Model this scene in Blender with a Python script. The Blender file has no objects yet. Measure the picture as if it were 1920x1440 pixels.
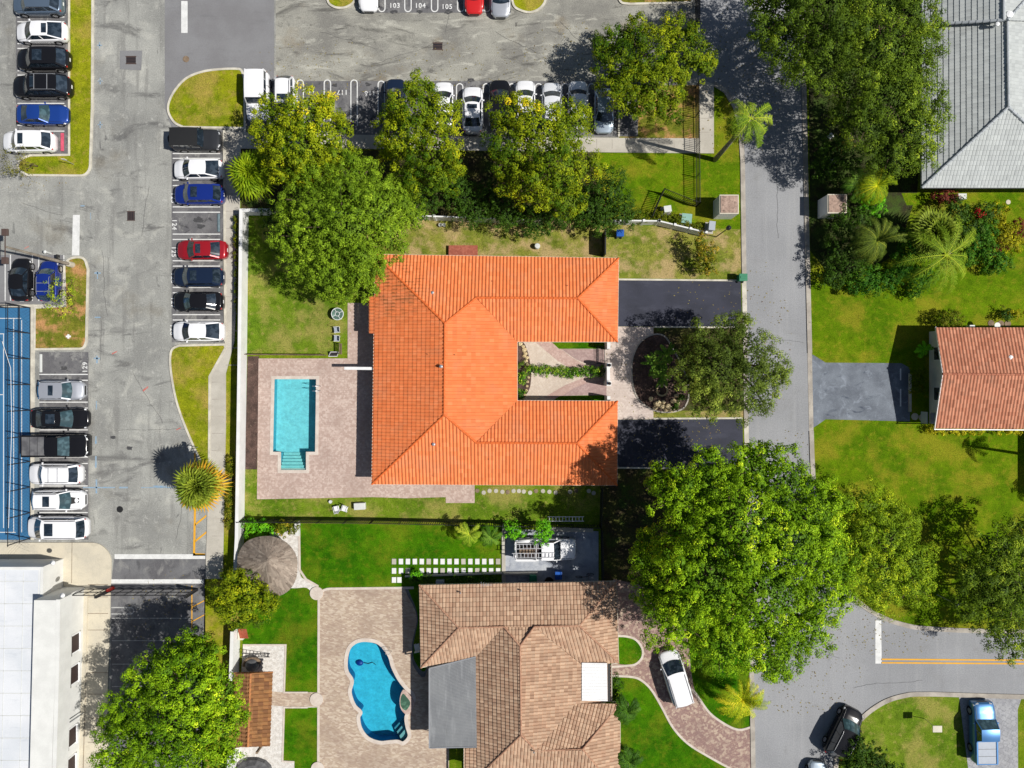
import bpy, bmesh, math, random
import numpy as np
from mathutils import Vector, Matrix
from mathutils.geometry import tessellate_polygon

# ------------------------------------------------------------------ camera, sky, sun, exposure
scene = bpy.context.scene
COL = scene.collection
H = 66.6                     # height of the drone over the ground, metres
S = 20.0                     # photograph pixels per metre on the ground
cam_data = bpy.data.cameras.new('camera')
cam_data.sensor_width = 36.0
cam_data.lens = 36.0 * H / 96.0
cam_data.clip_start = 1.0
cam_data.clip_end = 2000.0
cam = bpy.data.objects.new('camera', cam_data)
cam.location = (0, 0, H)
COL.objects.link(cam)
scene.camera = cam

SUN_EL = 52.0
SHX, SHY = -0.981, 0.195      # direction in which shadows fall (west, a little north)
world = bpy.data.worlds.new("World")
scene.world = world
world.use_nodes = True
wn = world.node_tree
bg = wn.nodes['Background']
sky = wn.nodes.new('ShaderNodeTexSky')
sky.sky_type = 'NISHITA'
sky.sun_disc = False
sky.sun_elevation = math.radians(SUN_EL)
sky.sun_rotation = math.atan2(-SHX, -SHY)
wn.links.new(sky.outputs[0], bg.inputs[0])
bg.inputs[1].default_value = 0.054
sd = bpy.data.lights.new('sun', 'SUN')
sd.energy = 4.9
sd.angle = math.radians(0.5)
sd.color = (1.0, 0.965, 0.90)
sun = bpy.data.objects.new('sun', sd)
ce = math.cos(math.radians(SUN_EL))
sun.rotation_euler = Vector((SHX * ce, SHY * ce, -math.sin(math.radians(SUN_EL)))).to_track_quat('-Z', 'Y').to_euler()
COL.objects.link(sun)
scene.view_settings.view_transform = 'Standard'
scene.view_settings.look = 'None'
scene.view_settings.exposure = 0.0
scene.view_settings.gamma = 1.0

# ------------------------------------------------------------------ helpers
def W(px, py, z=0.0):
    """metre position of a point of the plan; z is its height above the ground"""
    k = (1 - z / H) / S
    return Vector(((px - 960) * k, (720 - py) * k, z))

def lin(c):
    return tuple((x / 255 / 12.92) if x / 255 <= 0.04045 else ((x / 255 + 0.055) / 1.055) ** 2.4 for x in c)

def al(r, g, b, k=0.82):
    """surface colour from the colour it shows in sunlight"""
    return tuple(min(0.92, v * k) for v in lin((r, g, b)))

def tag(o, label=None, cat=None, group=None, kind=None):
    if label: o['label'] = label
    if cat: o['category'] = cat
    if group: o['group'] = group
    if kind: o['kind'] = kind
    return o

def empty(name, loc, label, cat, group=None, rz=0.0):
    o = bpy.data.objects.new(name, None)
    o.empty_display_size = 0.2
    COL.objects.link(o)
    o.location = loc
    o.rotation_euler = (0, 0, rz)
    return tag(o, label, cat, group)

def wloc(p):
    v = Vector((0, 0, 0))
    while p is not None:
        v = v + Vector(p.location)
        p = p.parent
    return v

class MB:
    def __init__(s):
        s.v = []; s.f = []; s.uv = []
    def add(s, vs, fs, uv=(0.5, 0.5)):
        b = len(s.v)
        s.v += [tuple(p) for p in vs]
        for f in fs:
            s.f.append([b + i for i in f]); s.uv.append(uv)
        return s
    def box(s, c, d, rz=0.0, uv=(0.5, 0.5)):
        x, y, z = d[0] / 2, d[1] / 2, d[2] / 2
        cr, sr = math.cos(rz), math.sin(rz)
        vs = []
        for i in (-1, 1):
            for j in (-1, 1):
                for k in (-1, 1):
                    a, b = i * x, j * y
                    vs.append((c[0] + a * cr - b * sr, c[1] + a * sr + b * cr, c[2] + k * z))
        return s.add(vs, [(0, 1, 3, 2), (4, 6, 7, 5), (0, 4, 5, 1), (2, 3, 7, 6), (0, 2, 6, 4), (1, 5, 7, 3)], uv)
    def bar(s, a, b, w, h, up=(0, 0, 1), uv=(0.5, 0.5)):
        a = Vector(a); b = Vector(b); d = (b - a)
        if d.length < 1e-6: return s
        d.normalize()
        up = Vector(up)
        if abs(d.dot(up)) > 0.98: up = Vector((0, 1, 0))
        x = d.cross(up).normalized(); y = x.cross(d).normalized()
        vs = []
        for p in (a, b):
            for i, j in ((-1, -1), (1, -1), (1, 1), (-1, 1)):
                vs.append(p + x * (i * w / 2) + y * (j * h / 2))
        return s.add(vs, [(3, 2, 1, 0), (4, 5, 6, 7), (0, 1, 5, 4), (1, 2, 6, 5), (2, 3, 7, 6), (3, 0, 4, 7)], uv)
    def tube(s, pts, rad, n=8, cap=True, uv=(0.5, 0.5)):
        pts = [Vector(p) for p in pts]
        if not hasattr(rad, '__len__'): rad = [rad] * len(pts)
        vs = []; fs = []
        for i, p in enumerate(pts):
            d = (pts[min(i + 1, len(pts) - 1)] - pts[max(i - 1, 0)]).normalized()
            up = Vector((0, 0, 1)) if abs(d.z) < 0.9 else Vector((0, 1, 0))
            x = d.cross(up).normalized(); y = x.cross(d).normalized()
            for k in range(n):
                a = 2 * math.pi * k / n
                vs.append(p + (x * math.cos(a) + y * math.sin(a)) * rad[i])
        for i in range(len(pts) - 1):
            for k in range(n):
                a = i * n + k; b = i * n + (k + 1) % n
                fs.append((a, b, b + n, a + n))
        if cap:
            fs.append(tuple(range(n - 1, -1, -1)))
            fs.append(tuple((len(pts) - 1) * n + k for k in range(n)))
        return s.add(vs, fs, uv)
    def lathe(s, c, prof, n=20, sx=1.0, sy=1.0, uv=(0.5, 0.5)):
        vs = []; fs = []
        for r, z in prof:
            for k in range(n):
                a = 2 * math.pi * k / n
                vs.append((c[0] + r * sx * math.cos(a), c[1] + r * sy * math.sin(a), c[2] + z))
        for i in range(len(prof) - 1):
            for k in range(n):
                a = i * n + k; b = i * n + (k + 1) % n
                fs.append((a, b, b + n, a + n))
        if prof[-1][0] > 1e-5: fs.append(tuple((len(prof) - 1) * n + k for k in range(n)))
        if prof[0][0] > 1e-5: fs.append(tuple(range(n - 1, -1, -1)))
        return s.add(vs, fs, uv)
    def flat(s, pts, z=None, holes=(), uv=(0.5, 0.5)):
        loops = [[Vector((p[0], p[1], p[2] if z is None else z)) for p in pts]]
        for h in holes: loops.append([Vector((p[0], p[1], z)) for p in h])
        tris = tessellate_polygon(loops)
        allv = [p for l in loops for p in l]
        fs = []
        for t in tris:
            a, b, c = (allv[i] for i in t)
            fs.append(t if (b - a).cross(c - a).z > 0 else (t[0], t[2], t[1]))
        return s.add(allv, fs, uv)
    def prism(s, pts, z0, z1, uv=(0.5, 0.5), bottom=False):
        s.flat(pts, z1, uv=uv)
        n = len(pts)
        ar = sum(pts[i][0] * pts[(i + 1) % n][1] - pts[(i + 1) % n][0] * pts[i][1] for i in range(n))
        vs = [(p[0], p[1], z0) for p in pts] + [(p[0], p[1], z1) for p in pts]
        fs = [((i, (i + 1) % n, (i + 1) % n + n, i + n) if ar > 0 else (i + n, (i + 1) % n + n, (i + 1) % n, i)) for i in range(n)]
        return s.add(vs, fs, uv)
    def ribbon(s, pts, w, z0, z1, closed=False, uv=(0.5, 0.5)):
        """kerb-like strip of rectangular section along a polyline"""
        P = [Vector((p[0], p[1], 0)) for p in pts]; n = len(P)
        L = []; R = []
        for i in range(n):
            a = P[(i - 1) % n] if (closed or i > 0) else P[i]
            b = P[(i + 1) % n] if (closed or i < n - 1) else P[i]
            d1 = (P[i] - a); d2 = (b - P[i])
            if d1.length < 1e-6: d1 = d2
            if d2.length < 1e-6: d2 = d1
            d1.normalize(); d2.normalize()
            t = d1 + d2
            t = t.normalized() if t.length > 1e-3 else d1
            nn = Vector((-t.y, t.x, 0))
            m = 1 / max(0.5, nn.dot(Vector((-d1.y, d1.x, 0))))
            L.append(P[i] + nn * (w / 2 * m)); R.append(P[i] - nn * (w / 2 * m))
        vs = []
        for i in range(n):
            vs += [(L[i].x, L[i].y, z0), (L[i].x, L[i].y, z1), (R[i].x, R[i].y, z1), (R[i].x, R[i].y, z0)]
        fs = []
        m = n if closed else n - 1
        for i in range(m):
            a = i * 4; b = ((i + 1) % n) * 4
            for k in range(3):
                fs.append((a + k, a + k + 1, b + k + 1, b + k))
        if not closed:
            fs += [(0, 3, 2, 1), ((n - 1) * 4, (n - 1) * 4 + 1, (n - 1) * 4 + 2, (n - 1) * 4 + 3)]
        return s.add(vs, fs, uv)
    def build(s, name, mat, parent=None, smooth=False, origin=None, local=False, bevel=0.0):
        me = bpy.data.meshes.new(name)
        if parent is not None:
            off = Vector((0, 0, 0)) if local else wloc(parent)
        else:
            off = Vector(origin) if origin is not None else Vector((0, 0, 0))
        me.from_pydata([(x - off.x, y - off.y, z - off.z) for x, y, z in s.v], [], s.f)
        uvl = me.uv_layers.new(name='UVMap')
        arr = np.empty((len(me.loops), 2), dtype=np.float32)
        k = 0
        for f, u in zip(s.f, s.uv):
            arr[k:k + len(f)] = u; k += len(f)
        uvl.data.foreach_set('uv', arr.ravel())
        if smooth: me.polygons.foreach_set('use_smooth', [True] * len(me.polygons))
        me.materials.append(mat)
        o = bpy.data.objects.new(name, me)
        COL.objects.link(o)
        if parent is not None: o.parent = parent
        elif origin is not None: o.location = off
        if bevel:
            b = o.modifiers.new('bevel', 'BEVEL'); b.width = bevel; b.segments = 2; b.limit_method = 'ANGLE'
        return o

def P2(pts, z=0.0):
    return [W(p[0], p[1], z) for p in pts]

def fillet(pts, seg=6):
    """px polygon with optional third value = corner radius in px"""
    out = []; n = len(pts)
    for i, p in enumerate(pts):
        if len(p) < 3 or p[2] <= 0:
            out.append((p[0], p[1])); continue
        c = Vector(p[:2]); a = Vector(pts[i - 1][:2]); b = Vector(pts[(i + 1) % n][:2])
        u = (a - c); v = (b - c); lu, lv = u.length, v.length
        u.normalize(); v.normalize()
        r = min(p[2], lu * .49, lv * .49)
        A = c + u * r; B = c + v * r
        for k in range(seg + 1):
            t = k / seg
            q = A * (1 - t) ** 2 + c * 2 * t * (1 - t) + B * t * t
            out.append((q.x, q.y))
    return out

def smooth(pts, closed=True, seg=5):
    out = []; n = len(pts)
    rng = range(n) if closed else range(n - 1)
    g = (lambda i: Vector(pts[i % n][:2])) if closed else (lambda i: Vector(pts[max(0, min(n - 1, i))][:2]))
    for i in rng:
        p0, p1, p2, p3 = g(i - 1), g(i), g(i + 1), g(i + 2)
        for k in range(seg):
            t = k / seg
            q = 0.5 * ((2 * p1) + (p2 - p0) * t + (2 * p0 - 5 * p1 + 4 * p2 - p3) * t * t + (3 * p1 - p0 - 3 * p2 + p3) * t ** 3)
            out.append((q.x, q.y))
    if not closed: out.append(tuple(pts[-1][:2]))
    return out

def rect(x0, y0, x1, y1):
    return [(x0, y0), (x1, y0), (x1, y1), (x0, y1)]

# ------------------------------------------------------------------ materials
def nodes(name):
    m = bpy.data.materials.new(name); m.use_nodes = True
    nt = m.node_tree
    return m, nt, nt.nodes['Principled BSDF']

def N(nt, typ, **kw):
    n = nt.nodes.new(typ)
    for k, v in kw.items(): setattr(n, k, v)
    return n

def noise(nt, scale, detail=4, rough=0.55, coord=None, stretch=None, w=0.0):
    n = N(nt, 'ShaderNodeTexNoise')
    n.inputs['Scale'].default_value = scale
    n.inputs['Detail'].default_value = detail
    n.inputs['Roughness'].default_value = rough
    n.inputs['Distortion'].default_value = w
    g = coord or N(nt, 'ShaderNodeNewGeometry').outputs['Position']
    if stretch:
        mp = N(nt, 'ShaderNodeMapping')
        mp.inputs['Scale'].default_value = stretch[:3]
        if len(stretch) > 3: mp.inputs['Rotation'].default_value = (0, 0, stretch[3])
        if len(stretch) > 4: mp.inputs['Location'].default_value = (stretch[4], stretch[4] * .7, 0)
        nt.links.new(g, mp.inputs[0]); g = mp.outputs[0]
    nt.links.new(g, n.inputs['Vector'])
    return n.outputs[0]

def ramp(nt, src, lo, hi):
    r = N(nt, 'ShaderNodeMapRange')
    r.inputs[1].default_value = lo; r.inputs[2].default_value = hi
    r.interpolation_type = 'SMOOTHSTEP'
    nt.links.new(src, r.inputs[0])
    return r.outputs[0]

def mix(nt, fac, a, b, mode='MIX', k=None):
    m = N(nt, 'ShaderNodeMix', data_type='RGBA', blend_type=mode)
    if k is not None:
        mm = N(nt, 'ShaderNodeMath', operation='MULTIPLY'); mm.inputs[1].default_value = k
        nt.links.new(fac, mm.inputs[0]); fac = mm.outputs[0]
    if isinstance(fac, float): m.inputs[0].default_value = fac
    else: nt.links.new(fac, m.inputs[0])
    for i, c in ((6, a), (7, b)):
        if isinstance(c, tuple): m.inputs[i].default_value = (*c[:3], 1)
        else: nt.links.new(c, m.inputs[i])
    return m.outputs[2]

def bump(nt, bs, src, strength, dist):
    b = N(nt, 'ShaderNodeBump')
    b.inputs['Strength'].default_value = strength; b.inputs['Distance'].default_value = dist
    nt.links.new(src, b.inputs['Height']); nt.links.new(b.outputs[0], bs.inputs['Normal'])

def surf(name, c1, c2=None, scale=0.4, layers=(), fine=(9, 0.25), rough=0.9, bmp=0.0, spec=0.3, metallic=0.0):
    """c1/c2 mottled; layers = (colour, scale, lo, hi, strength[, stretch, distortion])"""
    m, nt, bs = nodes(name)
    c2 = c2 or tuple(x * .85 for x in c1)
    col = mix(nt, ramp(nt, noise(nt, scale, 5), .35, .65), c1, c2)
    for L in layers:
        f = ramp(nt, noise(nt, L[1], 5, .6, stretch=L[5] if len(L) > 5 else None, w=L[6] if len(L) > 6 else 0), L[2], L[3])
        col = mix(nt, f, col, L[0], k=L[4])
    if fine:
        fn = noise(nt, fine[0], 3, .7)
        r = N(nt, 'ShaderNodeMapRange'); nt.links.new(fn, r.inputs[0])
        r.inputs[1].default_value = .3; r.inputs[2].default_value = .7
        r.inputs[3].default_value = 1 - fine[1]; r.inputs[4].default_value = 1 + fine[1]
        vm = N(nt, 'ShaderNodeVectorMath', operation='SCALE')
        nt.links.new(col, vm.inputs[0]); nt.links.new(r.outputs[0], vm.inputs['Scale'])
        col = vm.outputs[0]
        if bmp: bump(nt, bs, fn, bmp, .05)
    nt.links.new(col, bs.inputs['Base Color'])
    bs.inputs['Roughness'].default_value = rough
    bs.inputs['Specular IOR Level'].default_value = spec
    bs.inputs['Metallic'].default_value = metallic
    return m

def plain(name, c, rough=0.5, metallic=0.0, spec=0.5, coat=0.0, vary=0.08, scale=3.0):
    m, nt, bs = nodes(name)
    col = mix(nt, ramp(nt, noise(nt, scale, 3), .3, .7), c, tuple(x * (1 - vary) for x in c))
    nt.links.new(col, bs.inputs['Base Color'])
    bs.inputs['Roughness'].default_value = rough
    bs.inputs['Metallic'].default_value = metallic
    bs.inputs['Specular IOR Level'].default_value = spec
    bs.inputs['Coat Weight'].default_value = coat
    bs.inputs['Coat Roughness'].default_value = 0.04
    return m

def grass(name, g1, g2, dry, dry_amt, fine=0.42, dscale=.28):
    return surf(name, g1, g2, .22,
                layers=((tuple(x * 1.35 for x in g2), 1.3, .42, .72, .6),
                        (tuple(x * .5 for x in g1), 1.0, .5, .74, .6, (1, 1, 1, .4, 7)),
                        (dry, dscale, .46, .64, dry_amt, (1, 1, 1, 0, 31)),
                        (dry, 1.7, .52, .70, dry_amt * .8, (1, 1, 1, 0, 12)),
                        (tuple(x * .45 for x in g1), 5.0, .52, .78, .6, (1, 1, 1, 0, 2)),
                        (tuple(x * 1.5 for x in g2), 6.5, .56, .78, .45, (1, 1, 1, 0, 44))),
                fine=(11, fine), rough=1.0, bmp=.8, spec=.05)

def uvmat(name, c1, c2, rough=.8, dirt=None, spec=.25, transl=0.0, c3=None, fine=.12):
    """colour from the per-tile / per-leaf value stored with each face"""
    m, nt, bs = nodes(name)
    uv = N(nt, 'ShaderNodeUVMap'); uv.uv_map = 'UVMap'
    sx = N(nt, 'ShaderNodeSeparateXYZ'); nt.links.new(uv.outputs[0], sx.inputs[0])
    col = mix(nt, sx.outputs[0], c1, c2)
    if c3: col = mix(nt, ramp(nt, sx.outputs[0], .72, 1.0), col, c3)
    if dirt:
        col = mix(nt, ramp(nt, noise(nt, dirt[1], 5, .6), dirt[2], dirt[3]), col, dirt[0], k=dirt[4])
    r = N(nt, 'ShaderNodeMapRange'); nt.links.new(sx.outputs[1], r.inputs[0])
    r.inputs[3].default_value = 1 - fine; r.inputs[4].default_value = 1 + fine
    vm = N(nt, 'ShaderNodeVectorMath', operation='SCALE')
    nt.links.new(col, vm.inputs[0]); nt.links.new(r.outputs[0], vm.inputs['Scale'])
    col = vm.outputs[0]
    nt.links.new(col, bs.inputs['Base Color'])
    bs.inputs['Roughness'].default_value = rough
    bs.inputs['Specular IOR Level'].default_value = spec
    if transl:
        tr = N(nt, 'ShaderNodeBsdfTranslucent')
        tc = N(nt, 'ShaderNodeVectorMath', operation='MULTIPLY'); tc.inputs[1].default_value = (1.3, 1.25, .5)
        nt.links.new(col, tc.inputs[0]); nt.links.new(tc.outputs[0], tr.inputs[0])
        ms = N(nt, 'ShaderNodeMixShader'); ms.inputs[0].default_value = transl
        nt.links.new(bs.outputs[0], ms.inputs[1]); nt.links.new(tr.outputs[0], ms.inputs[2])
        nt.links.new(ms.outputs[0], nt.nodes['Material Output'].inputs[0])
    return m

def pavers(name, c1, c2, c3, bw=.3, bh=.15, rot=0.0, joint=.75, vs=6.0, st=(1, 1, 1)):
    m, nt, bs = nodes(name)
    g = N(nt, 'ShaderNodeNewGeometry').outputs['Position']
    mp = N(nt, 'ShaderNodeMapping'); mp.inputs['Rotation'].default_value = (0, 0, rot); mp.inputs['Scale'].default_value = st
    nt.links.new(g, mp.inputs[0])
    b = N(nt, 'ShaderNodeTexBrick')
    b.inputs['Scale'].default_value = 1.0
    b.inputs['Brick Width'].default_value = bw; b.inputs['Row Height'].default_value = bh
    b.inputs['Mortar Size'].default_value = .012; b.inputs['Bias'].default_value = 0
    b.inputs['Color1'].default_value = (*c1, 1); b.inputs['Color2'].default_value = (*c2, 1)
    b.inputs['Mortar'].default_value = (*[x * joint for x in c1], 1)
    nt.links.new(mp.outputs[0], b.inputs['Vector'])
    vo = N(nt, 'ShaderNodeTexVoronoi'); vo.inputs['Scale'].default_value = vs
    nt.links.new(mp.outputs[0], vo.inputs['Vector'])
    sp = N(nt, 'ShaderNodeSeparateColor'); nt.links.new(vo.outputs['Color'], sp.inputs[0])
    col = mix(nt, ramp(nt, sp.outputs[0], .45, .95), b.outputs['Color'], c3, k=.75)
    col = mix(nt, ramp(nt, noise(nt, .35, 4), .4, .7), col, tuple(x * .8 for x in c2), k=.5)
    nt.links.new(col, bs.inputs['Base Color'])
    bs.inputs['Roughness'].default_value = .85
    bs.inputs['Specular IOR Level'].default_value = .2
    return m

def glassy(name, c, rough=.04):
    m, nt, bs = nodes(name)
    co = N(nt, 'ShaderNodeTexCoord').outputs['Object']
    col = mix(nt, ramp(nt, noise(nt, 2.2, 3, .5, coord=co), .45, .62), c, tuple(min(.9, x * 1.9 + .012) for x in c))  # paler blotches in the colour imitate reflections on the glass
    nt.links.new(col, bs.inputs['Base Color'])
    bs.inputs['Roughness'].default_value = rough
    bs.inputs['Specular IOR Level'].default_value = .8
    bs.inputs['Coat Weight'].default_value = .5
    return m

M = {}
M['asphalt_lot'] = surf('asphalt_lot', al(172, 172, 166), al(146, 146, 142), .18,
    layers=((al(196, 195, 186), .5, .5, .75, .75, (1, 1, 1, .3, 3), .8),
            (al(92, 91, 91), .42, .55, .72, .75, (.5, 1.2, 1, .2, 9), 1.0),
            (al(126, 125, 122), .9, .5, .68, .55, (1.3, .12, 1, 0, 51)),
            (al(204, 203, 196), 2.2, .56, .74, .5, (1, 1, 1, 0, 61), .6),
            (al(74, 74, 76), 1.1, .63, .76, .65, (1.6, .5, 1, 0, 17), 1.0),
            (al(128, 120, 104), .16, .56, .72, .5, (1, 1, 1, 0, 40))), fine=(10, .24), bmp=.4)
M['asphalt_upper'] = surf('asphalt_upper', al(168, 166, 156), al(136, 134, 128), .25,
    layers=((al(200, 198, 186), .55, .5, .72, .8, (.6, 1.8, 1, .1, 3), 1.6),
            (al(92, 90, 86), .4, .53, .7, .75, (.5, 1.5, 1, -.1, 29), 2.0),
            (al(66, 64, 62), 1.3, .62, .74, .6, (.7, 1, 1, 0, 5), 1.0),
            (al(140, 124, 98), .2, .55, .7, .55, (1, 1, 1, 0, 21))), fine=(10, .26), bmp=.4)
M['asphalt_new'] = surf('asphalt_new', al(142, 142, 144), al(132, 131, 133), .3,
    layers=((al(120, 120, 122), 1.2, .55, .75, .5, (.3, 1.6, 1, .2, 3)),), fine=(14, .12), bmp=.2)
M['asphalt_dark'] = surf('asphalt_dark', al(122, 122, 124), al(104, 103, 106), .5,
    layers=((al(152, 151, 148), .9, .5, .7, .7, (1, .6, 1, 0, 3), 1.0),
            (al(66, 66, 70), .8, .55, .72, .6, (1.4, .6, 1, 0, 13), 1.0)), fine=(14, .2), bmp=.2)
M['stall_asphalt'] = surf('stall_asphalt', al(124, 123, 124), al(104, 103, 106), .7,
    layers=((al(160, 159, 155), 1.1, .52, .7, .8, (1, .6, 1, 0, 3), 1.2),
            (al(50, 50, 54), 1.3, .55, .7, .7, (1, 1.4, 1, 0, 8), .8)), fine=(14, .2), bmp=.2)
M['street'] = surf('street_asphalt', al(164, 165, 168), al(152, 153, 156), .15,
    layers=((al(176, 176, 177), .5, .5, .75, .6, (2.2, .08, 1, 0, 3)),
            (al(134, 134, 137), .7, .58, .78, .45, (1.6, .1, 1, 0, 19)),
            (al(138, 137, 136), .3, .55, .75, .4, (1, 1, 1, 0, 9), 1.0)), fine=(10, .15), bmp=.3)
M['drive_black'] = surf('fresh_blacktop', al(62, 64, 78), al(54, 56, 68), .4,
    layers=((al(80, 82, 96), .8, .5, .75, .5, (.4, 1.4, 1, 0, 3)),), fine=(14, .12), rough=.8, bmp=.2)
M['drive_blue'] = surf('worn_blacktop', al(130, 137, 147), al(106, 112, 122), .5,
    layers=((al(158, 166, 178), .9, .52, .72, .7, (1, 1, 1, 0, 3), 1.2),
            (al(62, 70, 86), 1.2, .6, .74, .7, (.6, 1.2, 1, 0, 23), 1.0)), fine=(14, .18), bmp=.2)
M['concrete'] = surf('concrete_walk', al(206, 200, 188), al(190, 184, 172), .5,
    layers=((al(168, 162, 150), 1.4, .56, .76, .5, (1, 1, 1, 0, 5)),), fine=(12, .08))
M['concrete_blue'] = surf('concrete_pad', al(196, 200, 206), al(164, 170, 182), .6,
    layers=((al(122, 130, 146), 1.2, .5, .7, .6, (1, 1, 1, 0, 5), 1.0),), fine=(12, .12))
M['beige_walk'] = surf('beige_slab', al(222, 212, 190), al(206, 198, 180), .4,
    layers=((al(176, 168, 150), 1.0, .55, .75, .5, (1, 1, 1, 0, 5)),), fine=(12, .08))
M['kerb'] = surf('kerb_concrete', al(226, 220, 204), al(198, 192, 178), 1.2,
    layers=((al(140, 132, 120), 2.0, .6, .78, .5, (1, 1, 1, 0, 5)),), fine=(12, .1))
M['gutter'] = surf('kerb_gutter', al(196, 188, 176), al(168, 160, 150), .8,
    layers=((al(120, 110, 100), 1.6, .55, .75, .6, (1, 1, 1, 0, 5)),), fine=(12, .12))
M['white_paint'] = surf('white_road_paint', al(240, 240, 238), al(226, 226, 224), 2.0,
    layers=((al(160, 160, 160), 4.0, .62, .78, .5),), fine=(14, .08), rough=.7)
M['faded_paint'] = surf('faded_road_paint', al(205, 205, 203), al(182, 182, 180), 2.0,
    layers=((al(150, 150, 150), 3.0, .5, .7, .7),), fine=(14, .1), rough=.8)
M['yellow_paint'] = surf('yellow_road_paint', al(246, 180, 30), al(232, 172, 60), 2.0,
    layers=((al(180, 160, 120), 4.0, .6, .78, .5),), fine=(14, .08), rough=.7)
M['blue_mark'] = surf('blue_spray_paint', al(140, 172, 200), al(160, 176, 188), 3.0, fine=(14, .1))
M['red_mark'] = surf('red_spray_paint', al(206, 110, 100), al(190, 150, 142), 3.0, fine=(14, .1))
M['grass_yard'] = grass('grass_yard', al(88, 118, 26), al(112, 136, 34), al(176, 160, 92), .6)
M['grass_dry'] = grass('grass_dry', al(106, 122, 38), al(142, 142, 62), al(194, 166, 122), .75, dscale=.45)
M['grass_east'] = grass('grass_east', al(80, 114, 10), al(102, 130, 14), al(158, 146, 44), .55)
M['grass_south'] = grass('grass_south', al(48, 100, 6), al(74, 122, 8), al(150, 140, 40), .3, fine=.36)
M['grass_island'] = grass('grass_island', al(116, 132, 22), al(146, 150, 28), al(186, 158, 84), .6)
M['grass_island_dry'] = grass('grass_island_dry', al(104, 116, 36), al(134, 130, 48), al(196, 148, 100), 1.0, dscale=.6)
M['mulch'] = surf('brown_mulch', al(104, 82, 74), al(76, 60, 54), 1.2,
    layers=((al(160, 140, 122), 3.5, .58, .75, .6),), fine=(10, .4), bmp=.8)
M['soil_shade'] = surf('shaded_leaf_litter', al(84, 84, 34), al(66, 56, 36), .8,
    layers=((al(128, 106, 70), 3, .56, .74, .6), (al(62, 92, 20), .6, .5, .66, .7)), fine=(10, .45), bmp=.8)  # littered soil, its colour darkened for the shade under the trees
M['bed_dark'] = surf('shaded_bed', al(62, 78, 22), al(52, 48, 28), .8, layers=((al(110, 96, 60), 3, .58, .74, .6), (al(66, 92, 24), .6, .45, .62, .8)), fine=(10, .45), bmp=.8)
M['gravel_white'] = surf('white_pebbles', al(236, 232, 226), al(214, 208, 200), 3.0,
    layers=((al(120, 112, 104), 3.2, .66, .74, .8),), fine=(8, .16), bmp=.5)
M['base'] = grass('base_grass', al(96, 124, 20), al(116, 136, 26), al(160, 148, 60), .5)
M['pav_pool'] = pavers('pavers_pool', al(208, 184, 172), al(190, 164, 152), al(222, 202, 190), .32, .2, 0.0)
M['pav_pink'] = pavers('pavers_pink', al(208, 178, 168), al(196, 164, 154), al(216, 190, 180), .25, .14, 0.0)
M['pav_cream'] = pavers('pavers_cream', al(226, 210, 194), al(216, 198, 182), al(232, 218, 204), .26, .13, 1.57)
M['pav_mauve'] = pavers('pavers_mauve', al(188, 160, 156), al(172, 146, 142), al(196, 172, 166), .26, .13, 0.0)
M['pav_front'] = pavers('pavers_front', al(222, 206, 196), al(208, 190, 180), al(228, 214, 204), .3, .15, 0.0)
M['pav_south'] = pavers('pavers_south', al(202, 182, 160), al(178, 154, 138), al(222, 206, 186), .5, .2, .785, .8, 3.6, (1, 2.2, 1))
M['pav_drive'] = pavers('pavers_drive', al(178, 148, 136), al(156, 126, 122), al(210, 190, 168), .22, .16, .3, .6, 5.0)
M['pav_grey'] = pavers('stamped_grey', al(176, 176, 178), al(160, 160, 164), al(188, 188, 190), .5, .4, .5, .45)
M['coping'] = surf('pool_coping', al(226, 214, 202), al(212, 198, 186), 1.5, fine=(8, .08))
M['court_blue'] = surf('court_blue', al(64, 124, 168), al(56, 110, 156), .3,
    layers=((al(84, 150, 190), .3, .5, .7, .5),), fine=(12, .05))
M['rubber_roof'] = surf('white_membrane', al(236, 238, 242), al(222, 226, 232), .3,
    layers=((al(200, 206, 214), 1.2, .55, .75, .5, (.5, 2, 1, 0, 5)),), fine=(10, .04))
M['stucco'] = surf('white_stucco', al(240, 240, 236), al(230, 230, 226), .8, fine=(10, .04))
M['stucco_cream'] = surf('cream_stucco', al(232, 224, 206), al(220, 212, 194), .8, fine=(10, .05))
M['grey_metal'] = surf('grey_metal_roof', al(150, 152, 154), al(138, 140, 143), .6,
    layers=((al(166, 168, 170), 1.2, .5, .7, .7, (3, .4, 1, 0, 4)), (al(118, 118, 118), 1.0, .6, .8, .5, (3, .3, 1, 0, 14))), fine=(9, .05), rough=.6)
M['white_metal'] = plain('white_metal', (.82, .82, .82), .45, 0, .5)
M['galv'] = plain('galvanised_metal', (.55, .56, .58), .35, .6, .5)
M['alu'] = plain('aluminium', (.72, .72, .73), .35, .5, .5)
M['black_metal'] = plain('black_metal', (.02, .02, .022), .5, 0, .4)
M['dark_void'] = plain('dark_opening', (.02, .02, .025), .3, 0, .5)
M['bark'] = surf('bark', al(128, 108, 88), al(96, 80, 66), 3.0, fine=(12, .3), bmp=.8)
M['palm_bark'] = surf('palm_trunk', al(168, 158, 144), al(140, 130, 118), 3.0, fine=(12, .2), bmp=.5)
M['white_pvc'] = surf('white_wall_paint', al(246, 246, 244), al(236, 236, 234), 1.0,
    layers=((al(190, 188, 180), 1.5, .6, .8, .4),), fine=(10, .03), rough=.6)
M['terracotta'] = surf('terracotta', al(200, 112, 84), al(186, 90, 64), 3.0, fine=(9, .15))
M['wood'] = surf('weathered_wood', al(150, 130, 108), al(118, 100, 84), 2.0, fine=(12, .2))
M['stone'] = surf('limestone', al(232, 214, 172), al(206, 184, 142), 2.0, fine=(8, .25), bmp=.8)
M['brown_box'] = plain('brown_lamp', al(96, 78, 72), .5)
M['tyre'] = plain('tyre_rubber', (.025, .025, .025), .8, 0, .2)
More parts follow.
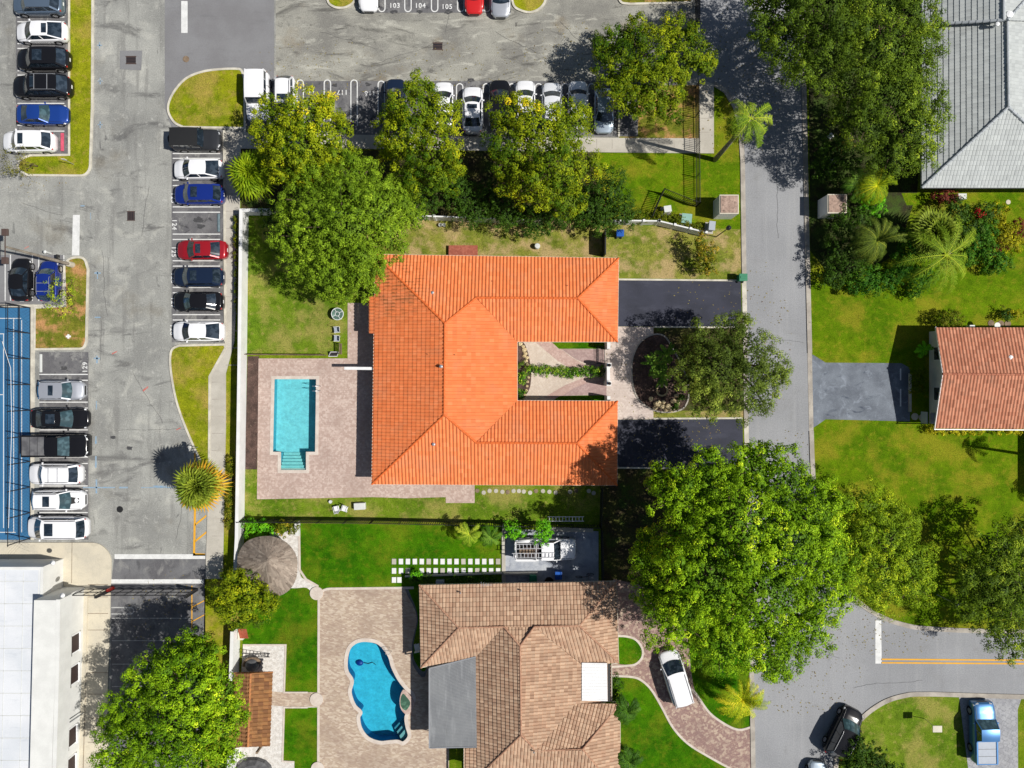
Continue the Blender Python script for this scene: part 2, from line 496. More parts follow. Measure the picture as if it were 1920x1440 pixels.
M['rim'] = plain('wheel_alloy', (.5, .5, .52), .3, .8)
M['glass'] = glassy('car_glass', (.012, .02, .03))
M['glass_teal'] = glassy('car_glass_clear', (.03, .06, .07))
M['lamp_glass'] = glassy('headlight_glass', (.55, .57, .6), .1)
M['lamp_red'] = plain('tail_light_red', (.5, .02, .02), .2, 0, .5, .5)
M['trim'] = plain('black_trim', (.02, .02, .02), .45)
M['winglass'] = glassy('window_glass', (.03, .035, .045), .08)
M['maroon'] = plain('maroon_shade', al(64, 48, 46), .6)
M['green_plastic'] = plain('green_plastic', al(20, 132, 92), .45)
M['blue_plastic'] = plain('blue_plastic', al(18, 92, 186), .4)
M['util_green'] = plain('pale_green_metal', al(142, 186, 172), .5)
M['util_white'] = plain('white_cabinet', al(226, 228, 224), .5)
M['util_grey'] = plain('grey_cabinet', al(176, 184, 196), .5)
M['cleaner'] = plain('dark_blue_plastic', al(20, 60, 150), .5)
M['red_paint'] = plain('red_plastic', al(214, 46, 30), .4)
M['stop_red'] = surf('red_stop_paint', al(222, 96, 120), al(204, 84, 108), 3, fine=(9, .12))
M['stop_grey'] = surf('grey_stop', al(128, 146, 152), al(108, 126, 134), 3, fine=(9, .12))
M['grey_cover'] = surf('grey_cover', al(120, 120, 122), al(92, 92, 96), 2, fine=(8, .15))
M['bed_liner'] = plain('bed_liner', (.05, .05, .052), .7)

def paint(name, c, metallic=.3, rough=.25):
    dk = max(c) < .06
    return plain(name, c, rough, metallic, .25 if dk else .5, .35 if dk else .7, .02)
PAINT = {
    'white': paint('car_paint_white', (.84, .84, .86), 0, .3),
    'pearl': paint('car_paint_pearl', (.76, .77, .80), .1, .3),
    'black': paint('car_paint_black', (.010, .010, .012), 0, .15),
    'navy': paint('car_paint_navy', (.012, .022, .05), .1, .18),
    'blue': paint('car_paint_blue', (.015, .06, .30), .3, .25),
    'royal': paint('car_paint_royal', (.012, .035, .26), .3, .25),
    'steel': paint('car_paint_steel_blue', (.13, .18, .25), .4, .3),
    'red': paint('car_paint_red', (.36, .012, .02), .2, .25),
    'bright_red': paint('car_paint_bright_red', (.62, .02, .02), .1, .25),
    'silver': paint('car_paint_silver', (.55, .57, .62), .5, .3),
    'silverblue': paint('car_paint_silver_blue', (.44, .52, .60), .5, .3),
    'sky': paint('car_paint_sky_blue', (.06, .19, .42), .4, .3),
    'graphite': paint('car_paint_graphite', (.035, .037, .042), .2, .3),
}

# ------------------------------------------------------------------ ground and paving
POOL1 = [(512, 708), (596, 708), (594, 850), (577, 850), (577, 884), (524, 884), (524, 850), (509, 850)]
POOL2 = smooth([(690, 1200), (712, 1206), (730, 1228), (737, 1250), (748, 1272), (762, 1290), (773, 1300), (776, 1312), (768, 1330), (762, 1345),
                (764, 1362), (768, 1380), (757, 1393), (745, 1390), (730, 1391), (712, 1392), (690, 1384), (676, 1366), (672, 1345), (676, 1335),
                (664, 1322), (656, 1298), (660, 1276), (650, 1258), (649, 1236), (655, 1214), (670, 1202)])
def sheet(name, pts, z, mat, holes=(), kind='structure', label=None):
    mb = MB(); mb.flat(P2(pts), z, [P2(h) for h in holes])
    o = mb.build(name, M[mat]); tag(o, label=label, kind=kind)
    return o
def slab(name, pts, z0, z1, mat, label=None):
    mb = MB(); mb.prism(P2(pts), z0, z1)
    return tag(mb.build(name, M[mat]), label=label, kind='structure')

sheet('ground', [(-3200, -3200), (5200, -3200), (5200, 4600), (-3200, 4600)], 0, 'base', (POOL1, POOL2))
sheet('parking_lot', [(-900, -900), (517, -900), (517, 262), (424, 262), (422, 640), (396, 700), (386, 1100), (384, 1290), (378, 2300), (-900, 2300)], .006, 'asphalt_lot')
sheet('upper_parking_lot', [(517, -900), (1312, -900), (1312, 262), (517, 262)], .006, 'asphalt_upper')
sheet('new_asphalt', [(309, -900), (514, -900), (514, 256), (460, 240), (322, 240), (309, 202)], .012, 'asphalt_new')
sheet('lower_asphalt', [(214, 1046), (386, 1048), (384, 1290), (380, 2300), (204, 2300), (208, 1100)], .012, 'asphalt_dark')
STREET = [(1308, -900), (1308, 152), (1336, 156), (1360, 170), (1378, 200), (1388, 240), (1392, 300), (1396, 530), (1399, 800), (1401, 900), (1406, 1100), (1412, 1440), (1414, 2400),
          (1558, 2400), (1566, 1450), (1582, 1395), (1612, 1350), (1650, 1320), (1690, 1305), (1740, 1301), (1920, 1306), (3200, 1330), (3200, 1190), (1920, 1184), (1752, 1179),
          (1690, 1170), (1640, 1150), (1600, 1120), (1565, 1080), (1540, 1020), (1528, 950), (1523, 870), (1518, 680), (1513, 450), (1507, 150), (1502, -900)]
sheet('street', STREET, .010, 'street')

def kerb(name, pts, w=.16, z1=.13, closed=False, mat='kerb', z0=-.02):
    mb = MB(); mb.ribbon(P2(pts), w, z0, z1, closed)
    return tag(mb.build(name, M[mat], bevel=0), kind='structure')

def island(pts, mat, name='grass_island'):
    slab(name, pts, .0, .11, mat)
    kerb('kerb', pts, .2, .135, True)

I1 = fillet([(131, -300), (131, 291), (58, 292), (38, 300, 8), (34, 316, 6), (52, 329, 5), (160, 330, 8), (170, 318, 14), (174, 200), (176, -300)])
island(I1, 'grass_island')
I2 = smooth([(345, 239), (328, 230), (317, 211), (318, 192), (330, 169), (350, 148), (378, 136), (410, 131), (445, 130), (454, 134), (459, 150)]
            , False) + [(460, 241)]
island(I2, 'grass_island')
I3 = fillet([(124, 574), (122, 500), (128, 487, 10), (143, 482, 16), (160, 484, 18), (166, 505), (163, 640), (158, 654, 14), (66, 655), (67, 577)])
island(I3, 'grass_island_dry')
I4 = smooth([(337, 648), (324, 655), (320, 672), (322, 700), (330, 745), (343, 786), (362, 832), (381, 873)], False) + [(393, 876), (394, 706), (424, 652), (422, 646)]
island(I4, 'grass_island')
island(smooth([(613, -30), (615, 2), (625, 13), (640, 16), (655, 12), (666, 0), (668, -30)], False), 'grass_island')
island(smooth([(958, -30), (962, 8), (975, 20), (995, 24), (1013, 16), (1023, 0), (1025, -30)], False), 'grass_island')
island(smooth([(1156, -30), (1162, 2), (1176, 8), (1200, 8), (1280, 6), (1298, 2), (1300, -30)], False), 'grass_island_dry')

# dark parking bays
mb = MB()
for q in (rect(30, -10, 130, 290), rect(322, 243, 419, 642), rect(74, 660, 166, 1012), rect(460, 152, 1196, 256), rect(690, -60, 955, 24)):
    mb.flat(P2(q), .016)
tag(mb.build('parking_bay', M['stall_asphalt']), kind='structure')
sheet('parking_bay', rect(-200, 478, 121, 570), .016, 'asphalt_new')
sheet('concrete_patch', [(225, 95), (267, 95), (265, 132), (225, 130)], .02, 'asphalt_new')

# sidewalks
slab('sidewalk', [(420, 248), (660, 253), (900, 257), (1120, 259), (1311, 260), (1311, 150), (1338, 158), (1338, 288), (1120, 286), (900, 283), (660, 279), (452, 279), (450, 400), (440, 640), (424, 700), (424, 800), (418, 1085), (386, 1085), (394, 800), (396, 702), (422, 650), (422, 400)], 0, .10, 'concrete')
kerb('kerb', [(421, 245), (423, 640)], .2, .14)
kerb('kerb', [(460, 241), (460, 253)], .2, .14)
kerb('kerb', [(131, 292), (131, 291)], .2, .14)
kerb('kerb', [(1160, 160), (1160, 257)], .18, .14)
# expansion joints of the walks
mb = MB()
for y in range(300, 1080, 32): mb.flat(P2(rect(398 if y > 700 else 424, y, 420 if y > 700 else 446, y + 1.1)), .104)
for x in range(480, 1311, 29): mb.flat(P2(rect(x, 261, x + 1.1, 279)), .104)
for y in range(170, 260, 26): mb.flat(P2(rect(1312, y, 1337, y + 1.1)), .104)
tag(mb.build('sidewalk_joint', M['gutter']), kind='structure')
slab('sidewalk', fillet([(45, 1017), (188, 1017, 22), (210, 1040, 24), (208, 1110), (203, 1290), (198, 2000), (-300, 2000), (-300, 1017)]), 0, .11, 'beige_walk')
mb = MB()
for y in (1095, 1118, 1149, 1180, 1260, 1300, 1345, 1390, 1420): mb.flat(P2(rect(166, y, 204, y + 1)), .114)
mb.flat(P2([(136, 1017), (137, 1017), (136, 1093), (135, 1093)]), .114)
mb.flat(P2([(166, 1110), (167, 1110), (158, 1440), (157, 1440)]), .114)
tag(mb.build('sidewalk_joint', M['wood']), kind='structure')
sheet('court', rect(-900, 577, 57, 1012), .02, 'court_blue')
kerb('kerb', [(62, 574), (60, 1012)], .4, .03, mat='kerb')
kerb('kerb', [(-200, 572), (88, 574)], .25, .1, mat='kerb')
kerb('kerb', [(122, 500), (120, 572)], .18, .13)

# street kerbs
kerb('kerb', [(1338, 157), (1360, 171), (1378, 201), (1388, 241), (1392, 300), (1395, 527)], .42, .09, mat='gutter')
kerb('kerb', [(1395, 527), (1397, 612)], .42, .03, mat='kerb')
kerb('kerb', [(1397, 612), (1399, 790)], .42, .09, mat='gutter')
kerb('kerb', [(1399, 790), (1401, 880)], .42, .03, mat='kerb')
kerb('kerb', [(1401, 880), (1406, 1100), (1412, 1440), (1414, 2300)], .42, .09, mat='gutter')
kerb('kerb', [(1502, -400), (1507, 150), (1513, 450), (1518, 662)], .42, .09, mat='gutter')
kerb('kerb', [(1518, 662), (1521, 808)], .42, .03, mat='gutter')
kerb('kerb', smooth([(1521, 808), (1523, 870), (1528, 950), (1540, 1020), (1565, 1080), (1600, 1120), (1640, 1150), (1690, 1170), (1752, 1179), (1920, 1184), (2400, 1188)], False), .42, .09, mat='gutter')
kerb('kerb', smooth([(1560, 1900), (1566, 1450), (1582, 1395), (1612, 1350), (1650, 1320), (1690, 1305), (1740, 1301), (1920, 1306), (2400, 1315)], False), .42, .09, mat='gutter')

# lawns and beds of the yards
G = 'lawn'
sheet(G, [(466, 405), (760, 405), (760, 480), (700, 560), (652, 570), (651, 663), (465, 663)], .008, 'grass_yard')
sheet(G, [(650, 405), (1130, 412), (1130, 490), (650, 490)], .010, 'grass_dry')
sheet(G, [(1130, 420), (1388, 430), (1391, 523), (1130, 522)], .010, 'grass_dry')
sheet(G, [(1120, 286), (1340, 288), (1340, 160), (1360, 175), (1378, 205), (1388, 245), (1391, 440), (1120, 425)], .008, 'grass_east')
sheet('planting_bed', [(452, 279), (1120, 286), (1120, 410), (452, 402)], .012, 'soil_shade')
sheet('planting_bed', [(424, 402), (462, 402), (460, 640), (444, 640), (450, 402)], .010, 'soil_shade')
sheet(G, [(444, 640), (462, 640), (455, 1090), (420, 1090), (424, 700)], .012, 'grass_island')
sheet(G, [(384, 1085), (450, 1085), (440, 1460), (378, 1460)], .012, 'grass_island')
sheet(G, [(1161, 160), (1311, 160), (1311, 260), (1161, 259)], .012, 'grass_island_dry')
sheet(G, [(455, 930), (1130, 905), (1126, 982), (455, 975)], .010, 'grass_yard')
sheet('planting_bed', [(464, 668), (486, 668), (482, 880), (480, 938), (458, 938)], .013, 'mulch')
sheet(G, [(459, 880), (483, 880), (481, 938), (457, 938)], .017, 'grass_yard')
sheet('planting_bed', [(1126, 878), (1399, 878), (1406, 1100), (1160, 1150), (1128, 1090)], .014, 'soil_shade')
sheet(G, [(560, 982), (942, 985), (942, 1100), (600, 1104), (585, 1100), (562, 1075)], .014, 'grass_south')
sheet(G, [(455, 1090), (560, 1085), (596, 1110), (596, 1440), (455, 1440)], .010, 'grass_south')
sheet(G, [(1160, 1150), (1410, 1150), (1412, 1700), (1100, 1700), (1100, 1150)], .010, 'grass_south')
sheet(G, [(1520, 500), (2600, 400), (2600, 1190), (1920, 1183), (1752, 1178), (1690, 1169), (1640, 1149), (1600, 1119), (1565, 1079), (1540, 1019), (1528, 949), (1522, 800)], .006, 'grass_east')
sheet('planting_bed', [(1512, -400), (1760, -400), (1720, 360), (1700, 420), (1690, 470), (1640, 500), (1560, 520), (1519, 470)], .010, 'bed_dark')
sheet(G, [(1690, 362), (2300, 362), (2300, 440), (1900, 440), (1860, 380), (1700, 385)], .014, 'grass_east')
sheet(G, [(1566, 1450), (1582, 1396), (1612, 1351), (1650, 1321), (1690, 1306), (1740, 1302), (1805, 1303), (1816, 1460)], .012, 'grass_yard')
sheet('driveway', [(1798, 1307), (1915, 1309), (1908, 1330), (1910, 1700), (1818, 1700), (1815, 1440)], .020, 'pav_grey')
# driveways
slab('driveway', [(1158, 524), (1389, 526), (1391, 613), (1158, 612)], .0, .03, 'drive_black')
slab('driveway', [(1158, 787), (1392, 785), (1394, 877), (1158, 876)], .0, .03, 'drive_black')
sheet('driveway', [(1519, 662), (1548, 680), (1690, 681), (1706, 690), (1706, 790), (1548, 786), (1522, 804)], .018, 'drive_blue')
kerb('driveway_edge', [(1158, 524), (1389, 526)], .16, .06)
kerb('driveway_edge', [(1225, 613), (1391, 614)], .14, .06)
kerb('driveway_edge', [(1225, 785), (1392, 784)], .16, .06)
kerb('driveway_edge', [(1158, 877), (1300, 878)], .14, .06)
# pool patio of the orange house
sheet('patio', [(485, 672), (652, 672), (652, 568), (712, 568), (712, 905), (890, 905), (890, 943), (836, 943), (836, 932), (760, 934), (700, 932), (482, 936)], .030, 'pav_pool', (POOL1,))
slab('court_path', [(960, 630), (1136, 630), (1136, 756), (960, 756)], 0, .02, 'pav_cream')
sheet('courtyard_paving', smooth([(1003, 641), (1034, 641), (1075, 672), (1130, 700), (1130, 686), (1060, 683)], False), .028, 'pav_pink')
sheet('courtyard_paving', [(1005, 641), (1036, 641), (1052, 656), (1070, 672), (1100, 685), (1130, 694), (1130, 704), (1085, 700), (1045, 676), (1020, 655)], .031, 'pav_pink')
sheet('courtyard_paving', [(1052, 654), (1132, 655), (1134, 700), (1110, 686), (1080, 674)], .036, 'pav_mauve')
sheet('courtyard_paving', [(1020, 745), (1060, 722), (1100, 706), (1132, 704), (1132, 714), (1100, 720), (1070, 734), (1050, 748)], .031, 'pav_pink')
sheet('courtyard_paving', [(1052, 744), (1075, 728), (1105, 716), (1137, 712), (1137, 742)], .036, 'pav_mauve')
sheet('courtyard_lawn', [(1033, 640), (1133, 640), (1133, 654), (1048, 654)], .041, 'grass_south')
sheet('courtyard_lawn', [(1050, 742), (1133, 741), (1133, 756), (1030, 756)], .041, 'grass_south')
sheet('planting_bed', smooth([(968, 640), (980, 641), (988, 655), (994, 680), (996, 700), (994, 725), (986, 742), (980, 752), (966, 754)], False), .041, 'mulch')
slab('patio', fillet([(1133, 612), (1225, 613), (1225, 786), (1133, 787)]), 0, .032, 'pav_front')
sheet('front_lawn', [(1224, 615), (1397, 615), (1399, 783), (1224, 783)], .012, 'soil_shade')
sheet('front_lawn', [(1224, 770), (1398, 770), (1398, 783), (1224, 783)], .017, 'grass_dry')
OV = smooth([(1222, 628), (1245, 630), (1262, 655), (1280, 690), (1291, 725), (1288, 755), (1272, 770), (1235, 772), (1205, 757), (1190, 735), (1184, 700), (1187, 668), (1200, 642)])
slab('planting_bed', OV, 0, .05, 'mulch')
kerb('kerb', OV, .13, .1, True, mat='gutter')
# south property
sheet('patio', fillet([(598, 1103, 22), (842, 1100), (842, 1112), (800, 1120), (800, 1245), (842, 1245), (842, 1500), (598, 1500)]), .030, 'pav_south', (POOL2,))
kerb('patio_edge', fillet([(776, 1102), (598, 1104, 22), (597, 1439)][::1], 6)[:], .22, .05, mat='coping')
sheet('patio', smooth([(758, 1100), (765, 1118), (776, 1138), (782, 1160), (776, 1190), (772, 1215), (776, 1250), (800, 1260), (800, 1100)], False), .036, 'asphalt_dark')
sheet('courtyard_lawn', smooth([(764, 1100), (770, 1116), (779, 1138), (784, 1160), (779, 1188), (775, 1212), (778, 1240), (800, 1250), (800, 1100)], False), .041, 'grass_south')
slab('truck_pad', [(944, 992), (1122, 996), (1122, 1092), (944, 1092)], 0, .03, 'concrete_blue')
slab('pad_edge', [(941, 982), (948, 982), (948, 1092), (941, 1092)], 0, .1, 'concrete')
slab('pad_edge', [(1030, 988), (1112, 991), (1112, 998), (1030, 996)], 0, .1, 'concrete')
slab('driveway', smooth([(1150, 1085), (1240, 1110), (1275, 1150), (1290, 1200), (1296, 1260), (1305, 1300), (1330, 1335), (1360, 1357), (1385, 1367), (1408, 1363)], False)
     + [(1411, 1442)] + smooth([(1370, 1442), (1330, 1420), (1290, 1395), (1262, 1365), (1240, 1325), (1222, 1295), (1205, 1278), (1186, 1270), (1146, 1268)], False)
     + [(1146, 1252)], 0, .03, 'pav_drive')
slab('front_lawn', smooth([(1157, 1192), (1175, 1193), (1192, 1199), (1203, 1215), (1203, 1232), (1192, 1245), (1175, 1246), (1157, 1244)], False), 0, .05, 'grass_south')
kerb('driveway_edge', smooth([(1157, 1192), (1175, 1193), (1192, 1199), (1204, 1215), (1204, 1232), (1192, 1245), (1175, 1248), (1146, 1250)], False), .2, .06, mat='coping')
kerb('driveway_edge', smooth([(1146, 1267), (1186, 1269), (1205, 1277), (1222, 1294), (1240, 1324), (1262, 1364), (1290, 1394), (1330, 1419), (1372, 1442)], False), .2, .06, mat='coping')
kerb('driveway_edge', smooth([(1294, 1290), (1305, 1301), (1330, 1336), (1360, 1358), (1385, 1368), (1408, 1363)], False), .2, .06, mat='coping')
# gravel garden
sheet('gravel_path', [(456, 1208), (537, 1208), (533, 1297), (600, 1298), (600, 1326), (533, 1327), (531, 1427), (552, 1428), (552, 1500), (440, 1500), (450, 1300)], .022, 'gravel_white')
sheet('paved_path', [(510, 1296), (530, 1298), (598, 1298), (598, 1325), (530, 1324), (505, 1322)], .027, 'pav_south')
kerb('kerb', [(456, 1209), (536, 1209), (533, 1298), (577, 1298)], .15, .07, mat='coping')
kerb('kerb', [(577, 1326), (533, 1326), (530, 1427), (552, 1428)], .15, .07, mat='coping')
sheet('gravel_path', smooth([(555, 982), (563, 982), (562, 1070), (575, 1088), (598, 1100), (600, 1125), (588, 1118), (575, 1102), (540, 1100), (520, 1060), (505, 1000), (530, 1000)], True), .022, 'gravel_white')
kerb('kerb', [(561, 982), (562, 1068), (574, 1086), (597, 1099)], .2, .07, mat='coping')
slab('wall_footing', [(555, 980), (563, 980), (563, 1003), (557, 1003)], 0, .5, 'stucco')
for (x, y) in ((594, 1112), (594, 1311), (596, 1440)):
    mb = MB(); mb.lathe(W(x, y), [(.62, 0), (.62, .12), (0, .12)], 24)
    tag(mb.build('round_step', M['coping']), kind='structure')
# painted lines
mb = MB(); fy = MB(); wd = MB()
def hl(b, x0, x1, y, t=1.9): b.flat(P2(rect(x0, y - t / 2, x1, y + t / 2)), .024)
def vl(b, x, y0, y1, t=1.9): b.flat(P2(rect(x - t / 2, y0, x + t / 2, y1)), .024)
for y in (288, 297, 338, 348, 388, 398, 439, 449, 489, 499, 539, 549, 590, 600): hl(mb, 324, 413, y)
for y in (32, 41, 82, 91, 133, 141, 184, 194, 235, 246): hl(mb, 33, 121, y)
for y in (702, 713, 754, 765, 806, 816, 857, 869, 911, 920, 961, 971): hl(mb, 74, 165, y)
for x in (10, 20, 61, 73, 120): vl(mb, x, 478, 564)
def hairpin(b, x, ytip, yend, w=12, t=2.0):
    s = 1 if yend > ytip else -1
    r = w / 2
    pts = [(x - r, yend)] + [(x - r * math.cos(a), ytip + s * r - s * r * math.sin(a)) for a in [math.pi * k / 8 for k in range(9)]] + [(x + r, yend)]
    b.ribbon(P2(pts), t / S, .02, .024)
for x in (512, 563, 614, 664, 715, 812, 862, 912, 960, 1010, 1060, 1109): hairpin(mb, x, 150 if x < 700 else 152 if x < 800 else 157, 236)
for x in (716, 765, 815, 864, 913): hairpin(mb, x, 22, -60)
mb.flat(P2(rect(340, 2, 352, 62)), .024)
mb.flat(P2([(137, 403), (150, 403), (149, 479), (135, 479)]), .024)
mb.flat(P2(rect(215, 1039, 385, 1048)), .024)
mb.flat(P2(rect(209, 1086, 382, 1094)), .024)
mb.flat(P2([(1641, 1163), (1652, 1163), (1653, 1244), (1641, 1244)]), .024)
for y in (1159, 1201, 1245, 1287): hl(fy, 210, 358, y, 1.2)
hairpin2 = [(209, 1139)] + [(245 + 6 * math.sin(a), 1145 - 6 * math.cos(a)) for a in [math.pi * k / 8 for k in range(9)]] + [(209, 1151)]
fy.ribbon(P2(hairpin2), .1, .02, .024)
for y in (1236, 1242.5):
    wd.flat(P2([(1652, y - 1.4), (3000, y + 8), (3000, y + 11), (1652, y + 1.4)]), .024)
wd.flat(P2(rect(364, 850, 367, 880)), .024)
wd.flat(P2([(364, 948), (368, 948), (366, 1042), (362, 1042)]), .024)
wd.flat(P2([(362, 1037), (385, 1038), (385, 1042), (362, 1042)]), .024)
for y in (965, 996): wd.flat(P2([(366, y + 17), (387, y), (387, y + 4), (366, y + 21)]), .024)
wd.flat(P2(rect(359, 1098, 361, 1180)), .024)
for y in (1125, 1152): wd.flat(P2([(361, y + 12), (383, y), (383, y + 2), (361, y + 14)]), .024)
tag(mb.build('road_marking', M['white_paint']), kind='structure')
tag(fy.build('road_marking', M['faded_paint']), kind='structure')
tag(wd.build('road_marking', M['yellow_paint']), kind='structure')
mb = MB()
for x, y0, y1 in ((26, 597, 999), (7, 626, 990), (41, 600, 998)): mb.flat(P2(rect(x - .7, y0, x + .7, y1)), .026)
for y, x1 in ((597, 40), (626, 8), (998, 30), (740, 6)): mb.flat(P2(rect(-300, y - .7, x1, y + .7)), .0262)
tag(mb.build('court_line', M['white_paint']), kind='structure')
mb = MB(); rb = MB()
for x, y, w, h in ((183, 512, 12, 3), (183, 516, 2, 14), (183, 595, 11, 2), (182, 672, 12, 3), (182, 674, 3, 14), (181, 760, 2, 16), (180, 825, 3, 14), (180, 866, 3, 22), (181, 912, 3, 26),
                   (186, 914, 60, 2.2), (232, 914, 16, 3), (300, 912, 26, 3), (310, 914, 90, 1.6), (187, 85, 9, 2), (187, 85, 2, 12), (188, 152, 2, 12), (188, 152, 9, 1.6), (188, 234, 9, 1.6), (188, 234, 2, 12), (155, 386, 8, 2), (170, 405, 1, 12)):
    mb.flat(P2(rect(x - w / 2, y - h / 2, x + w / 2, y + h / 2)), .021)
for x, y, w, h in ((215, 660, 10, 2.4), (335, 803, 9, 2), (400, 949, 14, 1.5), (273, 727, 10, 4), (50, 463, 8, 2)):
    rb.flat(P2([(x - w / 2, y + h), (x + w / 2, y - h), (x + w / 2, y), (x - w / 2, y + 2 * h)]), .021)
tag(mb.build('spray_marking', M['blue_mark']), kind='structure')
tag(rb.build('spray_marking', M['red_mark']), kind='structure')
# oil stains left by parked cars on the empty bays
mb = MB()
rg = random.Random(5)
for (x, y, r) in ((372, 412, 9), (377, 424, 8), (628, 160, 6), (690, 158, 6), (350, 270, 4), (243, 840, 6), (212, 820, 5), (120, 690, 6), (738, 22, 7), (787, 22, 6), (840, 23, 7), (882, 150, 7), (884, 164, 5)):
    pts = [(x + r * (1 + .35 * rg.uniform(-1, 1)) * math.cos(a), y + r * .55 * (1 + .35 * rg.uniform(-1, 1)) * math.sin(a)) for a in [k * math.pi / 6 for k in range(12)]]
    mb.flat(P2(smooth(pts)), .019)
tag(mb.build('oil_stain', surf('oil_stain', al(84, 84, 86), al(64, 64, 66), 3.0, layers=((al(118, 117, 116), 3, .5, .7, .8),), fine=(12, .2))), kind='structure')

def number(txt, px, py, rot, size=.62):
    cu = bpy.data.curves.new('stall_number', 'FONT'); cu.body = txt; cu.size = size; cu.align_x = 'CENTER'; cu.align_y = 'CENTER'
    cu.space_character = 1.15; cu.offset = .012
    tmp = bpy.data.objects.new('tmp', cu); COL.objects.link(tmp)
    bpy.context.view_layer.update()
    me = bpy.data.meshes.new_from_object(tmp)
    bpy.data.objects.remove(tmp)
    o = bpy.data.objects.new('stall_number', me); COL.objects.link(o)
    me.materials.clear(); me.materials.append(M['white_paint'])
    p = W(px, py); o.location = (p.x, p.y, .028); o.rotation_euler = (0, 0, math.radians(rot))
    tag(o, kind='structure')
for t, x, y, r in (('123', 325, 371, -90), ('124', 327, 421, -90), ('125', 326, 472, -90), ('126', 325, 521, -90), ('127', 325, 567, -90), ('128', 323, 618, -90),
                   ('129', 160, 689, 90), ('130', 160, 733, 90), ('133', 157, 890, 90), ('118', 581, 170, 180), ('117', 642, 173, 180), ('116', 694, 175, 180),
                   ('103', 740, 11, 0), ('104', 788, 11, 0), ('105', 838, 13, 0)):
    number(t, x, y, r)

# ------------------------------------------------------------------ pools
def pool(name, outline, label, floor_col, wall_col, tint, depth, steps, cop_w=.3):
    c = P2(outline)
    o = empty(name, (sum(p.x for p in c) / len(c), sum(p.y for p in c) / len(c), 0), label, 'swimming pool')
    n = len(c)
    mb = MB(); mb.flat(c, -depth)
    mb.build('pool_floor', surf('pool_floor', floor_col, tuple(x * .86 for x in floor_col), 1.6, fine=(4, .12)), o)
    mb = MB(); vs = [(p.x, p.y, -depth) for p in c] + [(p.x, p.y, .02) for p in c]
    mb.add(vs, [(i, (i + 1) % n, (i + 1) % n + n, i + n) for i in range(n)])
    mb.build('pool_wall', surf('pool_wall', wall_col, tuple(x * .9 for x in wall_col), 2, fine=(6, .05)), o)
    cp = MB(); cp.ribbon(c, cop_w, .0, .06, True)
    cp.build('coping', M['coping'], o)
    m = bpy.data.materials.new('pool_water'); m.use_nodes = True; nt = m.node_tree
    nt.nodes.remove(nt.nodes['Principled BSDF'])
    tr = N(nt, 'ShaderNodeBsdfTransparent'); nt.links.new(mix(nt, ramp(nt, noise(nt, 2.6, 3, .6, stretch=(.7, 1.5, 1, .6), w=1.2), .35, .65), tuple(x * .93 for x in tint), tuple(min(1, x * 1.04) for x in tint)), tr.inputs[0])  # light and dark of refracting ripples painted into the water tint
    gl = N(nt, 'ShaderNodeBsdfGlossy'); gl.inputs['Roughness'].default_value = .06
    fr = N(nt, 'ShaderNodeFresnel'); fr.inputs[0].default_value = 1.33
    bp = N(nt, 'ShaderNodeBump'); bp.inputs['Strength'].default_value = .35; bp.inputs['Distance'].default_value = .06
    nt.links.new(noise(nt, 2.2, 4, .6, stretch=(.6, 1.6, 1, .6), w=.6), bp.inputs['Height'])
    nt.links.new(bp.outputs[0], gl.inputs['Normal']); nt.links.new(bp.outputs[0], fr.inputs['Normal'])
    ms = N(nt, 'ShaderNodeMixShader')
    nt.links.new(fr.outputs[0], ms.inputs[0]); nt.links.new(tr.outputs[0], ms.inputs[1]); nt.links.new(gl.outputs[0], ms.inputs[2])
    nt.links.new(ms.outputs[0], nt.nodes['Material Output'].inputs[0])
    mb = MB(); mb.flat(c, -.10)
    mb.build('pool_water', m, o)
    for q, z, cc in steps:
        mb = MB(); mb.prism(P2(q), -depth + .01, z)
        mb.build('step', surf('pool_step', cc, tuple(x * .95 for x in cc), 2, fine=(6, .04)), o)
    return o
st = []
for k in range(6):
    y0 = 850 + k * 5.7
    st.append((rect(525, y0 + .3, 576, 883.6), -1.1 + k * .19, al(150, 214, 214) if k < 5 else al(222, 236, 226)))
p1 = pool('swimming_pool', POOL1, 'rectangular turquoise swimming pool with steps at its lower end beside the orange roof', al(146, 224, 232), al(84, 176, 196), (.80, .97, 1.0), 1.25, st)
mb = MB()
for dy in (0, 9):
    a = W(590, 724 + dy); mb.tube([a + Vector((0, 0, -.6)), a + Vector((0, 0, .75)), a + Vector((.3, 0, .85)), a + Vector((.6, 0, .7)), a + Vector((.62, 0, 0))], .025, 6)
mb.build('ladder', M['galv'], p1)
st2 = [([(736, 1374), (758, 1350), (768, 1360), (772, 1380), (757, 1396), (744, 1392)], -.95, al(70, 140, 160)), ([(742, 1378), (760, 1357), (770, 1370), (768, 1384), (757, 1394), (747, 1391)], -.65, al(120, 160, 170)),
       ([(748, 1383), (764, 1364), (770, 1376), (768, 1383), (757, 1394), (751, 1391)], -.35, al(150, 180, 180))]
p2 = pool('swimming_pool', POOL2, 'free form blue swimming pool with scalloped edge beside the grey flat roof', al(74, 196, 228), al(30, 120, 170), (.72, .97, 1.0), 1.4, st2, .35)
mb = MB(); so = smooth([(757, 1292), (768, 1302), (777, 1315), (775, 1327), (764, 1339), (752, 1328), (750, 1308)])
mb.prism(P2(so), -.9, .12); mb.build('spa', M['pav_pool'], p2)
mb = MB(); mb.prism(P2([(760 + (x - 763) * .66, 1315 + (y - 1315) * .66) for x, y in so]), .10, .135); mb.build('spa_water', glassy('spa_water', (.05, .11, .07), .06), p2)
mb = MB()
for dx, dy in ((0, 0), (3, 7)):
    a = W(722 + dx, 1215 + dy); mb.tube([a + Vector((-.1, 0, -.5)), a + Vector((0, 0, .65)), a + Vector((.35, .05, .75)), a + Vector((.5, .08, 0))], .025, 6)
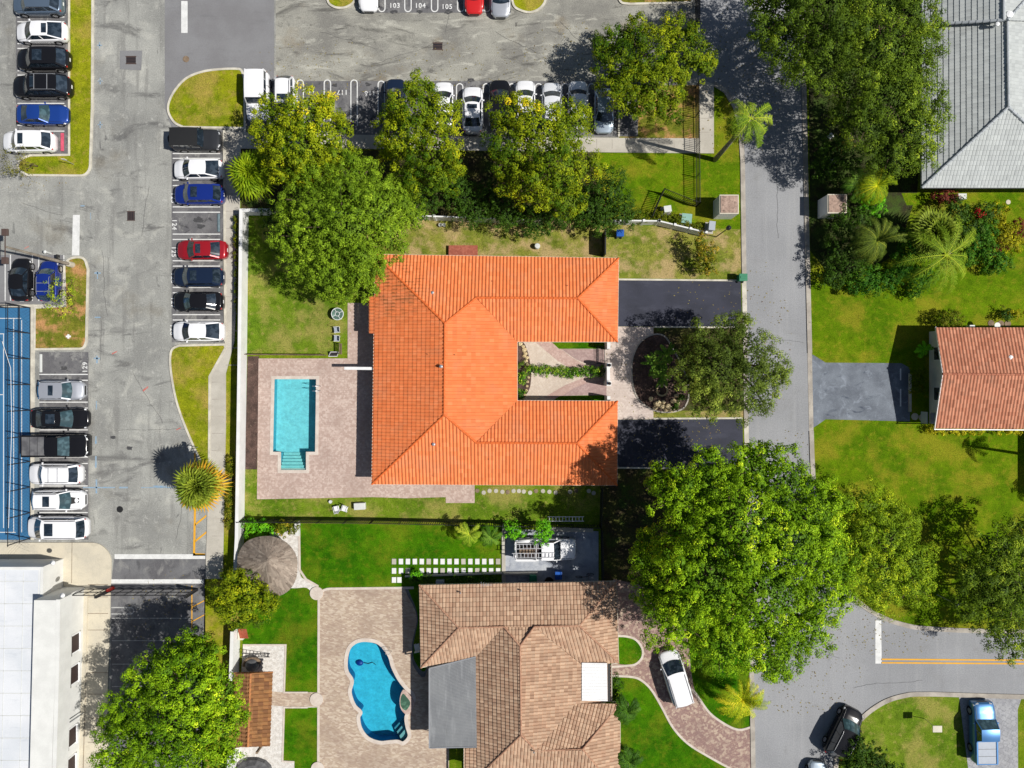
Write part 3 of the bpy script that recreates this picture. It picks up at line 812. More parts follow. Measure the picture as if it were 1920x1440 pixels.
mb.build('ladder', M['galv'], p2)
o = empty('pool_cleaner', W(675, 1242, -1.38) , 'dark blue robotic cleaner lying on the floor of the free form pool', 'pool cleaner')
mb = MB(); mb.lathe(wloc(o), [(.28, .02), (.32, .1), (.24, .25), (0, .28)], 14, 1.1, .9); mb.build('body', M['cleaner'], o, smooth=True)
mb = MB(); b = wloc(o); mb.tube([b + Vector((.4, 0, .1)), b + Vector((.8, -.1, .05)), b + Vector((1.2, .02, .04)), b + Vector((1.5, -.2, .03))], .03, 6); mb.build('hose', M['trim'], o)

# ------------------------------------------------------------------ tiled roofs
def fit_plane(pts):
    A = np.array([[p.x, p.y, 1] for p in pts]); b = np.array([p.z for p in pts])
    s, *_ = np.linalg.lstsq(A, b, rcond=None)
    return s
def slope(mb, polys, pitch=.31, course=.40, amp=.066, lip=.045, seed=0, prof='barrel', jitter=.4):
    """polys: convex px polygons with z per vertex [(px,py,z)...] sharing one plane"""
    rg = random.Random(seed)
    W3 = [[W(*p) for p in q] for q in polys]
    s = fit_plane([p for q in W3 for p in q])
    g = Vector((s[0], s[1], 0))
    slope_len = g.length
    up2 = g.normalized()                      # uphill, horizontal
    u = Vector((-up2.y, up2.x, 0))
    for q in W3:
        us = [p.dot(u) for p in q]; vs = [p.dot(up2) for p in q]
        u0, u1 = math.floor(min(us) / pitch - 1) * pitch, max(us) + pitch
        v0, v1 = math.floor(min(vs) / course - 1) * course, max(vs) + course
        nu = int((u1 - u0) / pitch) + 1; nv = int((v1 - v0) / course) + 1
        ks = 6
        if prof == 'barrel': hp = [0, .75, 1, .75, 0, -.35]
        elif prof == 'flat': hp = [0, .10, .12, .10, 0, -.9]; 
        elif prof == 'rib': hp = [0, 0, 0, 0, .9, .9]
        bm = bmesh.new(); uvl = bm.loops.layers.uv.new('UVMap')
        rows = []
        for j in range(nv):
            for e in (0, 1):
                v = v0 + (j + e) * course
                row = []
                for i in range(nu * ks + 1):
                    uu = u0 + i * pitch / ks
                    x = u * uu + up2 * v
                    z = s[0] * x.x + s[1] * x.y + s[2] + amp * hp[i % ks] + (lip if e == 0 else 0)
                    row.append(bm.verts.new((x.x, x.y, z)))
                rows.append(row)
        tint = {}
        for r in range(len(rows) - 1):
            j = r // 2
            for i in range(nu * ks):
                k = (i // ks, j)
                if k not in tint: tint[k] = (rg.random(), rg.random())
                f = bm.faces.new((rows[r][i], rows[r][i + 1], rows[r + 1][i + 1], rows[r + 1][i]))
                for l in f.loops: l[uvl].uv = tint[k]
        c = sum(q, Vector()) / len(q)
        for i in range(len(q)):
            a, b = q[i], q[(i + 1) % len(q)]
            d = b - a; n = Vector((d.y, -d.x, 0)).normalized()
            if n.dot(c - a) > 0: n = -n
            bmesh.ops.bisect_plane(bm, geom=bm.verts[:] + bm.edges[:] + bm.faces[:], plane_co=a, plane_no=n, clear_outer=True)
        bm.verts.index_update()
        base = len(mb.v)
        bm.verts.ensure_lookup_table()
        mb.v += [tuple(v.co) for v in bm.verts]
        flip = None
        for f in bm.faces:
            idx = [base + v.index for v in f.verts]
            f.normal_update()
            if f.normal.z < -1e-4: idx = idx[::-1]
            mb.f.append(idx); mb.uv.append(tuple(f.loops[0][uvl].uv))
        bm.free()
def caps(mb, a, b, r=.11, seg=.42, lift=.03):
    a = W(*a) + Vector((0, 0, lift)); b = W(*b) + Vector((0, 0, lift))
    L = (b - a).length; n = max(1, int(L / seg))
    for i in range(n):
        p = a.lerp(b, i / n); q = a.lerp(b, (i + 1) / n)
        mb.tube([p, q], [r * 1.12, r * .88], 8, True, (random.Random(i).random(), .5))
def inset(poly, d):
    """shrink a px polygon towards its middle by d px along each axis"""
    cx = sum(p[0] for p in poly) / len(poly); cy = sum(p[1] for p in poly) / len(poly)
    return [(p[0] - math.copysign(d, p[0] - cx), p[1] - math.copysign(d, p[1] - cy)) for p in poly]
def eave(mb, pts, z, w=.06, h=.16):
    P = [W(p[0], p[1], z) for p in pts]
    mb.ribbon(P, w, z - h, z + .02, True)
def vent_pipe(px, py, z, parent, mat='galv', r=.1):
    mb = MB(); p = W(px, py, z + .3); mb.lathe((p.x, p.y, z - .15), [(r, 0), (r, .42), (r * 1.5, .44), (r * 1.5, .5), (r * .5, .56), (0, .56)], 12)
    mb.build('vent_pipe', M[mat], parent)

# --- orange roof house
ZE, ZM, ZW = 2.6, 4.75, 3.95
ho = empty('house', W(930, 690), 'single storey house with a bright orange tiled hip roof around an open front courtyard', 'house')
def plan(px, py, z): return W(px, py, z)
NW = (703, 477, ZE); SW = (697, 908, ZE); NE = (1160, 484, ZE); N2 = (1158, 641, ZE); IN = (970, 641, ZE); IS = (970, 751, ZE); S1 = (1158, 752, ZE); SE = (1157, 910, ZE)
R1 = (834, 606, ZM); R2 = (833, 778, ZM); J1 = (893, 558, ZW); J2 = (893, 830, ZW); K1 = (1083, 559, ZW); K2 = (1082, 831, ZW)
OR = uvmat('orange_roof_tile', al(244, 142, 86, .84), al(238, 130, 74, .82), .75, (al(226, 146, 104), .45, .45, .72, .5), c3=al(247, 148, 94, .84), fine=.07)
def stain_mask(m, px, py, radius, colr, stretch):
    nt = m.node_tree; bs = nt.nodes['Principled BSDF']
    src = bs.inputs['Base Color'].links[0].from_socket
    g = N(nt, 'ShaderNodeNewGeometry').outputs['Position']
    d = N(nt, 'ShaderNodeVectorMath', operation='DISTANCE'); nt.links.new(g, d.inputs[0]); d.inputs[1].default_value = W(px, py, 3)
    a = ramp(nt, d.outputs['Value'], radius, radius * .3)
    w = N(nt, 'ShaderNodeTexWave'); w.wave_type = 'BANDS'; w.bands_direction = 'Y'; w.inputs['Scale'].default_value = 1.02; w.inputs['Distortion'].default_value = 2.0
    nt.links.new(g, w.inputs[0])
    b = ramp(nt, w.outputs['Fac'], .62, .8)
    n2 = ramp(nt, noise(nt, 1.4, 4, .6, stretch=stretch), .42, .58)
    mm = N(nt, 'ShaderNodeMath', operation='MULTIPLY'); nt.links.new(a, mm.inputs[0]); nt.links.new(b, mm.inputs[1])
    m3 = N(nt, 'ShaderNodeMath', operation='MULTIPLY'); nt.links.new(mm.outputs[0], m3.inputs[0]); nt.links.new(n2, m3.inputs[1])
    out = mix(nt, m3.outputs[0], src, colr, k=.75)
    nt.links.new(out, bs.inputs['Base Color'])
stain_mask(OR, 738, 540, 4.2, al(120, 88, 50), (1, 1, 1))
rf = MB()
Wm = (701, 560, ZE)
slope(rf, [[NW, R1, R2, SW]], seed=1)
slope(rf, [[NW, R1, J1, (893, 480, ZE)], [(893, 480, ZE), J1, K1, NE]], seed=2)
slope(rf, [[NE, K1, N2]], seed=3)
slope(rf, [[J1, K1, N2, IN]], seed=4)
slope(rf, [[R1, J1, IN, IS, J2, R2]], seed=5)
slope(rf, [[J2, K2, S1, IS]], seed=6)
slope(rf, [[S1, K2, SE]], seed=7)
slope(rf, [[SW, R2, J2, (893, 909, ZE)], [(893, 909, ZE), J2, K2, SE]], seed=8)
slope(rf, [[(692, 556, 2.5), (703, 556, 2.68), (703, 625, 2.68), (692, 625, 2.5)]], seed=9)
ro = rf.build('roof', OR, ho)
cp = MB()
for a, b in ((NW, R1), (R1, J1), (R1, R2), (R2, SW), (R2, J2), (J1, K1), (K1, NE), (K1, N2), (J2, K2), (K2, S1), (K2, SE)): caps(cp, a, b, .10)
cp.build('ridge_cap', uvmat('orange_ridge_tile', al(240, 122, 60), al(226, 112, 56), .75, fine=.06), ro)
ev = MB()
OUT = [NW, NE, N2, IN, IS, S1, SE, SW]
eave(ev, OUT, ZE - .02)
ev.flat([W(p[0], p[1], ZE - .14) for p in OUT], ZE - .14)
ev.build('fascia', M['stucco_cream'], ho)
wl = MB()
WALLP = [(722, 502), (1142, 502), (1142, 622), (952, 622), (952, 766), (1142, 766), (1142, 892), (716, 892)]
wl.prism(P2(WALLP), 0, ZE - .15)
wl.build('wall', M['stucco_cream'], ho)
for (x, y, z) in ((811, 549, 3.55), (827, 687, 4.7), (813, 833, 3.7)): vent_pipe(x, y, z, ho)
mb = MB()
for (x, y, z) in ((815, 494, 2.8), (922, 527, 3.4), (852, 665, 4.5), (801, 664, 4.3), (916, 861, 3.4), (810, 891, 2.8), (1064, 535, 3.6), (985, 660, 2.9)):
    p = W(x, y, z + .1); mb.lathe((p.x, p.y, z - .05), [(.035, 0), (.035, .2), (0, .2)], 8)
mb.build('roof_pin', M['trim'], ho)
mb = MB(); p0 = W(646, 690.5, 2.2); p1_ = W(702, 691, 2.35); mb.bar(p0, p1_, .26, .14); mb.build('canopy_beam', M['white_metal'], ho)
for side, (xw) in (('w', 716),):
    for y in (600, 700, 760, 840):
        mb = MB(); p = W(xw, y); mb.box((p.x - .02, p.y, 1.1), (.06, 1.8, 2.0)); f = mb.build('patio_door', M['white_metal'], ho)
        mb = MB(); mb.box((p.x - .06, p.y, 1.1), (.04, 1.6, 1.8)); mb.build('pane', M['winglass'], f)
for y in (562, 830):
    mb = MB(); p = W(1142, y); mb.box((p.x + .03, p.y, 1.15), (.06, 4.6, 2.2)); mb.build('garage_door', M['white_metal'], ho)
mb = MB(); mb.box(W(869, 471) + Vector((0, 0, .35)), (2.7, .95, .12)); 
o = empty('shed_roof', W(869, 471), 'small brick red lean-to slab against the north wall of the orange roof house', 'lean-to')
mb.build('slab', pavers('brick_red', al(176, 100, 80), al(160, 90, 74), al(190, 116, 96), .1, .6, 0), o)

# --- brown roof house
hb = empty('house', W(970, 1270), 'single storey house with a brown and tan tiled hip roof south of the truck pad', 'house')
BR = uvmat('brown_roof_tile', al(208, 176, 148), al(184, 148, 122), .8, (al(166, 138, 120), .8, .55, .78, .4), fine=.12)
bz, bw_, bm_ = 2.6, 3.85, 4.6
A1 = (786, 1097, bz); A2 = (789, 1252, bz); B1 = (1156, 1090, bz); B2 = (1160, 1243, bz)
Q1 = (860, 1177, 3.95); Q2 = (945, 1175, 4.05); Q3 = (975, 1211, 4.6); Q4 = (1002, 1175, 4.15); Q5 = (1086, 1173, 3.95)
Q6 = (977, 1378, 4.6); V1 = (892, 1231, bz); V2 = (1090, 1245, 2.95); 
Q7 = (1005, 1407, 3.95); Q8 = (1092, 1405, 3.9); V3 = (1078, 1320, 3.1); C1 = (1148, 1316, 2.3); C1b = (1163, 1318, bz); C2 = (1163, 1490, bz)
rf = MB(); kw = dict(pitch=.30, course=.38, amp=.075, lip=.06, prof='flat')
slope(rf, [[A1, Q1, A2]], seed=11, **kw)
slope(rf, [[A1, Q1, Q2, (945, 1094, bz)], [(945, 1094, bz), Q2, (975, 1175, 3.88), (975, 1093, bz)], [(975, 1093, bz), (975, 1175, 3.88), Q4, (1002, 1093, bz)], [(1002, 1093, bz), Q4, Q5, B1]], seed=12, **kw)
slope(rf, [[(944, 1174, 3.88), (1003, 1174, 3.88), Q3]], seed=12, **kw)
slope(rf, [[Q1, Q2, V1, A2]], seed=13, **kw)
slope(rf, [[B1, Q5, B2]], seed=14, **kw)
slope(rf, [[Q4, Q5, B2, V2]], seed=15, **kw)
slope(rf, [[Q2, Q3, Q6, (893, 1460, bz), V1]], seed=16, **kw)
slope(rf, [[(893, 1402, 2.58), (893, 1460, 2.58), (870, 1460, 2.35), (870, 1403, 2.35)]], seed=16, **kw)
slope(rf, [[Q3, Q4, V2, V3, Q7, Q6], [V2, (1147, 1246, 2.3), C1, V3]], seed=17, **kw)
slope(rf, [[V3, C1b, Q8, Q7]], seed=18, **kw)
slope(rf, [[C1b, Q8, C2]], seed=19, **kw)
slope(rf, [[Q6, Q7, (1005, 1490, bz), (893, 1462, bz)], [Q7, Q8, C2, (1005, 1492, bz)]], seed=20, **kw)
ro = rf.build('roof', BR, hb)
cp = MB()
for a, b in ((A1, Q1), (Q1, A2), (Q1, Q2), (Q2, Q3), (Q3, Q4), (Q4, Q5), (Q5, B1), (Q5, B2), (Q3, Q6), (Q6, Q7), (Q7, Q8), (Q8, C1b), (Q8, C2), (Q6, (893, 1460, bz))): caps(cp, a, b, .085)
cp.build('ridge_cap', uvmat('brown_ridge_tile', al(200, 156, 128), al(176, 132, 108), .8, fine=.1), ro)
OUTB = [A1, B1, B2, (1147, 1245, bz), (1147, 1316, bz), C1b, (1163, 1490, bz), (870, 1490, bz), (870, 1403, bz), (893, 1403, bz), V1, A2]
ev = MB(); eave(ev, OUTB, bz - .25); ev.build('fascia', M['stucco_cream'], hb)
wl = MB(); wl.prism(P2([(806, 1122), (1138, 1118), (1138, 1230), (1122, 1232), (1122, 1310), (1140, 1320), (1140, 1480), (900, 1480), (900, 1236), (806, 1232)]), 0, bz - .35)
wl.build('wall', M['stucco_cream'], hb)
# flat grey patio roof and the white one
mb = MB()
q = [W(805, 1253, 2.6), W(892, 1231, 2.75), W(894, 1400, 2.75), W(805, 1402, 2.6)]
n = 60
for i in range(n):
    a0 = q[0].lerp(q[3], i / n); b0 = q[1].lerp(q[2], i / n); a1 = q[0].lerp(q[3], (i + 1) / n); b1 = q[1].lerp(q[2], (i + 1) / n)
    am = a0.lerp(a1, .5) + Vector((0, 0, .03)); bm2 = b0.lerp(b1, .5) + Vector((0, 0, .03))
    mb.add([a0, b0, bm2, am, b1, a1], [(1, 0, 3, 2), (2, 3, 5, 4)])
pr = mb.build('patio_roof', M['grey_metal'], hb)
mb = MB(); mb.bar(q[0], q[3], .1, .14); mb.bar(q[3], q[2], .08, .14); mb.bar(q[0], q[1], .08, .12); mb.build('gutter', M['galv'], pr)
for f in (.03, .5, .97):
    mb = MB(); a0 = q[0].lerp(q[3], f); mb.tube([(a0.x + .15, a0.y, 0), (a0.x + .15, a0.y, 2.55)], .05, 8); mb.build('post', M['white_metal'], pr)
mb = MB()
q = [W(1091, 1243, 3.1), W(1138, 1243, 3.0), W(1139, 1314, 3.0), W(1091, 1314, 3.1)]
mb.prism(q, 2.75, 3.08)
for i in range(12):
    a0 = q[0].lerp(q[3], (i + .5) / 12); b0 = q[1].lerp(q[2], (i + .5) / 12)
    mb.bar((a0.x, a0.y, 3.09), (b0.x, b0.y, 3.09), .05, .03)
mb.build('entry_roof', M['white_metal'], hb)
mb = MB(); mb.bar(W(1142, 1243, 2.7), W(1142, 1315, 2.7), .22, .1); mb.build('gutter', M['trim'], hb)
for (x, y, z) in ((977, 1108, 2.85), (863, 1112, 2.9), (1001, 1411, 4.0)): vent_pipe(x, y, z, hb, r=.05)
mb = MB(); p = W(913, 1095, 2.9); mb.tube([(p.x, p.y, 2.6), (p.x, p.y, 3.2)], .02, 6)
for k in range(5): mb.bar((p.x - .5 + k * .22, p.y - .28 + .05 * k, 3.2), (p.x - .5 + k * .22, p.y + .28 - .05 * k, 3.2), .025, .02)
mb.bar((p.x - .55, p.y, 3.2), (p.x + .5, p.y, 3.2), .03, .03)
tag(mb.build('roof_antenna', M['galv'], hb))
mb = MB(); p = W(826, 1093); mb.box((p.x, p.y, .35), (.75, .75, .7)); 
tag(mb.build('air_conditioner', M['util_grey'], None, origin=p, bevel=.04), 'pale grey air conditioner box at the north wall of the brown roof house', 'air conditioner')

# --- red roof house on the east side
hr = empty('house', W(1850, 705), 'house with a weathered red tiled gable roof at the east edge', 'house')
RR = uvmat('red_roof_tile', al(212, 148, 118), al(190, 124, 96), .8, (al(136, 102, 86), .7, .55, .75, .5), fine=.12)
rf = MB()
e0, e1 = 2.6, 3.75
slope(rf, [[(1754, 614, e0), (1767, 701, e1), (2220, 705, e1), (2200, 614, e0)]], pitch=.30, course=.36, amp=.055, lip=.03, seed=21)
slope(rf, [[(1752, 803, e0), (1767, 701, e1), (2220, 705, e1), (2200, 806, e0)]], pitch=.30, course=.36, amp=.055, lip=.03, seed=22)
ro = rf.build('roof', RR, hr)
cp = MB(); caps(cp, (1767, 701, e1), (2220, 705, e1), .1); cp.build('ridge_cap', uvmat('red_ridge_tile', al(196, 128, 100), al(176, 108, 84), .8), ro)
mb = MB(); mb.bar(W(1754, 613, e0 - .05), W(1767, 701, e1 - .05), .05, .14); mb.bar(W(1767, 701, e1 - .05), W(1752, 804, e0 - .05), .05, .14)
mb.bar(W(1751, 805, e0), W(2200, 808, e0), .08, .14); mb.build('fascia', M['white_metal'], hr)
wl = MB()
ax = W(1742, 0).x; bx = ax + 24; ay = W(0, 622).y; by = W(0, 794).y; my = (ay + by) / 2
wl.add([(ax, ay, 0), (ax, by, 0), (ax, by, 2.5), (ax, my, 3.55), (ax, ay, 2.5), (bx, ay, 0), (bx, by, 0), (bx, by, 2.5), (bx, ay, 2.5)],
       [(0, 4, 3, 2, 1), (0, 5, 8, 4), (1, 2, 7, 6)])
wl.build('wall', M['stucco'], hr)
for y in (664, 738):
    mb = MB(); p = W(1742, y); mb.box((p.x - .03, p.y, 1.45), (.08, 1.3, 1.2)); f = mb.build('window', M['white_metal'], hr)
    mb = MB(); mb.box((p.x - .06, p.y, 1.45), (.05, 1.15, 1.05)); mb.build('pane', M['winglass'], f)
vent_pipe(1895, 670, 3.05, hr, 'white_metal', .13)
mb = MB(); mb.box(W(1743, 783) + Vector((0, 0, 1.1)), (1.1, 1.0, .08)); mb.bar(W(1733, 772, 1.1), W(1733, 794, 1.1), .06, 1.0)
mb.build('porch_roof', M['util_grey'], hr)

# --- grey roof house, north east
hg = empty('house', W(1850, 190), 'large house with a light grey tiled hip roof behind the tall trees', 'house')
GR = uvmat('grey_roof_tile', al(204, 208, 206), al(190, 194, 193), .75, (al(176, 180, 178), .4, .5, .75, .35), fine=.07)
z0, z1 = 3.2, 6.0
rf = MB(); kw = dict(pitch=.30, course=.385, amp=.03, lip=.045, prof='flat')
sw = (1728, 352, z0); rd = (1890, 201, z1); rt = (1888, 38, z1)
slope(rf, [[sw, rd, rt, (1728, 47, z0)]], seed=31, **kw)
slope(rf, [[sw, rd, (2052, 352, z0)]], seed=32, **kw)
slope(rf, [[rd, rt, (2052, 47, z0), (2052, 352, z0)]], seed=33, **kw)
slope(rf, [[(1728, 44, z0 + .35), (1881, 38, z1 + .35), (1881, -120, z1 + .35), (1728, -120, z0 + .35)]], seed=34, **kw)
slope(rf, [[(1881, 38, z1 + .35), (1881, -120, z1 + .35), (2052, -120, z0 + .3), (2052, 44, z0 + .3)]], seed=35, **kw)
ro = rf.build('roof', GR, hg)
cp = MB()
for a, b in ((sw, rd), (rd, rt), (rd, (2052, 352, z0)), ((1728, 47, z0 + .35), (1883, 38, z1 + .35)), ((1881, -120, z1 + .35), (1881, 38, z1 + .35)), ((1888, 38, z1 + .3), (1940, -20, z1 - .6))): caps(cp, a, b, .12, .5, .04)
cp.build('ridge_cap', uvmat('grey_ridge_tile', al(198, 202, 206), al(180, 186, 190), .7, fine=.06), ro)
wl = MB(); wl.prism(P2([(1752, -150), (2030, -150), (2030, 335), (1752, 335)]), 0, z0 - .1); wl.build('wall', M['stucco'], hg)
mb = MB(); eave(mb, [sw, (2052, 352, z0), (2052, -120, z0), (1728, -120, z0)], z0 - .05); mb.build('fascia', M['grey_metal'], hg)
vent_pipe(1870, 45, 5.8, hg, 'white_metal', .12); vent_pipe(1893, 27, 6.0, hg, 'white_metal', .2)
for x in (1800, 1860):
    mb = MB(); p = W(x, 335); mb.box((p.x, p.y - .03, 1.5), (1.8, .08, 1.3)); f = mb.build('window', M['white_metal'], hg)
    mb = MB(); mb.box((p.x, p.y - .06, 1.5), (1.65, .06, 1.15)); mb.build('pane', M['winglass'], f)
mb = MB(); mb.box(W(1797, 371) + Vector((0, 0, .3)), (.8, .5, .6)); tag(mb.build('garden_box', M['util_white'], None, origin=W(1797, 371)), 'small white box on the grass just below the grey roof house', 'box')

# --- white building, south west
hw = empty('building', W(80, 1280), 'white commercial building with flat membrane roof and dark windows in the south west corner', 'building')
def quad(mb, a, b, c, d): mb.add([a, b, c, d], [(0, 1, 2, 3)])
ZR = 2.9; ZP = 4.2
rp = [(-300, 1062), (82, 1062), (81, 1127), (68, 1500), (-300, 1500)]
rpw = [W(x, y, ZR) for x, y in rp]
mb = MB(); mb.prism(rpw, .1, ZR); mb.build('wall', M['stucco'], hw)
mb = MB(); mb.flat(rpw, ZR + .02); mb.build('roof', M['rubber_roof'], hw)
mb = MB(); mb.ribbon([W(-300, 1065, ZR), W(80, 1065, ZR), W(79, 1122, ZR)], .25, ZR, ZR + .12)
mb.ribbon([W(-300, 1064, ZR), W(74, 1068, ZR), W(72, 1127, ZR), W(60, 1500, ZR)], .05, ZR, ZR + .05)
mb.build('parapet', M['stucco'], hw)
mb = MB()
for y in range(1090, 1500, 42): mb.bar(W(-300, y, ZR + .03), W(68, y, ZR + .03), .05, .02)
for x in (10, 44): mb.bar(W(x, 1072, ZR + .03), W(x - 8, 1500, ZR + .03), .04, .02)
mb.build('membrane_seam', M['util_white'], hw)
# wing: sloping corrugated strip, coping, wall
a = [(82, 1130), (79, 1230), (75, 1340), (70, 1500)]
b = [(105, 1124), (103, 1230), (100, 1340), (95, 1500)]
mb = MB(); nn = 64
for i in range(nn):
    t = i / nn; t2 = (i + 1) / nn
    def L(q, t):
        return (q[0][0] + (q[-1][0] - q[0][0]) * t, q[0][1] + (q[-1][1] - q[0][1]) * t)
    A, B, A2_, B2_ = L(a, t), L(b, t), L(a, t2), L(b, t2)
    p = [W(*A, ZR + .05), W(*B, ZP - .1), W(*B2_, ZP - .1), W(*A2_, ZR + .05)]
    m1 = p[0].lerp(p[3], .5) + Vector((0, 0, .09)); m2 = p[1].lerp(p[2], .5) + Vector((0, 0, .09))
    mb.add([p[0], p[1], m2, m1, p[2], p[3]], [(3, 2, 1, 0), (5, 4, 2, 3)])
mb.build('sloping_roof', surf('pale_corrugated', al(190, 190, 186), al(178, 178, 174), .6, fine=(9, .04)), hw)
def wallpt(x, y, z): return W(x, y, z)
wl = MB()
top = [W(109, 1124, ZP), W(108, 1230, ZP), W(105, 1340, ZP), W(100, 1500, ZP)]
wl.ribbon(top, .35, 2.5, ZP + .02); wl.build('parapet', M['stucco'], hw)
wl = MB(); fp = [(160, 1100), (157, 1230), (153, 1340), (148, 1500), (110, 1500), (120, 1100)]
wl.prism(P2(fp), .1, ZP - .02); wl.build('wing_wall', M['stucco'], hw)
mb = MB(); mb.ribbon(P2([(162, 1104), (159, 1230), (155, 1340), (150, 1500)]), .5, .1, .22); mb.build('plinth', M['beige_walk'], hw)
def wallx(y): return np.interp(y, [1100, 1230, 1340, 1500], [160, 157, 153, 148])
for yb, sc in ((1195, 1), (1252, 1), (1366, 1), (1420, 1)):
    p = W(wallx(yb), yb); mb = MB()
    mb.box((p.x + .02, p.y, 1.55), (.1, 1.75, 1.35)); f = mb.build('window', M['white_metal'], hw)
    mb = MB(); mb.box((p.x + .06, p.y, 1.5), (.06, 1.5, 1.15)); mb.build('pane', M['maroon'], f)
    mb = MB(); mb.box((p.x + .1, p.y, 2.28), (.3, 1.85, .1)); mb.build('sill', M['trim'], f)
    mb = MB(); mb.box((p.x + .1, p.y - .05, .82), (.16, 1.8, .1)); mb.build('sill', M['white_metal'], f)
mb = MB(); p = W(152, 1309); mb.box((p.x + .1, p.y, 2.9), (.12, .35, .5)); mb.build('wall_vent', M['trim'], hw)
mb = MB(); mb.bar(W(155, 1336, .2) + Vector((.1, 0, 0)), W(104, 1371, ZP) + Vector((.1, 0, 0)), .06, .1); mb.build('expansion_joint', M['grey_metal'], hw)
mb = MB(); mb.lathe(W(118, 1116, ZP), [(.22, 0), (.22, .1), (0, .3)], 12); mb.lathe(W(100, 1055, ZR), [(.22, 0), (.22, .1), (0, .3)], 12); mb.build('roof_light', M['white_metal'], hw, smooth=True)

# --- tiled garden shed, thatched hut
sh = empty('garden_shelter', W(474, 1330), 'narrow garden shelter with a brown clay tiled ridge roof beside the white wall', 'garden shelter')
rf = MB(); kw = dict(pitch=.36, course=.42, amp=.10, lip=.05)
slope(rf, [[(439, 1262, 2.2), (470, 1262, 2.6), (465, 1400, 2.6), (440, 1402, 2.2)]], seed=41, **kw)
slope(rf, [[(512, 1260, 2.1), (470, 1262, 2.6), (465, 1400, 2.6), (507, 1398, 2.1)]], seed=42, **kw)
ro = rf.build('roof', uvmat('clay_tile', al(178, 130, 84), al(140, 98, 68), .8, (al(92, 70, 54), 1.2, .5, .75, .5), fine=.15), sh)
cp = MB(); caps(cp, (470, 1262, 2.6), (465, 1400, 2.6), .11); caps(cp, (439, 1262, 2.2), (512, 1260, 2.2), .08); cp.build('ridge_cap', uvmat('clay_ridge_tile', al(200, 136, 84), al(176, 116, 78), .8), ro)
for x, y in ((446, 1270), (500, 1270), (446, 1392), (496, 1390)):
    mb = MB(); p = W(x, y); mb.box((p.x, p.y, 1.05), (.18, .18, 2.1)); mb.build('post', M['wood'], sh)
th = empty('thatched_hut', W(505, 1055), 'round tiki hut with a grey brown thatched roof at the lawn corner', 'thatched hut')
OUTT = smooth([(447, 1048), (458, 1022), (480, 1009), (510, 1007), (537, 1019), (553, 1040), (556, 1062), (552, 1088), (537, 1108), (515, 1117), (498, 1112), (488, 1098), (466, 1084), (450, 1072)], True, 10)
rg = random.Random(8); mb = MB(); apex = W(502, 1050, 4.0); nT = len(OUTT)
for ring in range(7):
    t0, t1 = ring / 7, (ring + 1.35) / 7
    for k in range(nT * 3):
        f = k / 3; i = int(f); fr = f - i
        e = Vector(OUTT[i]).lerp(Vector(OUTT[(i + 1) % nT]), fr); ej = Vector(OUTT[(i + 1) % nT]) - Vector(OUTT[i]); 
        if ej.length: ej.normalize()
        zt = 3.9 - 1.75 * t0; zb_ = 3.9 - 1.75 * min(1.04, t1)
        c = Vector((502, 1050)); j = rg.uniform(-.03, .03)
        w = 1.4 + rg.uniform(0, .8)
        a = c + (e - c) * (t0); b = c + (e - c) * min(1.03, t1 + j)
        lift = rg.uniform(0, .05)
        mb.add([W(a.x - ej.x * w, a.y - ej.y * w, zt + .08 + lift), W(a.x + ej.x * w, a.y + ej.y * w, zt + .08 + lift), W(b.x + ej.x * w + rg.uniform(-1, 1), b.y + ej.y * w, zb_ + lift + .05), W(b.x - ej.x * w, b.y - ej.y * w, zb_ + lift + .05)],
               [(0, 1, 2, 3)], (rg.random(), rg.random()))
mb.build('thatch', uvmat('thatch', al(172, 158, 144), al(140, 126, 114), .95, fine=.25, spec=.05), th)
for x, y in ((475, 1035), (530, 1040), (530, 1085), (490, 1085)):
    mb = MB(); p = W(x, y); mb.tube([(p.x, p.y, 0), (p.x, p.y, 2.5)], .09, 8); mb.build('post', M['wood'], th)

# ------------------------------------------------------------------ walls, fences, gates
def wall_thing(pts, label, h=1.5, t=.18, mat='white_pvc', posts=None, cat='wall', name='garden_wall', group=None, cap=None):
    P = P2(pts)
    o = empty(name, P[0], label, cat, group)
    mb = MB(); mb.ribbon(P, t, 0, h); mb.build('panel', M[mat], o)
    if cap: mb = MB(); mb.ribbon(P, t + .1, h, h + .07); mb.build('coping', M[cap], o)
    if posts:
        tot = 0
        for a, b in zip(P[:-1], P[1:]):
            n = max(1, int((b - a).length / posts))
            for i in range(n + 1):
                q = a.lerp(b, i / n)
                m2 = MB(); m2.box((q.x, q.y, (h + .12) / 2), (t + .1, t + .1, h + .12), math.atan2((b - a).y, (b - a).x)); m2.build('post', M[mat], o)
    return o
wall_thing([(512, 402), (464, 402), (461, 670), (456, 1000), (453, 1068)], 'long white boundary wall between the parking lot sidewalk and the orange roof house', 1.55, .2, posts=None, cap='white_pvc')
wall_thing([(449, 1172), (446, 1262)], 'white wall stretch above the tiled garden shelter', 1.7, .2, cap='white_pvc')
wall_thing([(443, 1398), (440, 1600)], 'white wall stretch below the tiled garden shelter', 1.7, .2, cap='white_pvc')
wall_thing([(515, 401), (700, 408), (934, 417), (1012, 419)], 'white panel wall half buried in the dark green hedge trees', 1.5, .12, posts=2.4, cat='fence', name='panel_fence')
wall_thing([(1145, 420), (1230, 421), (1316, 442)], 'white panel fence bending down to the street lawn behind the utility boxes', 1.5, .12, posts=1.4, cat='fence', name='panel_fence')
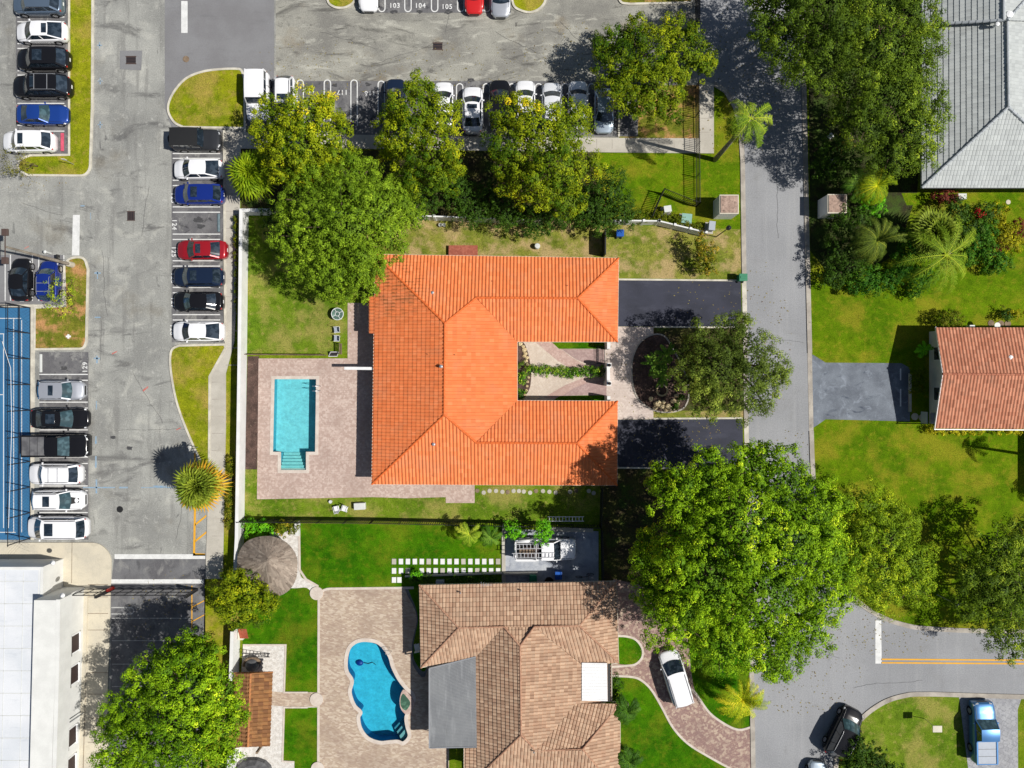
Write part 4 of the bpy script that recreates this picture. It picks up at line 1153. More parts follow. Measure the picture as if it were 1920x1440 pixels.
def picket(pts, label, h=1.4, step=.14, mat='black_metal', pr=.013, post=2.4, name='metal_fence', rails=(.15, .92), pw=.06, cat='fence'):
    P = P2(pts); o = empty(name, P[0], label, cat)
    pk = MB(); rl = MB()
    for a, b in zip(P[:-1], P[1:]):
        L = (b - a).length; n = max(1, int(L / step))
        for i in range(n):
            q = a.lerp(b, (i + .5) / n); pk.box((q.x, q.y, h / 2 + .03), (pr * 2, pr * 2, h - .06), math.atan2((b - a).y, (b - a).x))
        for r in rails: rl.bar(a + Vector((0, 0, h * r)), b + Vector((0, 0, h * r)), .045, .04)
        m = max(1, int(L / post))
        for i in range(m + 1):
            q = a.lerp(b, i / m); m2 = MB(); m2.box((q.x, q.y, h / 2 + .04), (pw, pw, h + .08)); m2.build('post', M[mat], o)
    pk.build('picket_panel', M[mat], o); rl.build('rail', M[mat], o)
    return o
picket([(1303, -60), (1303, 60)], 'black metal picket fence across the lot entrance at the top', 1.9, .16, pr=.022)
picket([(1303, 165), (1305, 388), (1240, 362), (1218, 412)], 'black metal picket fence crossing the sidewalk then bending over the corner lawn', 1.6, .17, pr=.022)
picket([(457, 973), (700, 975), (1124, 984), (1126, 912)], 'long black picket fence separating the orange roof yard from the lawn below', 1.7, .2, pr=.035)
picket([(1126, 990), (1128, 1090)], 'black picket fence on the right edge of the truck pad', 1.7, .2, pr=.035)
o = picket([(465, 665), (612, 666)], 'weathered brown board fence between the back lawn and the pool patio', .75, .13, 'wood', .035)
picket([(641, 645), (641, 664)], 'short slatted wooden screen beside the two white lawn chairs', 1.0, .1, 'wood', .03)
o = empty('folding_panel', W(625, 658), 'black folding panel with a pale frame leaning at the end of the board fence', 'panel')
mb = MB(); a = W(616, 668); b = W(632, 668); c = W(635, 660, .5); d = W(620, 660, .5); quad(mb, a, b, c, d); mb.build('screen', M['dark_void'], o)
mb = MB()
for p, q in ((a, b), (b, c), (c, d), (d, a)): mb.bar(p, q, .05, .05)
mb.build('frame', M['white_metal'], o)
# sliding vehicle gate
gt = empty('vehicle_gate', W(290, 1104), 'black mesh sliding gate across the lower driveway with a red beacon', 'gate')
a = W(142, 1104); b = W(366, 1104)
mb = MB()
for z in (.15, 1.1, 2.1): mb.bar((a.x, a.y, z), (b.x, b.y, z), .06, .06)
n = 12
for i in range(n + 1):
    x = a.x + (b.x - a.x) * i / n; mb.bar((x, a.y, .1), (x, a.y, 2.1), .05, .05)
mb.build('frame', M['black_metal'], gt)
mb = MB()
for i in range(75):
    x = a.x + (b.x - a.x) * (i + .5) / 75; mb.bar((x, a.y, .15), (x, a.y, 2.1), .012, .012)
mb.build('mesh_panel', M['black_metal'], gt)
for x in (208, 370):
    mb = MB(); p = W(x, 1105); mb.box((p.x, p.y, 1.25), (.22, .22, 2.5)); mb.build('post', M['black_metal'], gt)
mb = MB(); p = W(212, 1105); mb.lathe((p.x, p.y + .15, 0), [(.16, 0), (.16, .9), (.12, 1.05), (0, 1.1)], 12); mb.build('beacon', M['red_paint'], gt)
# court fence
cf = empty('court_fence', W(57, 800), 'tall black chain link fence with slim posts along the blue sports court', 'fence')
mb = MB(); rl = MB()
for z in (.05, 1.5, 3.0): rl.bar((W(57, 577).x, W(57, 577).y, z), (W(57, 1012).x, W(57, 1012).y, z), .05, .05); rl.bar((W(57, 577).x, W(57, 577).y, z), (W(-300, 577).x, W(57, 577).y, z), .05, .05)
rl.build('rail', M['black_metal'], cf)
for y in range(577, 1013, 48):
    m2 = MB(); p = W(57, y); m2.tube([(p.x, p.y, 0), (p.x, p.y, 3.05)], .05, 8); m2.build('post', M['black_metal'], cf)
    
for x in (10, -40):
    m2 = MB(); p = W(x, 577); m2.tube([(p.x, p.y, 0), (p.x, p.y, 3.05)], .05, 8); m2.build('post', M['black_metal'], cf)
p0 = W(57, 577); L = 21.75
for i in range(int(L / .3)):
    for s in (1, -1):
        y0 = p0.y - i * .3
        mb.bar((p0.x, y0, 0 if s == 1 else 3.0), (p0.x, y0 - 1.6, 3.0 if s == 1 else 0), .006, .006)
mb.build('chain_link', M['black_metal'], cf)
mb = MB(); mb.tube([W(4, 640, 3.3), W(20, 690, 3.0), W(22, 800, 3.0), W(16, 990, 3.0)], .02, 5)
tag(mb.build('cable', M['white_metal'], None), 'thin pale cable hanging along the top of the court fence', 'cable')

# entry gateway of the courtyard
gw = empty('gateway', W(1139, 700), 'white entry gateway beam on two pillars closing the front courtyard', 'gateway')
for y in (686, 719):
    mb = MB(); p = W(1136, y); mb.box((p.x, p.y, 1.1), (.42, .42, 2.2)); pl = mb.build('pillar', M['white_pvc'], gw)
    mb = MB(); mb.lathe((p.x, p.y, 2.2), [(.1, 0), (.06, .1), (.14, .14), (.14, .4), (.03, .52), (0, .52)], 10); mb.build('lantern', M['black_metal'], pl)
mb = MB(); mb.bar(W(1136, 686, 0) + Vector((0, 0, .9)), W(1136, 719, 0) + Vector((0, 0, .9)), .28, 1.8); mb.build('panel', M['white_pvc'], gw)
for y0, y1, lab in ((640, 656, 'short white wall stub at the north side of the courtyard mouth'), (742, 752, 'short white wall stub at the south side of the courtyard mouth')):
    mb = MB(); mb.bar(W(1136, y0) + Vector((0, 0, 1.0)), W(1136, y1) + Vector((0, 0, 1.0)), .3, 2.0); tag(mb.build('wall_stub', M['white_pvc'], None), lab, 'wall')

# ------------------------------------------------------------------ vegetation
def leafmat(name, c1, c2, c3=None, tr=.25):
    if 'palm' not in name: c1 = tuple(x * 1.15 for x in c1); c2 = tuple(x * 1.38 for x in c2); c3 = tuple(min(.9, x * 1.4) for x in c3) if c3 else None
    return uvmat(name, c1, c2, .6, None, .12, tr * .45, c3, .3)
LM = {
    'yellow': leafmat('leaf_yellow_green', al(66, 98, 12), al(182, 190, 26), al(236, 204, 36)),
    'bright': leafmat('leaf_bright_green', al(64, 104, 10), al(158, 196, 26), al(204, 222, 46)),
    'round': leafmat('leaf_fresh_green', al(84, 114, 20), al(148, 178, 40), al(174, 200, 56)),
    'dark': leafmat('leaf_dark_green', al(40, 66, 14), al(76, 108, 26), None, .15),
    'oak': leafmat('leaf_oak_green', al(58, 76, 24), al(122, 142, 50), al(156, 172, 66)),
    'pine': leafmat('leaf_feathery_green', al(54, 78, 18), al(120, 146, 34), al(164, 180, 48)),
    'lime': leafmat('leaf_lime_green', al(84, 116, 16), al(150, 176, 30), al(192, 202, 38)),
    'olive': leafmat('leaf_olive', al(96, 96, 36), al(142, 140, 50), al(176, 152, 66), .2),
    'vivid': leafmat('leaf_vivid', al(66, 138, 14), al(126, 196, 30), None),
    'goldhedge': leafmat('leaf_golden_hedge', al(128, 126, 14), al(206, 196, 32), al(236, 222, 60)),
    'hedge': leafmat('leaf_hedge', al(76, 96, 14), al(124, 124, 24), al(170, 140, 40)),
    'court': leafmat('leaf_courtyard', al(40, 92, 16), al(110, 152, 34), al(160, 176, 50)),
    'red': leafmat('petal_red', al(150, 26, 26), al(196, 50, 44), None, .1),
    'maroon': leafmat('leaf_maroon', al(90, 40, 34), al(130, 60, 44), None, .1),
    'palm': leafmat('palm_frond_green', al(92, 132, 24), al(160, 186, 48), al(204, 214, 70)),
    'palmy': leafmat('palm_frond_yellow', al(112, 146, 20), al(190, 204, 32), al(234, 222, 50)),
    'palmd': leafmat('palm_frond_dark', al(46, 84, 18), al(92, 134, 38), al(128, 164, 56), .15),
    'palmf': leafmat('fan_palm_green', al(110, 136, 40), al(176, 184, 56), al(232, 170, 50)),
    'palmg': leafmat('fan_palm_grey', al(70, 94, 28), al(124, 142, 50), al(166, 174, 62)),
}
def leafmesh(name, C, N_, size, tint, mat, parent, rng, aspect=.62):
    n = len(C)
    t = rng.normal(size=(n, 3)); t -= (t * N_).sum(1)[:, None] * N_
    t /= np.linalg.norm(t, axis=1)[:, None] + 1e-9
    b = np.cross(N_, t)
    s = (size * rng.uniform(.7, 1.3, n))[:, None]
    V = np.stack([C - t * s, C - b * s * aspect, C + t * s, C + b * s * aspect], 1).reshape(-1, 3)
    off = np.array(wloc(parent))
    V = (V - off).astype(np.float32)
    me = bpy.data.meshes.new(name)
    me.vertices.add(4 * n); me.vertices.foreach_set('co', V.ravel())
    me.loops.add(4 * n); me.loops.foreach_set('vertex_index', np.arange(4 * n, dtype=np.int32))
    me.polygons.add(n); me.polygons.foreach_set('loop_start', np.arange(0, 4 * n, 4, dtype=np.int32))
    try: me.polygons.foreach_set('loop_total', np.full(n, 4, dtype=np.int32))
    except Exception: pass
    me.update(calc_edges=True)
    u = me.uv_layers.new(name='UVMap')
    uv = np.repeat(np.stack([np.clip(tint, 0, 1), rng.random(n)], 1), 4, axis=0).astype(np.float32)
    u.data.foreach_set('uv', uv.ravel())
    me.materials.append(mat)
    o = bpy.data.objects.new(name, me); COL.objects.link(o); o.parent = parent
    return o
STY = {  # clump radius, clumps per m2 of lobe surface, leaves per clump, leaf half size, vertical flattening
    'broad': dict(cr=.36, cd=2.5, m=56, s=.072, fl=.8),
    'round': dict(cr=.27, cd=4.6, m=36, s=.062, fl=.9),
    'fine': dict(cr=.36, cd=3.1, m=54, s=.060, fl=.7),
    'airy': dict(cr=.36, cd=2.6, m=50, s=.060, fl=.6),
    'sparse': dict(cr=.28, cd=2.6, m=34, s=.045, fl=.8),
    'shrub': dict(cr=.24, cd=5.5, m=30, s=.065, fl=.85),
    'hedge': dict(cr=.17, cd=15, m=22, s=.05, fl=.9),
}
def crown(lobes, sty, mat, parent, seed, name='crown', bias=0.0, patch=.35, yel=None):
    """lobes: (px, py, radius px, centre height[, vertical factor])"""
    st = STY[sty]; rng = np.random.default_rng(seed)
    L = []
    for l in lobes:
        c = np.array(W(l[0], l[1], l[3])); r = l[2] / S * (1 - l[3] / H); vf = l[4] if len(l) > 4 else .8
        L.append((c, r, vf))
    CC = []; OD = []; TT = []
    CL = []; NL = []; TL = []
    for i, (c, r, vf) in enumerate(L):
        n = max(6, int(2 * math.pi * r * r * 1.35 * st['cd']))
        k = np.arange(n) + rng.uniform(0, 1, n) * .9
        z = 1 - 1.32 * k / n; ph = k * 2.39996 + rng.normal(0, .15, n)
        q = np.sqrt(np.clip(1 - z * z, 0, 1)); d = np.stack([q * np.cos(ph), q * np.sin(ph), z], 1)
        b = 1 + .10 * np.sin(ph * 3 + seed) * q + .09 * np.sin(ph * 7 + 2 * seed) * q + rng.normal(0, .09, n)
        rr = r * .95 * b
        pos = c + d * rr[:, None] * np.array([1, 1, vf])
        keep = np.ones(n, bool)
        for j, (c2, r2, v2) in enumerate(L):
            if j == i: continue
            dd = (pos - c2) / np.array([r2, r2, r2 * v2])
            keep &= (dd ** 2).sum(1) > .74 ** 2
        fq = 3.4 / max(.5, (st['cr'] * 2.4)) 
        gap = (np.sin(pos[:, 0] * fq + seed * 1.7 + 1.3 * np.sin(pos[:, 1] * fq * .6)) + np.sin(pos[:, 1] * fq * 1.1 + seed * .9 + 1.2 * np.sin(pos[:, 0] * fq * .7 + 2)) + .8 * np.sin(pos[:, 2] * fq + pos[:, 0] * fq * .5)) / 2.8
        keep &= (gap + rng.normal(0, .18, n)) > -.27
        pos = pos + d * (np.clip(gap, -.5, .8) * st['cr'] * 1.3)[:, None]
        pos = pos[keep]; d = d[keep]
        CC.append(pos); OD.append(d)
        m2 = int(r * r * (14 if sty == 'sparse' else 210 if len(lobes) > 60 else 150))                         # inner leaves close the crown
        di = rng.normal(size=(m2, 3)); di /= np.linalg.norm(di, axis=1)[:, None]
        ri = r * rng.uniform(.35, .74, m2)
        CL.append(c + di * ri[:, None] * np.array([1, 1, vf])); NL.append(np.tile([0, 0, 1.], (m2, 1)) * .6 + di * .6); TL.append(np.full(m2, .12))  # fixed dark tint puts the shade inside the crown into the leaf colour
    P = np.concatenate(CC); D = np.concatenate(OD); n = len(P)
    f = (np.sin(P[:, 0] * .9 + seed) + np.sin(P[:, 1] * .8 + seed * 2.1) + np.sin((P[:, 0] + P[:, 1]) * .55 + seed)) / 3
    tint = .46 + bias + patch * f + rng.normal(0, .17, n)
    if yel is not None:
        y = np.array(W(yel[0], yel[1], yel[3])); tint += .4 * np.exp(-((P[:, :2] - y[:2]) ** 2).sum(1) / (yel[2] / S) ** 2)
    m = st['m']; cr = st['cr'] * rng.uniform(.65, 1.3, n)
    o = rng.normal(size=(n, m, 3)); o /= np.linalg.norm(o, axis=2)[:, :, None]
    rad = rng.uniform(.35, 1, (n, m)) ** .5
    off = o * (rad * cr[:, None])[:, :, None] * np.array([1, 1, st['fl']])
    pts = (P[:, None, :] + off).reshape(-1, 3)
    nn = o * .95 + D[:, None, :] * .6 + np.array([0, 0, .4]) + rng.normal(0, .24, (n, m, 3))
    nn = nn.reshape(-1, 3)
    tt = (tint[:, None] + rng.normal(0, .10, (n, m))).ravel()
    Call = np.concatenate([pts] + CL); Nall = np.concatenate([nn] + NL); Tall = np.concatenate([tt] + TL)
    Nall /= np.linalg.norm(Nall, axis=1)[:, None] + 1e-9
    ok = Call[:, 2] > .05
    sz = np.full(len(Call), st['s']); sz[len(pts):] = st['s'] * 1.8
    return leafmesh(name, Call[ok], Nall[ok], sz[ok], Tall[ok], LM[mat] if isinstance(mat, str) else mat, parent, rng)
def twigs(lobes, seed, k=3, lo=.2, hi=.36):
    rg = random.Random(seed * 7 + 1); out = list(lobes)
    for l in lobes:
        for i in range(k):
            a = rg.uniform(0, 2 * math.pi); u = rg.uniform(-.1, .75); q = math.sqrt(1 - u * u) * .92; rr = l[2] * rg.uniform(lo, hi)
            out.append((l[0] + l[2] * q * math.cos(a), l[1] + l[2] * q * math.sin(a), rr, l[3] + l[2] / S * u * .8, .9))
    return out
def tree(label, base, lobes, sty, mat, seed, bias=0.0, trunk=.22, group=None, name='broadleaf_tree', patch=.35, yel=None, zs=1.0):
    """base: trunk foot in plan px"""
    lobes = [(l[0], l[1], l[2], l[3] * zs) + tuple(l[4:]) for l in lobes]
    if yel: yel = (yel[0], yel[1], yel[2], yel[3] * zs)
    B = W(base[0], base[1])
    o = empty(name, B, label, 'tree', group)
    rg = random.Random(seed)
    mb = MB()
    zc = min(l[3] for l in lobes); fork = B + Vector((0, 0, max(.5, zc * .42)))
    mb.tube([B, B.lerp(fork, .5) + Vector((rg.uniform(-.1, .1), rg.uniform(-.1, .1), 0)), fork], [trunk * 1.3, trunk * 1.05, trunk * .9], 9)
    for l in lobes:
        e = W(l[0], l[1], l[3]); m = fork.lerp(e, .5) + Vector((rg.uniform(-.3, .3), rg.uniform(-.3, .3), -.3))
        mb.tube([fork, m, e], [trunk * .7, trunk * .4, trunk * .15], 6)
        for k in range(4):
            a = rg.uniform(0, 6.28); r = l[2] / S * .75
            mb.tube([m.lerp(e, .6), e + Vector((r * math.cos(a) * .6, r * math.sin(a) * .6, r * .1)), e + Vector((r * math.cos(a), r * math.sin(a), r * .35))], [trunk * .22, trunk * .12, .015], 5)
    mb.build('trunk', M['bark'], o, smooth=True)
    crown(twigs(lobes, seed) if sty not in ('shrub', 'sparse') else lobes, sty, mat, o, seed, bias=bias, patch=patch, yel=yel)
    return o
R = 'trees between the parking lot and the white wall'
tree('yellow green tree over the car park walk, leftmost of its row', (590, 275), [(520, 225, 40, 4.8), (575, 215, 48, 5.6), (610, 255, 48, 5.6), (560, 270, 52, 6.0), (500, 260, 32, 4.6), (625, 285, 36, 5.0), (545, 305, 40, 5.0), (605, 195, 24, 4.4), (590, 310, 42, 5)], 'broad', 'yellow', 3, -.08, zs=1.2, group=R, yel=(560, 240, 50, 5.5))
tree('yellow green tree with a pointed top reaching over car bays, second of its row', (800, 290), [(785, 165, 26, 4.6, 1.1), (775, 205, 46, 5.6), (820, 225, 44, 5.6), (765, 255, 46, 5.6), (815, 290, 52, 6.2), (780, 325, 40, 5.2), (735, 230, 24, 4.6), (722, 275, 20, 4.2), (840, 325, 30, 4.8)], 'broad', 'yellow', 5, -.16, zs=1.25, group=R)
tree('yellow green tree hiding the row of white cars, third of its row', (1020, 320), [(960, 215, 40, 5.0), (1005, 240, 52, 6.0), (960, 290, 46, 5.6), (1060, 250, 46, 5.8), (1040, 310, 56, 6.4), (1000, 350, 44, 5.6), (1085, 310, 40, 5.4), (1060, 375, 34, 5.0), (1080, 215, 24, 4.6), (965, 335, 32, 5)], 'broad', 'yellow', 7, -.17, zs=1.25, group=R)
tree('mottled green tree at the car park exit beside the street', (1225, 165), [(1150, 85, 34, 4.8), (1195, 70, 34, 5.0), (1265, 55, 30, 5.0), (1215, 110, 54, 6.2), (1275, 110, 54, 6.0), (1165, 130, 46, 5.4), (1225, 160, 54, 5.8), (1180, 185, 38, 5.0), (1310, 112, 28, 4.8), (1245, 200, 30, 4.8), (1130, 95, 24, 4.4)], 'broad', 'yellow', 9, -.24, zs=.86)
lb = [(590, 375, 60, 4.6), (655, 350, 54, 4.8), (700, 390, 60, 5.2), (640, 420, 78, 5.8), (580, 440, 62, 4.8), (715, 440, 50, 4.6), (620, 500, 60, 4.8), (670, 510, 48, 4.4), (735, 380, 42, 4.4), (575, 335, 34, 3.8), (750, 355, 34, 3.8), (690, 335, 34, 4.0), (770, 400, 28, 3.6), (560, 490, 34, 3.8), (640, 545, 26, 3.4), (700, 500, 26, 3.6), (540, 400, 28, 3.8)]
tree('big dense dome of fresh green foliage at the corner of the orange roof', (650, 440), lb, 'round', 'round', 11, -.05, .34, patch=.18, zs=1.4)
HG = 'dark hedge trees along the white wall'
for i, (lab, ls) in enumerate((('dark green hedge tree between the dome tree and the second yellow tree', [(865, 365, 34, 2.6), (885, 395, 32, 2.4), (850, 345, 26, 2.6)]),
               ('low dark hedge tree below the gap of the second and third yellow trees', [(945, 400, 32, 2.4), (925, 370, 30, 2.4)]),
               ('dark hedge tree directly below the third yellow tree', [(1000, 410, 38, 2.4), (1045, 400, 34, 2.4)]),
               ('dark round hedge tree at the right end of the hedge row', [(1140, 360, 42, 2.9), (1100, 390, 40, 2.6), (1160, 395, 34, 2.5), (1125, 410, 32, 2.4)]),
               ('dark hedge tree tucked behind the dome tree on the left', [(525, 400, 30, 2.6), (530, 430, 30, 2.6), (545, 465, 26, 2.4)]),
               ('dark hedge tree tucked behind the dome tree on the right', [(800, 370, 30, 2.8), (780, 395, 26, 2.5)]))):
    tree(lab, (ls[0][0] * .97 + 29, ls[0][1] + 8), ls, 'shrub', 'dark', 20 + i, 0, .12, HG, 'hedge_tree', .1)
tree('dark fine leaved oak leaning over the street from the front lawn', (1350, 690), [(1370, 620, 34, 5.4), (1330, 640, 40, 5.2), (1400, 660, 50, 6.2), (1345, 690, 52, 6.4), (1300, 700, 40, 5.2), (1440, 690, 38, 5.4), (1385, 730, 52, 6.0), (1330, 745, 36, 5.0), (1425, 740, 34, 5.0), (1395, 610, 20, 4.6), (1300, 655, 28, 4.6), (1462, 700, 20, 4.4)], 'fine', 'oak', 31, .0, .3, name='oak_tree')
tree('huge bright green tree covering the street in the lower middle', (1375, 1040), [(1270, 930, 50, 10), (1330, 905, 55, 10.2), (1400, 885, 52, 9.4), (1460, 900, 60, 9.4), (1520, 960, 62, 8.6), (1290, 1000, 60, 9.4), (1380, 980, 90, 11), (1470, 1010, 90, 10.4), (1545, 1040, 58, 8.4), (1240, 1080, 56, 7.0), (1320, 1080, 85, 10.6), (1420, 1110, 95, 10.6), (1530, 1120, 56, 8.2), (1270, 1160, 60, 8.2), (1350, 1200, 66, 8.6), (1440, 1210, 62, 8.4), (1510, 1180, 52, 8.0), (1460, 1255, 28, 6.8), (1225, 1110, 36, 6.8), (1240, 900, 26, 9.2), (1415, 852, 22, 7.4), (1215, 1020, 26, 7)], 'broad', 'bright', 41, .02, .5, patch=.22)
tree('light green airy tree beside the huge bright tree on the grass', (1650, 1040), [(1620, 950, 46, 4.6), (1600, 1010, 50, 5.0), (1660, 1010, 55, 5.4), (1700, 1050, 50, 5.0), (1640, 1070, 56, 5.2), (1600, 1080, 45, 4.6), (1710, 1095, 42, 4.4), (1720, 1060, 34, 4.2), (1655, 1110, 40, 4.0), (1610, 1045, 48, 5.0), (1650, 970, 38, 4.6), (1690, 980, 30, 4.2)], 'fine', 'lime', 43, .12, .22, patch=.15)
tree('airy green tree at the right edge above the cross street', (1880, 1090), [(1870, 1030, 50, 5.0), (1910, 1060, 55, 5.4), (1860, 1090, 55, 5.4), (1900, 1140, 58, 5.6), (1850, 1140, 44, 4.8), (1890, 1195, 42, 4.6), (1830, 1090, 40, 4.4), (1885, 1110, 50, 5.6), (1900, 1100, 46, 6), (1820, 1120, 34, 4.2), (1810, 1065, 30, 4.2), (1930, 1000, 40, 4.6)], 'fine', 'pine', 45, .1, .22, patch=.15)
NE_ = 'tall trees in front of the grey roof'
tree('tall feathery tree at the top between the street and grey roof', (1530, 50), [(1450, 50, 44, 7.2), (1440, -10, 50, 7.4), (1500, 120, 40, 6.8), (1470, 30, 60, 8.0), (1540, 20, 70, 9.0), (1480, 90, 52, 7.4), (1545, 90, 60, 8.6), (1500, -30, 70, 8.5), (1580, -20, 60, 8.5)], 'fine', 'pine', 51, -.05, .35, NE_, 'feathery_tree', .2)
tree('tall feathery tree whose crown overlaps the grey roof edge at the top', (1660, 70), [(1640, 20, 62, 8.6), (1700, 30, 56, 8.6), (1650, 90, 64, 9.2), (1720, 90, 44, 8.0), (1745, 55, 26, 7.0), (1700, 140, 48, 8.0), (1600, 60, 50, 8.4)], 'fine', 'pine', 52, .08, .35, NE_, 'feathery_tree', .2)
tree('feathery tree with low branches crossing the middle of the grey roof edge', (1650, 230), [(1600, 150, 56, 7.4), (1660, 180, 62, 8.2), (1720, 180, 46, 7.4), (1630, 230, 50, 7.4), (1700, 240, 56, 7.8), (1750, 220, 28, 6.6), (1670, 290, 44, 6.8), (1720, 290, 34, 6.4), (1590, 210, 36, 6.4)], 'fine', 'pine', 53, .04, .3, NE_, 'feathery_tree', .2)
tree('bright tree with spreading crown in the lower left over the parking lane', (330, 1350), [(330, 1220, 34, 6.6), (370, 1235, 40, 7.0), (290, 1265, 48, 7.0), (350, 1290, 64, 8.4), (410, 1300, 42, 7.0), (250, 1320, 48, 6.8), (320, 1360, 70, 8.8), (400, 1370, 55, 7.6), (240, 1395, 54, 7.0), (310, 1430, 66, 8.0), (400, 1430, 50, 7.2), (215, 1360, 30, 6.0), (225, 1440, 42, 6.4), (360, 1200, 18, 5.6), (440, 1340, 22, 6.0)], 'broad', 'bright', 61, -.04, .4, patch=.25)
tree('small yellow green tree with golden centre beside the thatched hut', (458, 1118), [(430, 1100, 28, 2.8), (455, 1105, 36, 3.4), (480, 1130, 34, 3.0), (440, 1140, 32, 2.8), (500, 1135, 20, 2.4), (460, 1155, 22, 2.4), (412, 1120, 18, 2.4)], 'broad', 'yellow', 62, -.3, .1, yel=(458, 1108, 18, 3.4))
tree('small olive coloured tree at the tip of the upper left grass strip', (72, 312), [(30, 300, 26, 2.2), (45, 310, 20, 2.0), (22, 318, 15, 1.7)], 'sparse', 'olive', 63, 0, .06, name='small_tree')
tree('thin sparse sapling on the island beside the blue car', (138, 556), [(112, 545, 24, 2.4), (128, 565, 26, 2.2), (105, 572, 16, 1.9), (133, 535, 14, 2)], 'sparse', 'lime', 64, .1, .05, name='sapling')
tree('small vivid green tree between the truck and the black fence', (1018, 996), [(1018, 985, 14, 2.8), (1014, 1002, 15, 2.5), (1024, 1010, 12, 2.2), (1026, 993, 12, 2.4)], 'shrub', 'vivid', 65, .1, .05, name='small_tree')
tree('small vivid green bush left of the truck under the fence', (964, 995), [(960, 995, 15, 1.3), (973, 998, 13, 1.2), (955, 990, 10, 1.1)], 'shrub', 'vivid', 66, .0, .05, name='bush')
tree('slim leafy shrub of yellow and green plumes on the front lawn', (1324, 480), [(1312, 455, 16, 2.0), (1328, 470, 16, 2.2), (1315, 480, 15, 1.8), (1330, 495, 16, 1.6), (1318, 502, 14, 1.4)], 'shrub', 'hedge', 67, .1, .06, name='shrub')

def shrub(label, lobes, mat, seed, sty='shrub', bias=0.0, name='shrub', group=None):
    l0 = lobes[0]
    o = empty(name, W(l0[0], l0[1]), label, 'plant', group)
    mb = MB()
    for l in lobes: 
        b = W(l[0], l[1]); mb.tube([(b.x, b.y, 0), (b.x, b.y, l[3])], [.04, .02], 6)
    mb.build('stem', M['bark'], o)
    crown(lobes, sty, mat, o, seed, 'foliage', bias, .15)
    return o
def hedge(label, pts, r, h, mat, seed, bias=0.0, group=None):
    P = []
    for a, b in zip(pts[:-1], pts[1:]):
        d = math.hypot(b[0] - a[0], b[1] - a[1]); n = max(1, int(d / (r * .9)))
        P += [(a[0] + (b[0] - a[0]) * i / n, a[1] + (b[1] - a[1]) * i / n, r, h, 1.0) for i in range(n)]
    P.append((pts[-1][0], pts[-1][1], r, h, 1.0))
    return shrub(label, P, mat, seed, 'hedge', bias, 'hedge', group)
HS = 'clipped hedge pieces along the sidewalk wall'
hedge('long clipped yellowish hedge between the sidewalk and the white wall opposite the parked cars', [(444, 404), (445, 470), (446, 540), (447, 590)], 5.5, .55, 'hedge', 71, 0, HS)
hedge('short clipped hedge piece above the gap where the round palm trunk stands', [(434, 862), (433, 888)], 7.5, .6, 'hedge', 72, .1, HS)
hedge('clipped hedge piece just below the round palm trunk along the sidewalk', [(432, 912), (431, 950), (430, 984)], 8, .6, 'hedge', 73, .1, HS)
hedge('leafy hedge row dividing the front courtyard', [(992, 694), (1020, 695), (1050, 697), (1075, 700), (1095, 697), (1128, 698)], 9, .5, 'court', 74, .12)
shrub('green and yellow shrub at the inner wall of the courtyard below the hedge', [(979, 706, 10, .5), (978, 712, 8, .5)], 'court', 75, bias=.2)
shrub('small pale shrub at the lower inner corner of the courtyard', [(976, 736, 7, .4), (978, 744, 6, .3)], 'court', 76)
shrub('grey green agave like shrub at the upper inner wall of the courtyard', [(977, 683, 7, .35)], 'palmg', 77)
hedge('golden flowering hedge below the red roof house', [(1746, 806), (1780, 807), (1810, 807), (1838, 807)], 9, .5, 'goldhedge', 78, .15)
hedge('short golden hedge piece at the right end below the red roof', [(1874, 806), (1905, 806)], 8.5, .5, 'goldhedge', 79, .1)
shrub('rounded olive brown clipped bush above the left end of the red roof', [(1764, 600, 16, .9, 1), (1776, 600, 17, .9, 1), (1789, 600, 15, .9, 1)], 'hedge', 80, 'hedge', .05, 'clipped_bush')
shrub('small golden bush beside dark foliage above the red roof at the right', [(1906, 590, 12, .6)], 'goldhedge', 81)
shrub('small dark bush left of the golden one above the red roof', [(1885, 590, 12, .7)], 'dark', 82)
shrub('dark narrow hedge block at the front wall of the red roof house', [(1722, 700, 12, .8), (1722, 715, 12, .8), (1722, 730, 12, .8)], 'hedge', 83, bias=-.25)
shrub('bright low shrub by the monument pillar at the palm garden edge', [(1625, 372, 22, 1.2), (1640, 385, 20, 1.2)], 'vivid', 84, bias=-.1)
shrub('dark leafy shrub mass on the left of the palm garden', [(1580, 430, 26, 2.0), (1570, 470, 26, 2.0), (1590, 500, 26, 1.8), (1575, 400, 18, 1.6), (1560, 520, 22, 1.6), (1610, 410, 22, 1.8), (1600, 470, 26, 2.2)], 'dark', 85)
shrub('glossy green shrub at the lower edge of the palm garden', [(1620, 520, 30, 1.6), (1650, 530, 26, 1.4), (1600, 535, 20, 1.2), (1680, 515, 20, 1.3)], 'court', 86, bias=-.25)
shrub('glossy green shrub under the long drooping fronds of the coconut palm', [(1715, 530, 24, 1.0), (1735, 515, 22, 1.0), (1715, 550, 14, .8)], 'court', 87, bias=-.1)
shrub('dark shrub behind the red flower on the right of the palm garden', [(1790, 400, 26, 1.6), (1815, 425, 30, 1.6), (1850, 400, 22, 1.6), (1780, 430, 22, 1.4)], 'dark', 88)
shrub('leafy green shrub between the two palms of the palm garden', [(1700, 480, 26, 1.8), (1710, 440, 24, 1.8), (1690, 500, 20, 1.4)], 'court', 110, bias=-.3)
shrub('bushy green shrub filling the right part of the palm garden', [(1830, 450, 26, 1.6), (1845, 430, 22, 1.6), (1815, 480, 20, 1.2)], 'court', 111, bias=-.15)
shrub('yellow spotted croton shrub on the right of the palm garden', [(1870, 400, 20, 1.2), (1880, 440, 24, 1.3), (1895, 460, 18, 1.1)], 'goldhedge', 89, bias=-.25)
shrub('maroon leaved shrub at the right edge of the palm garden', [(1908, 430, 16, .9)], 'maroon', 90)
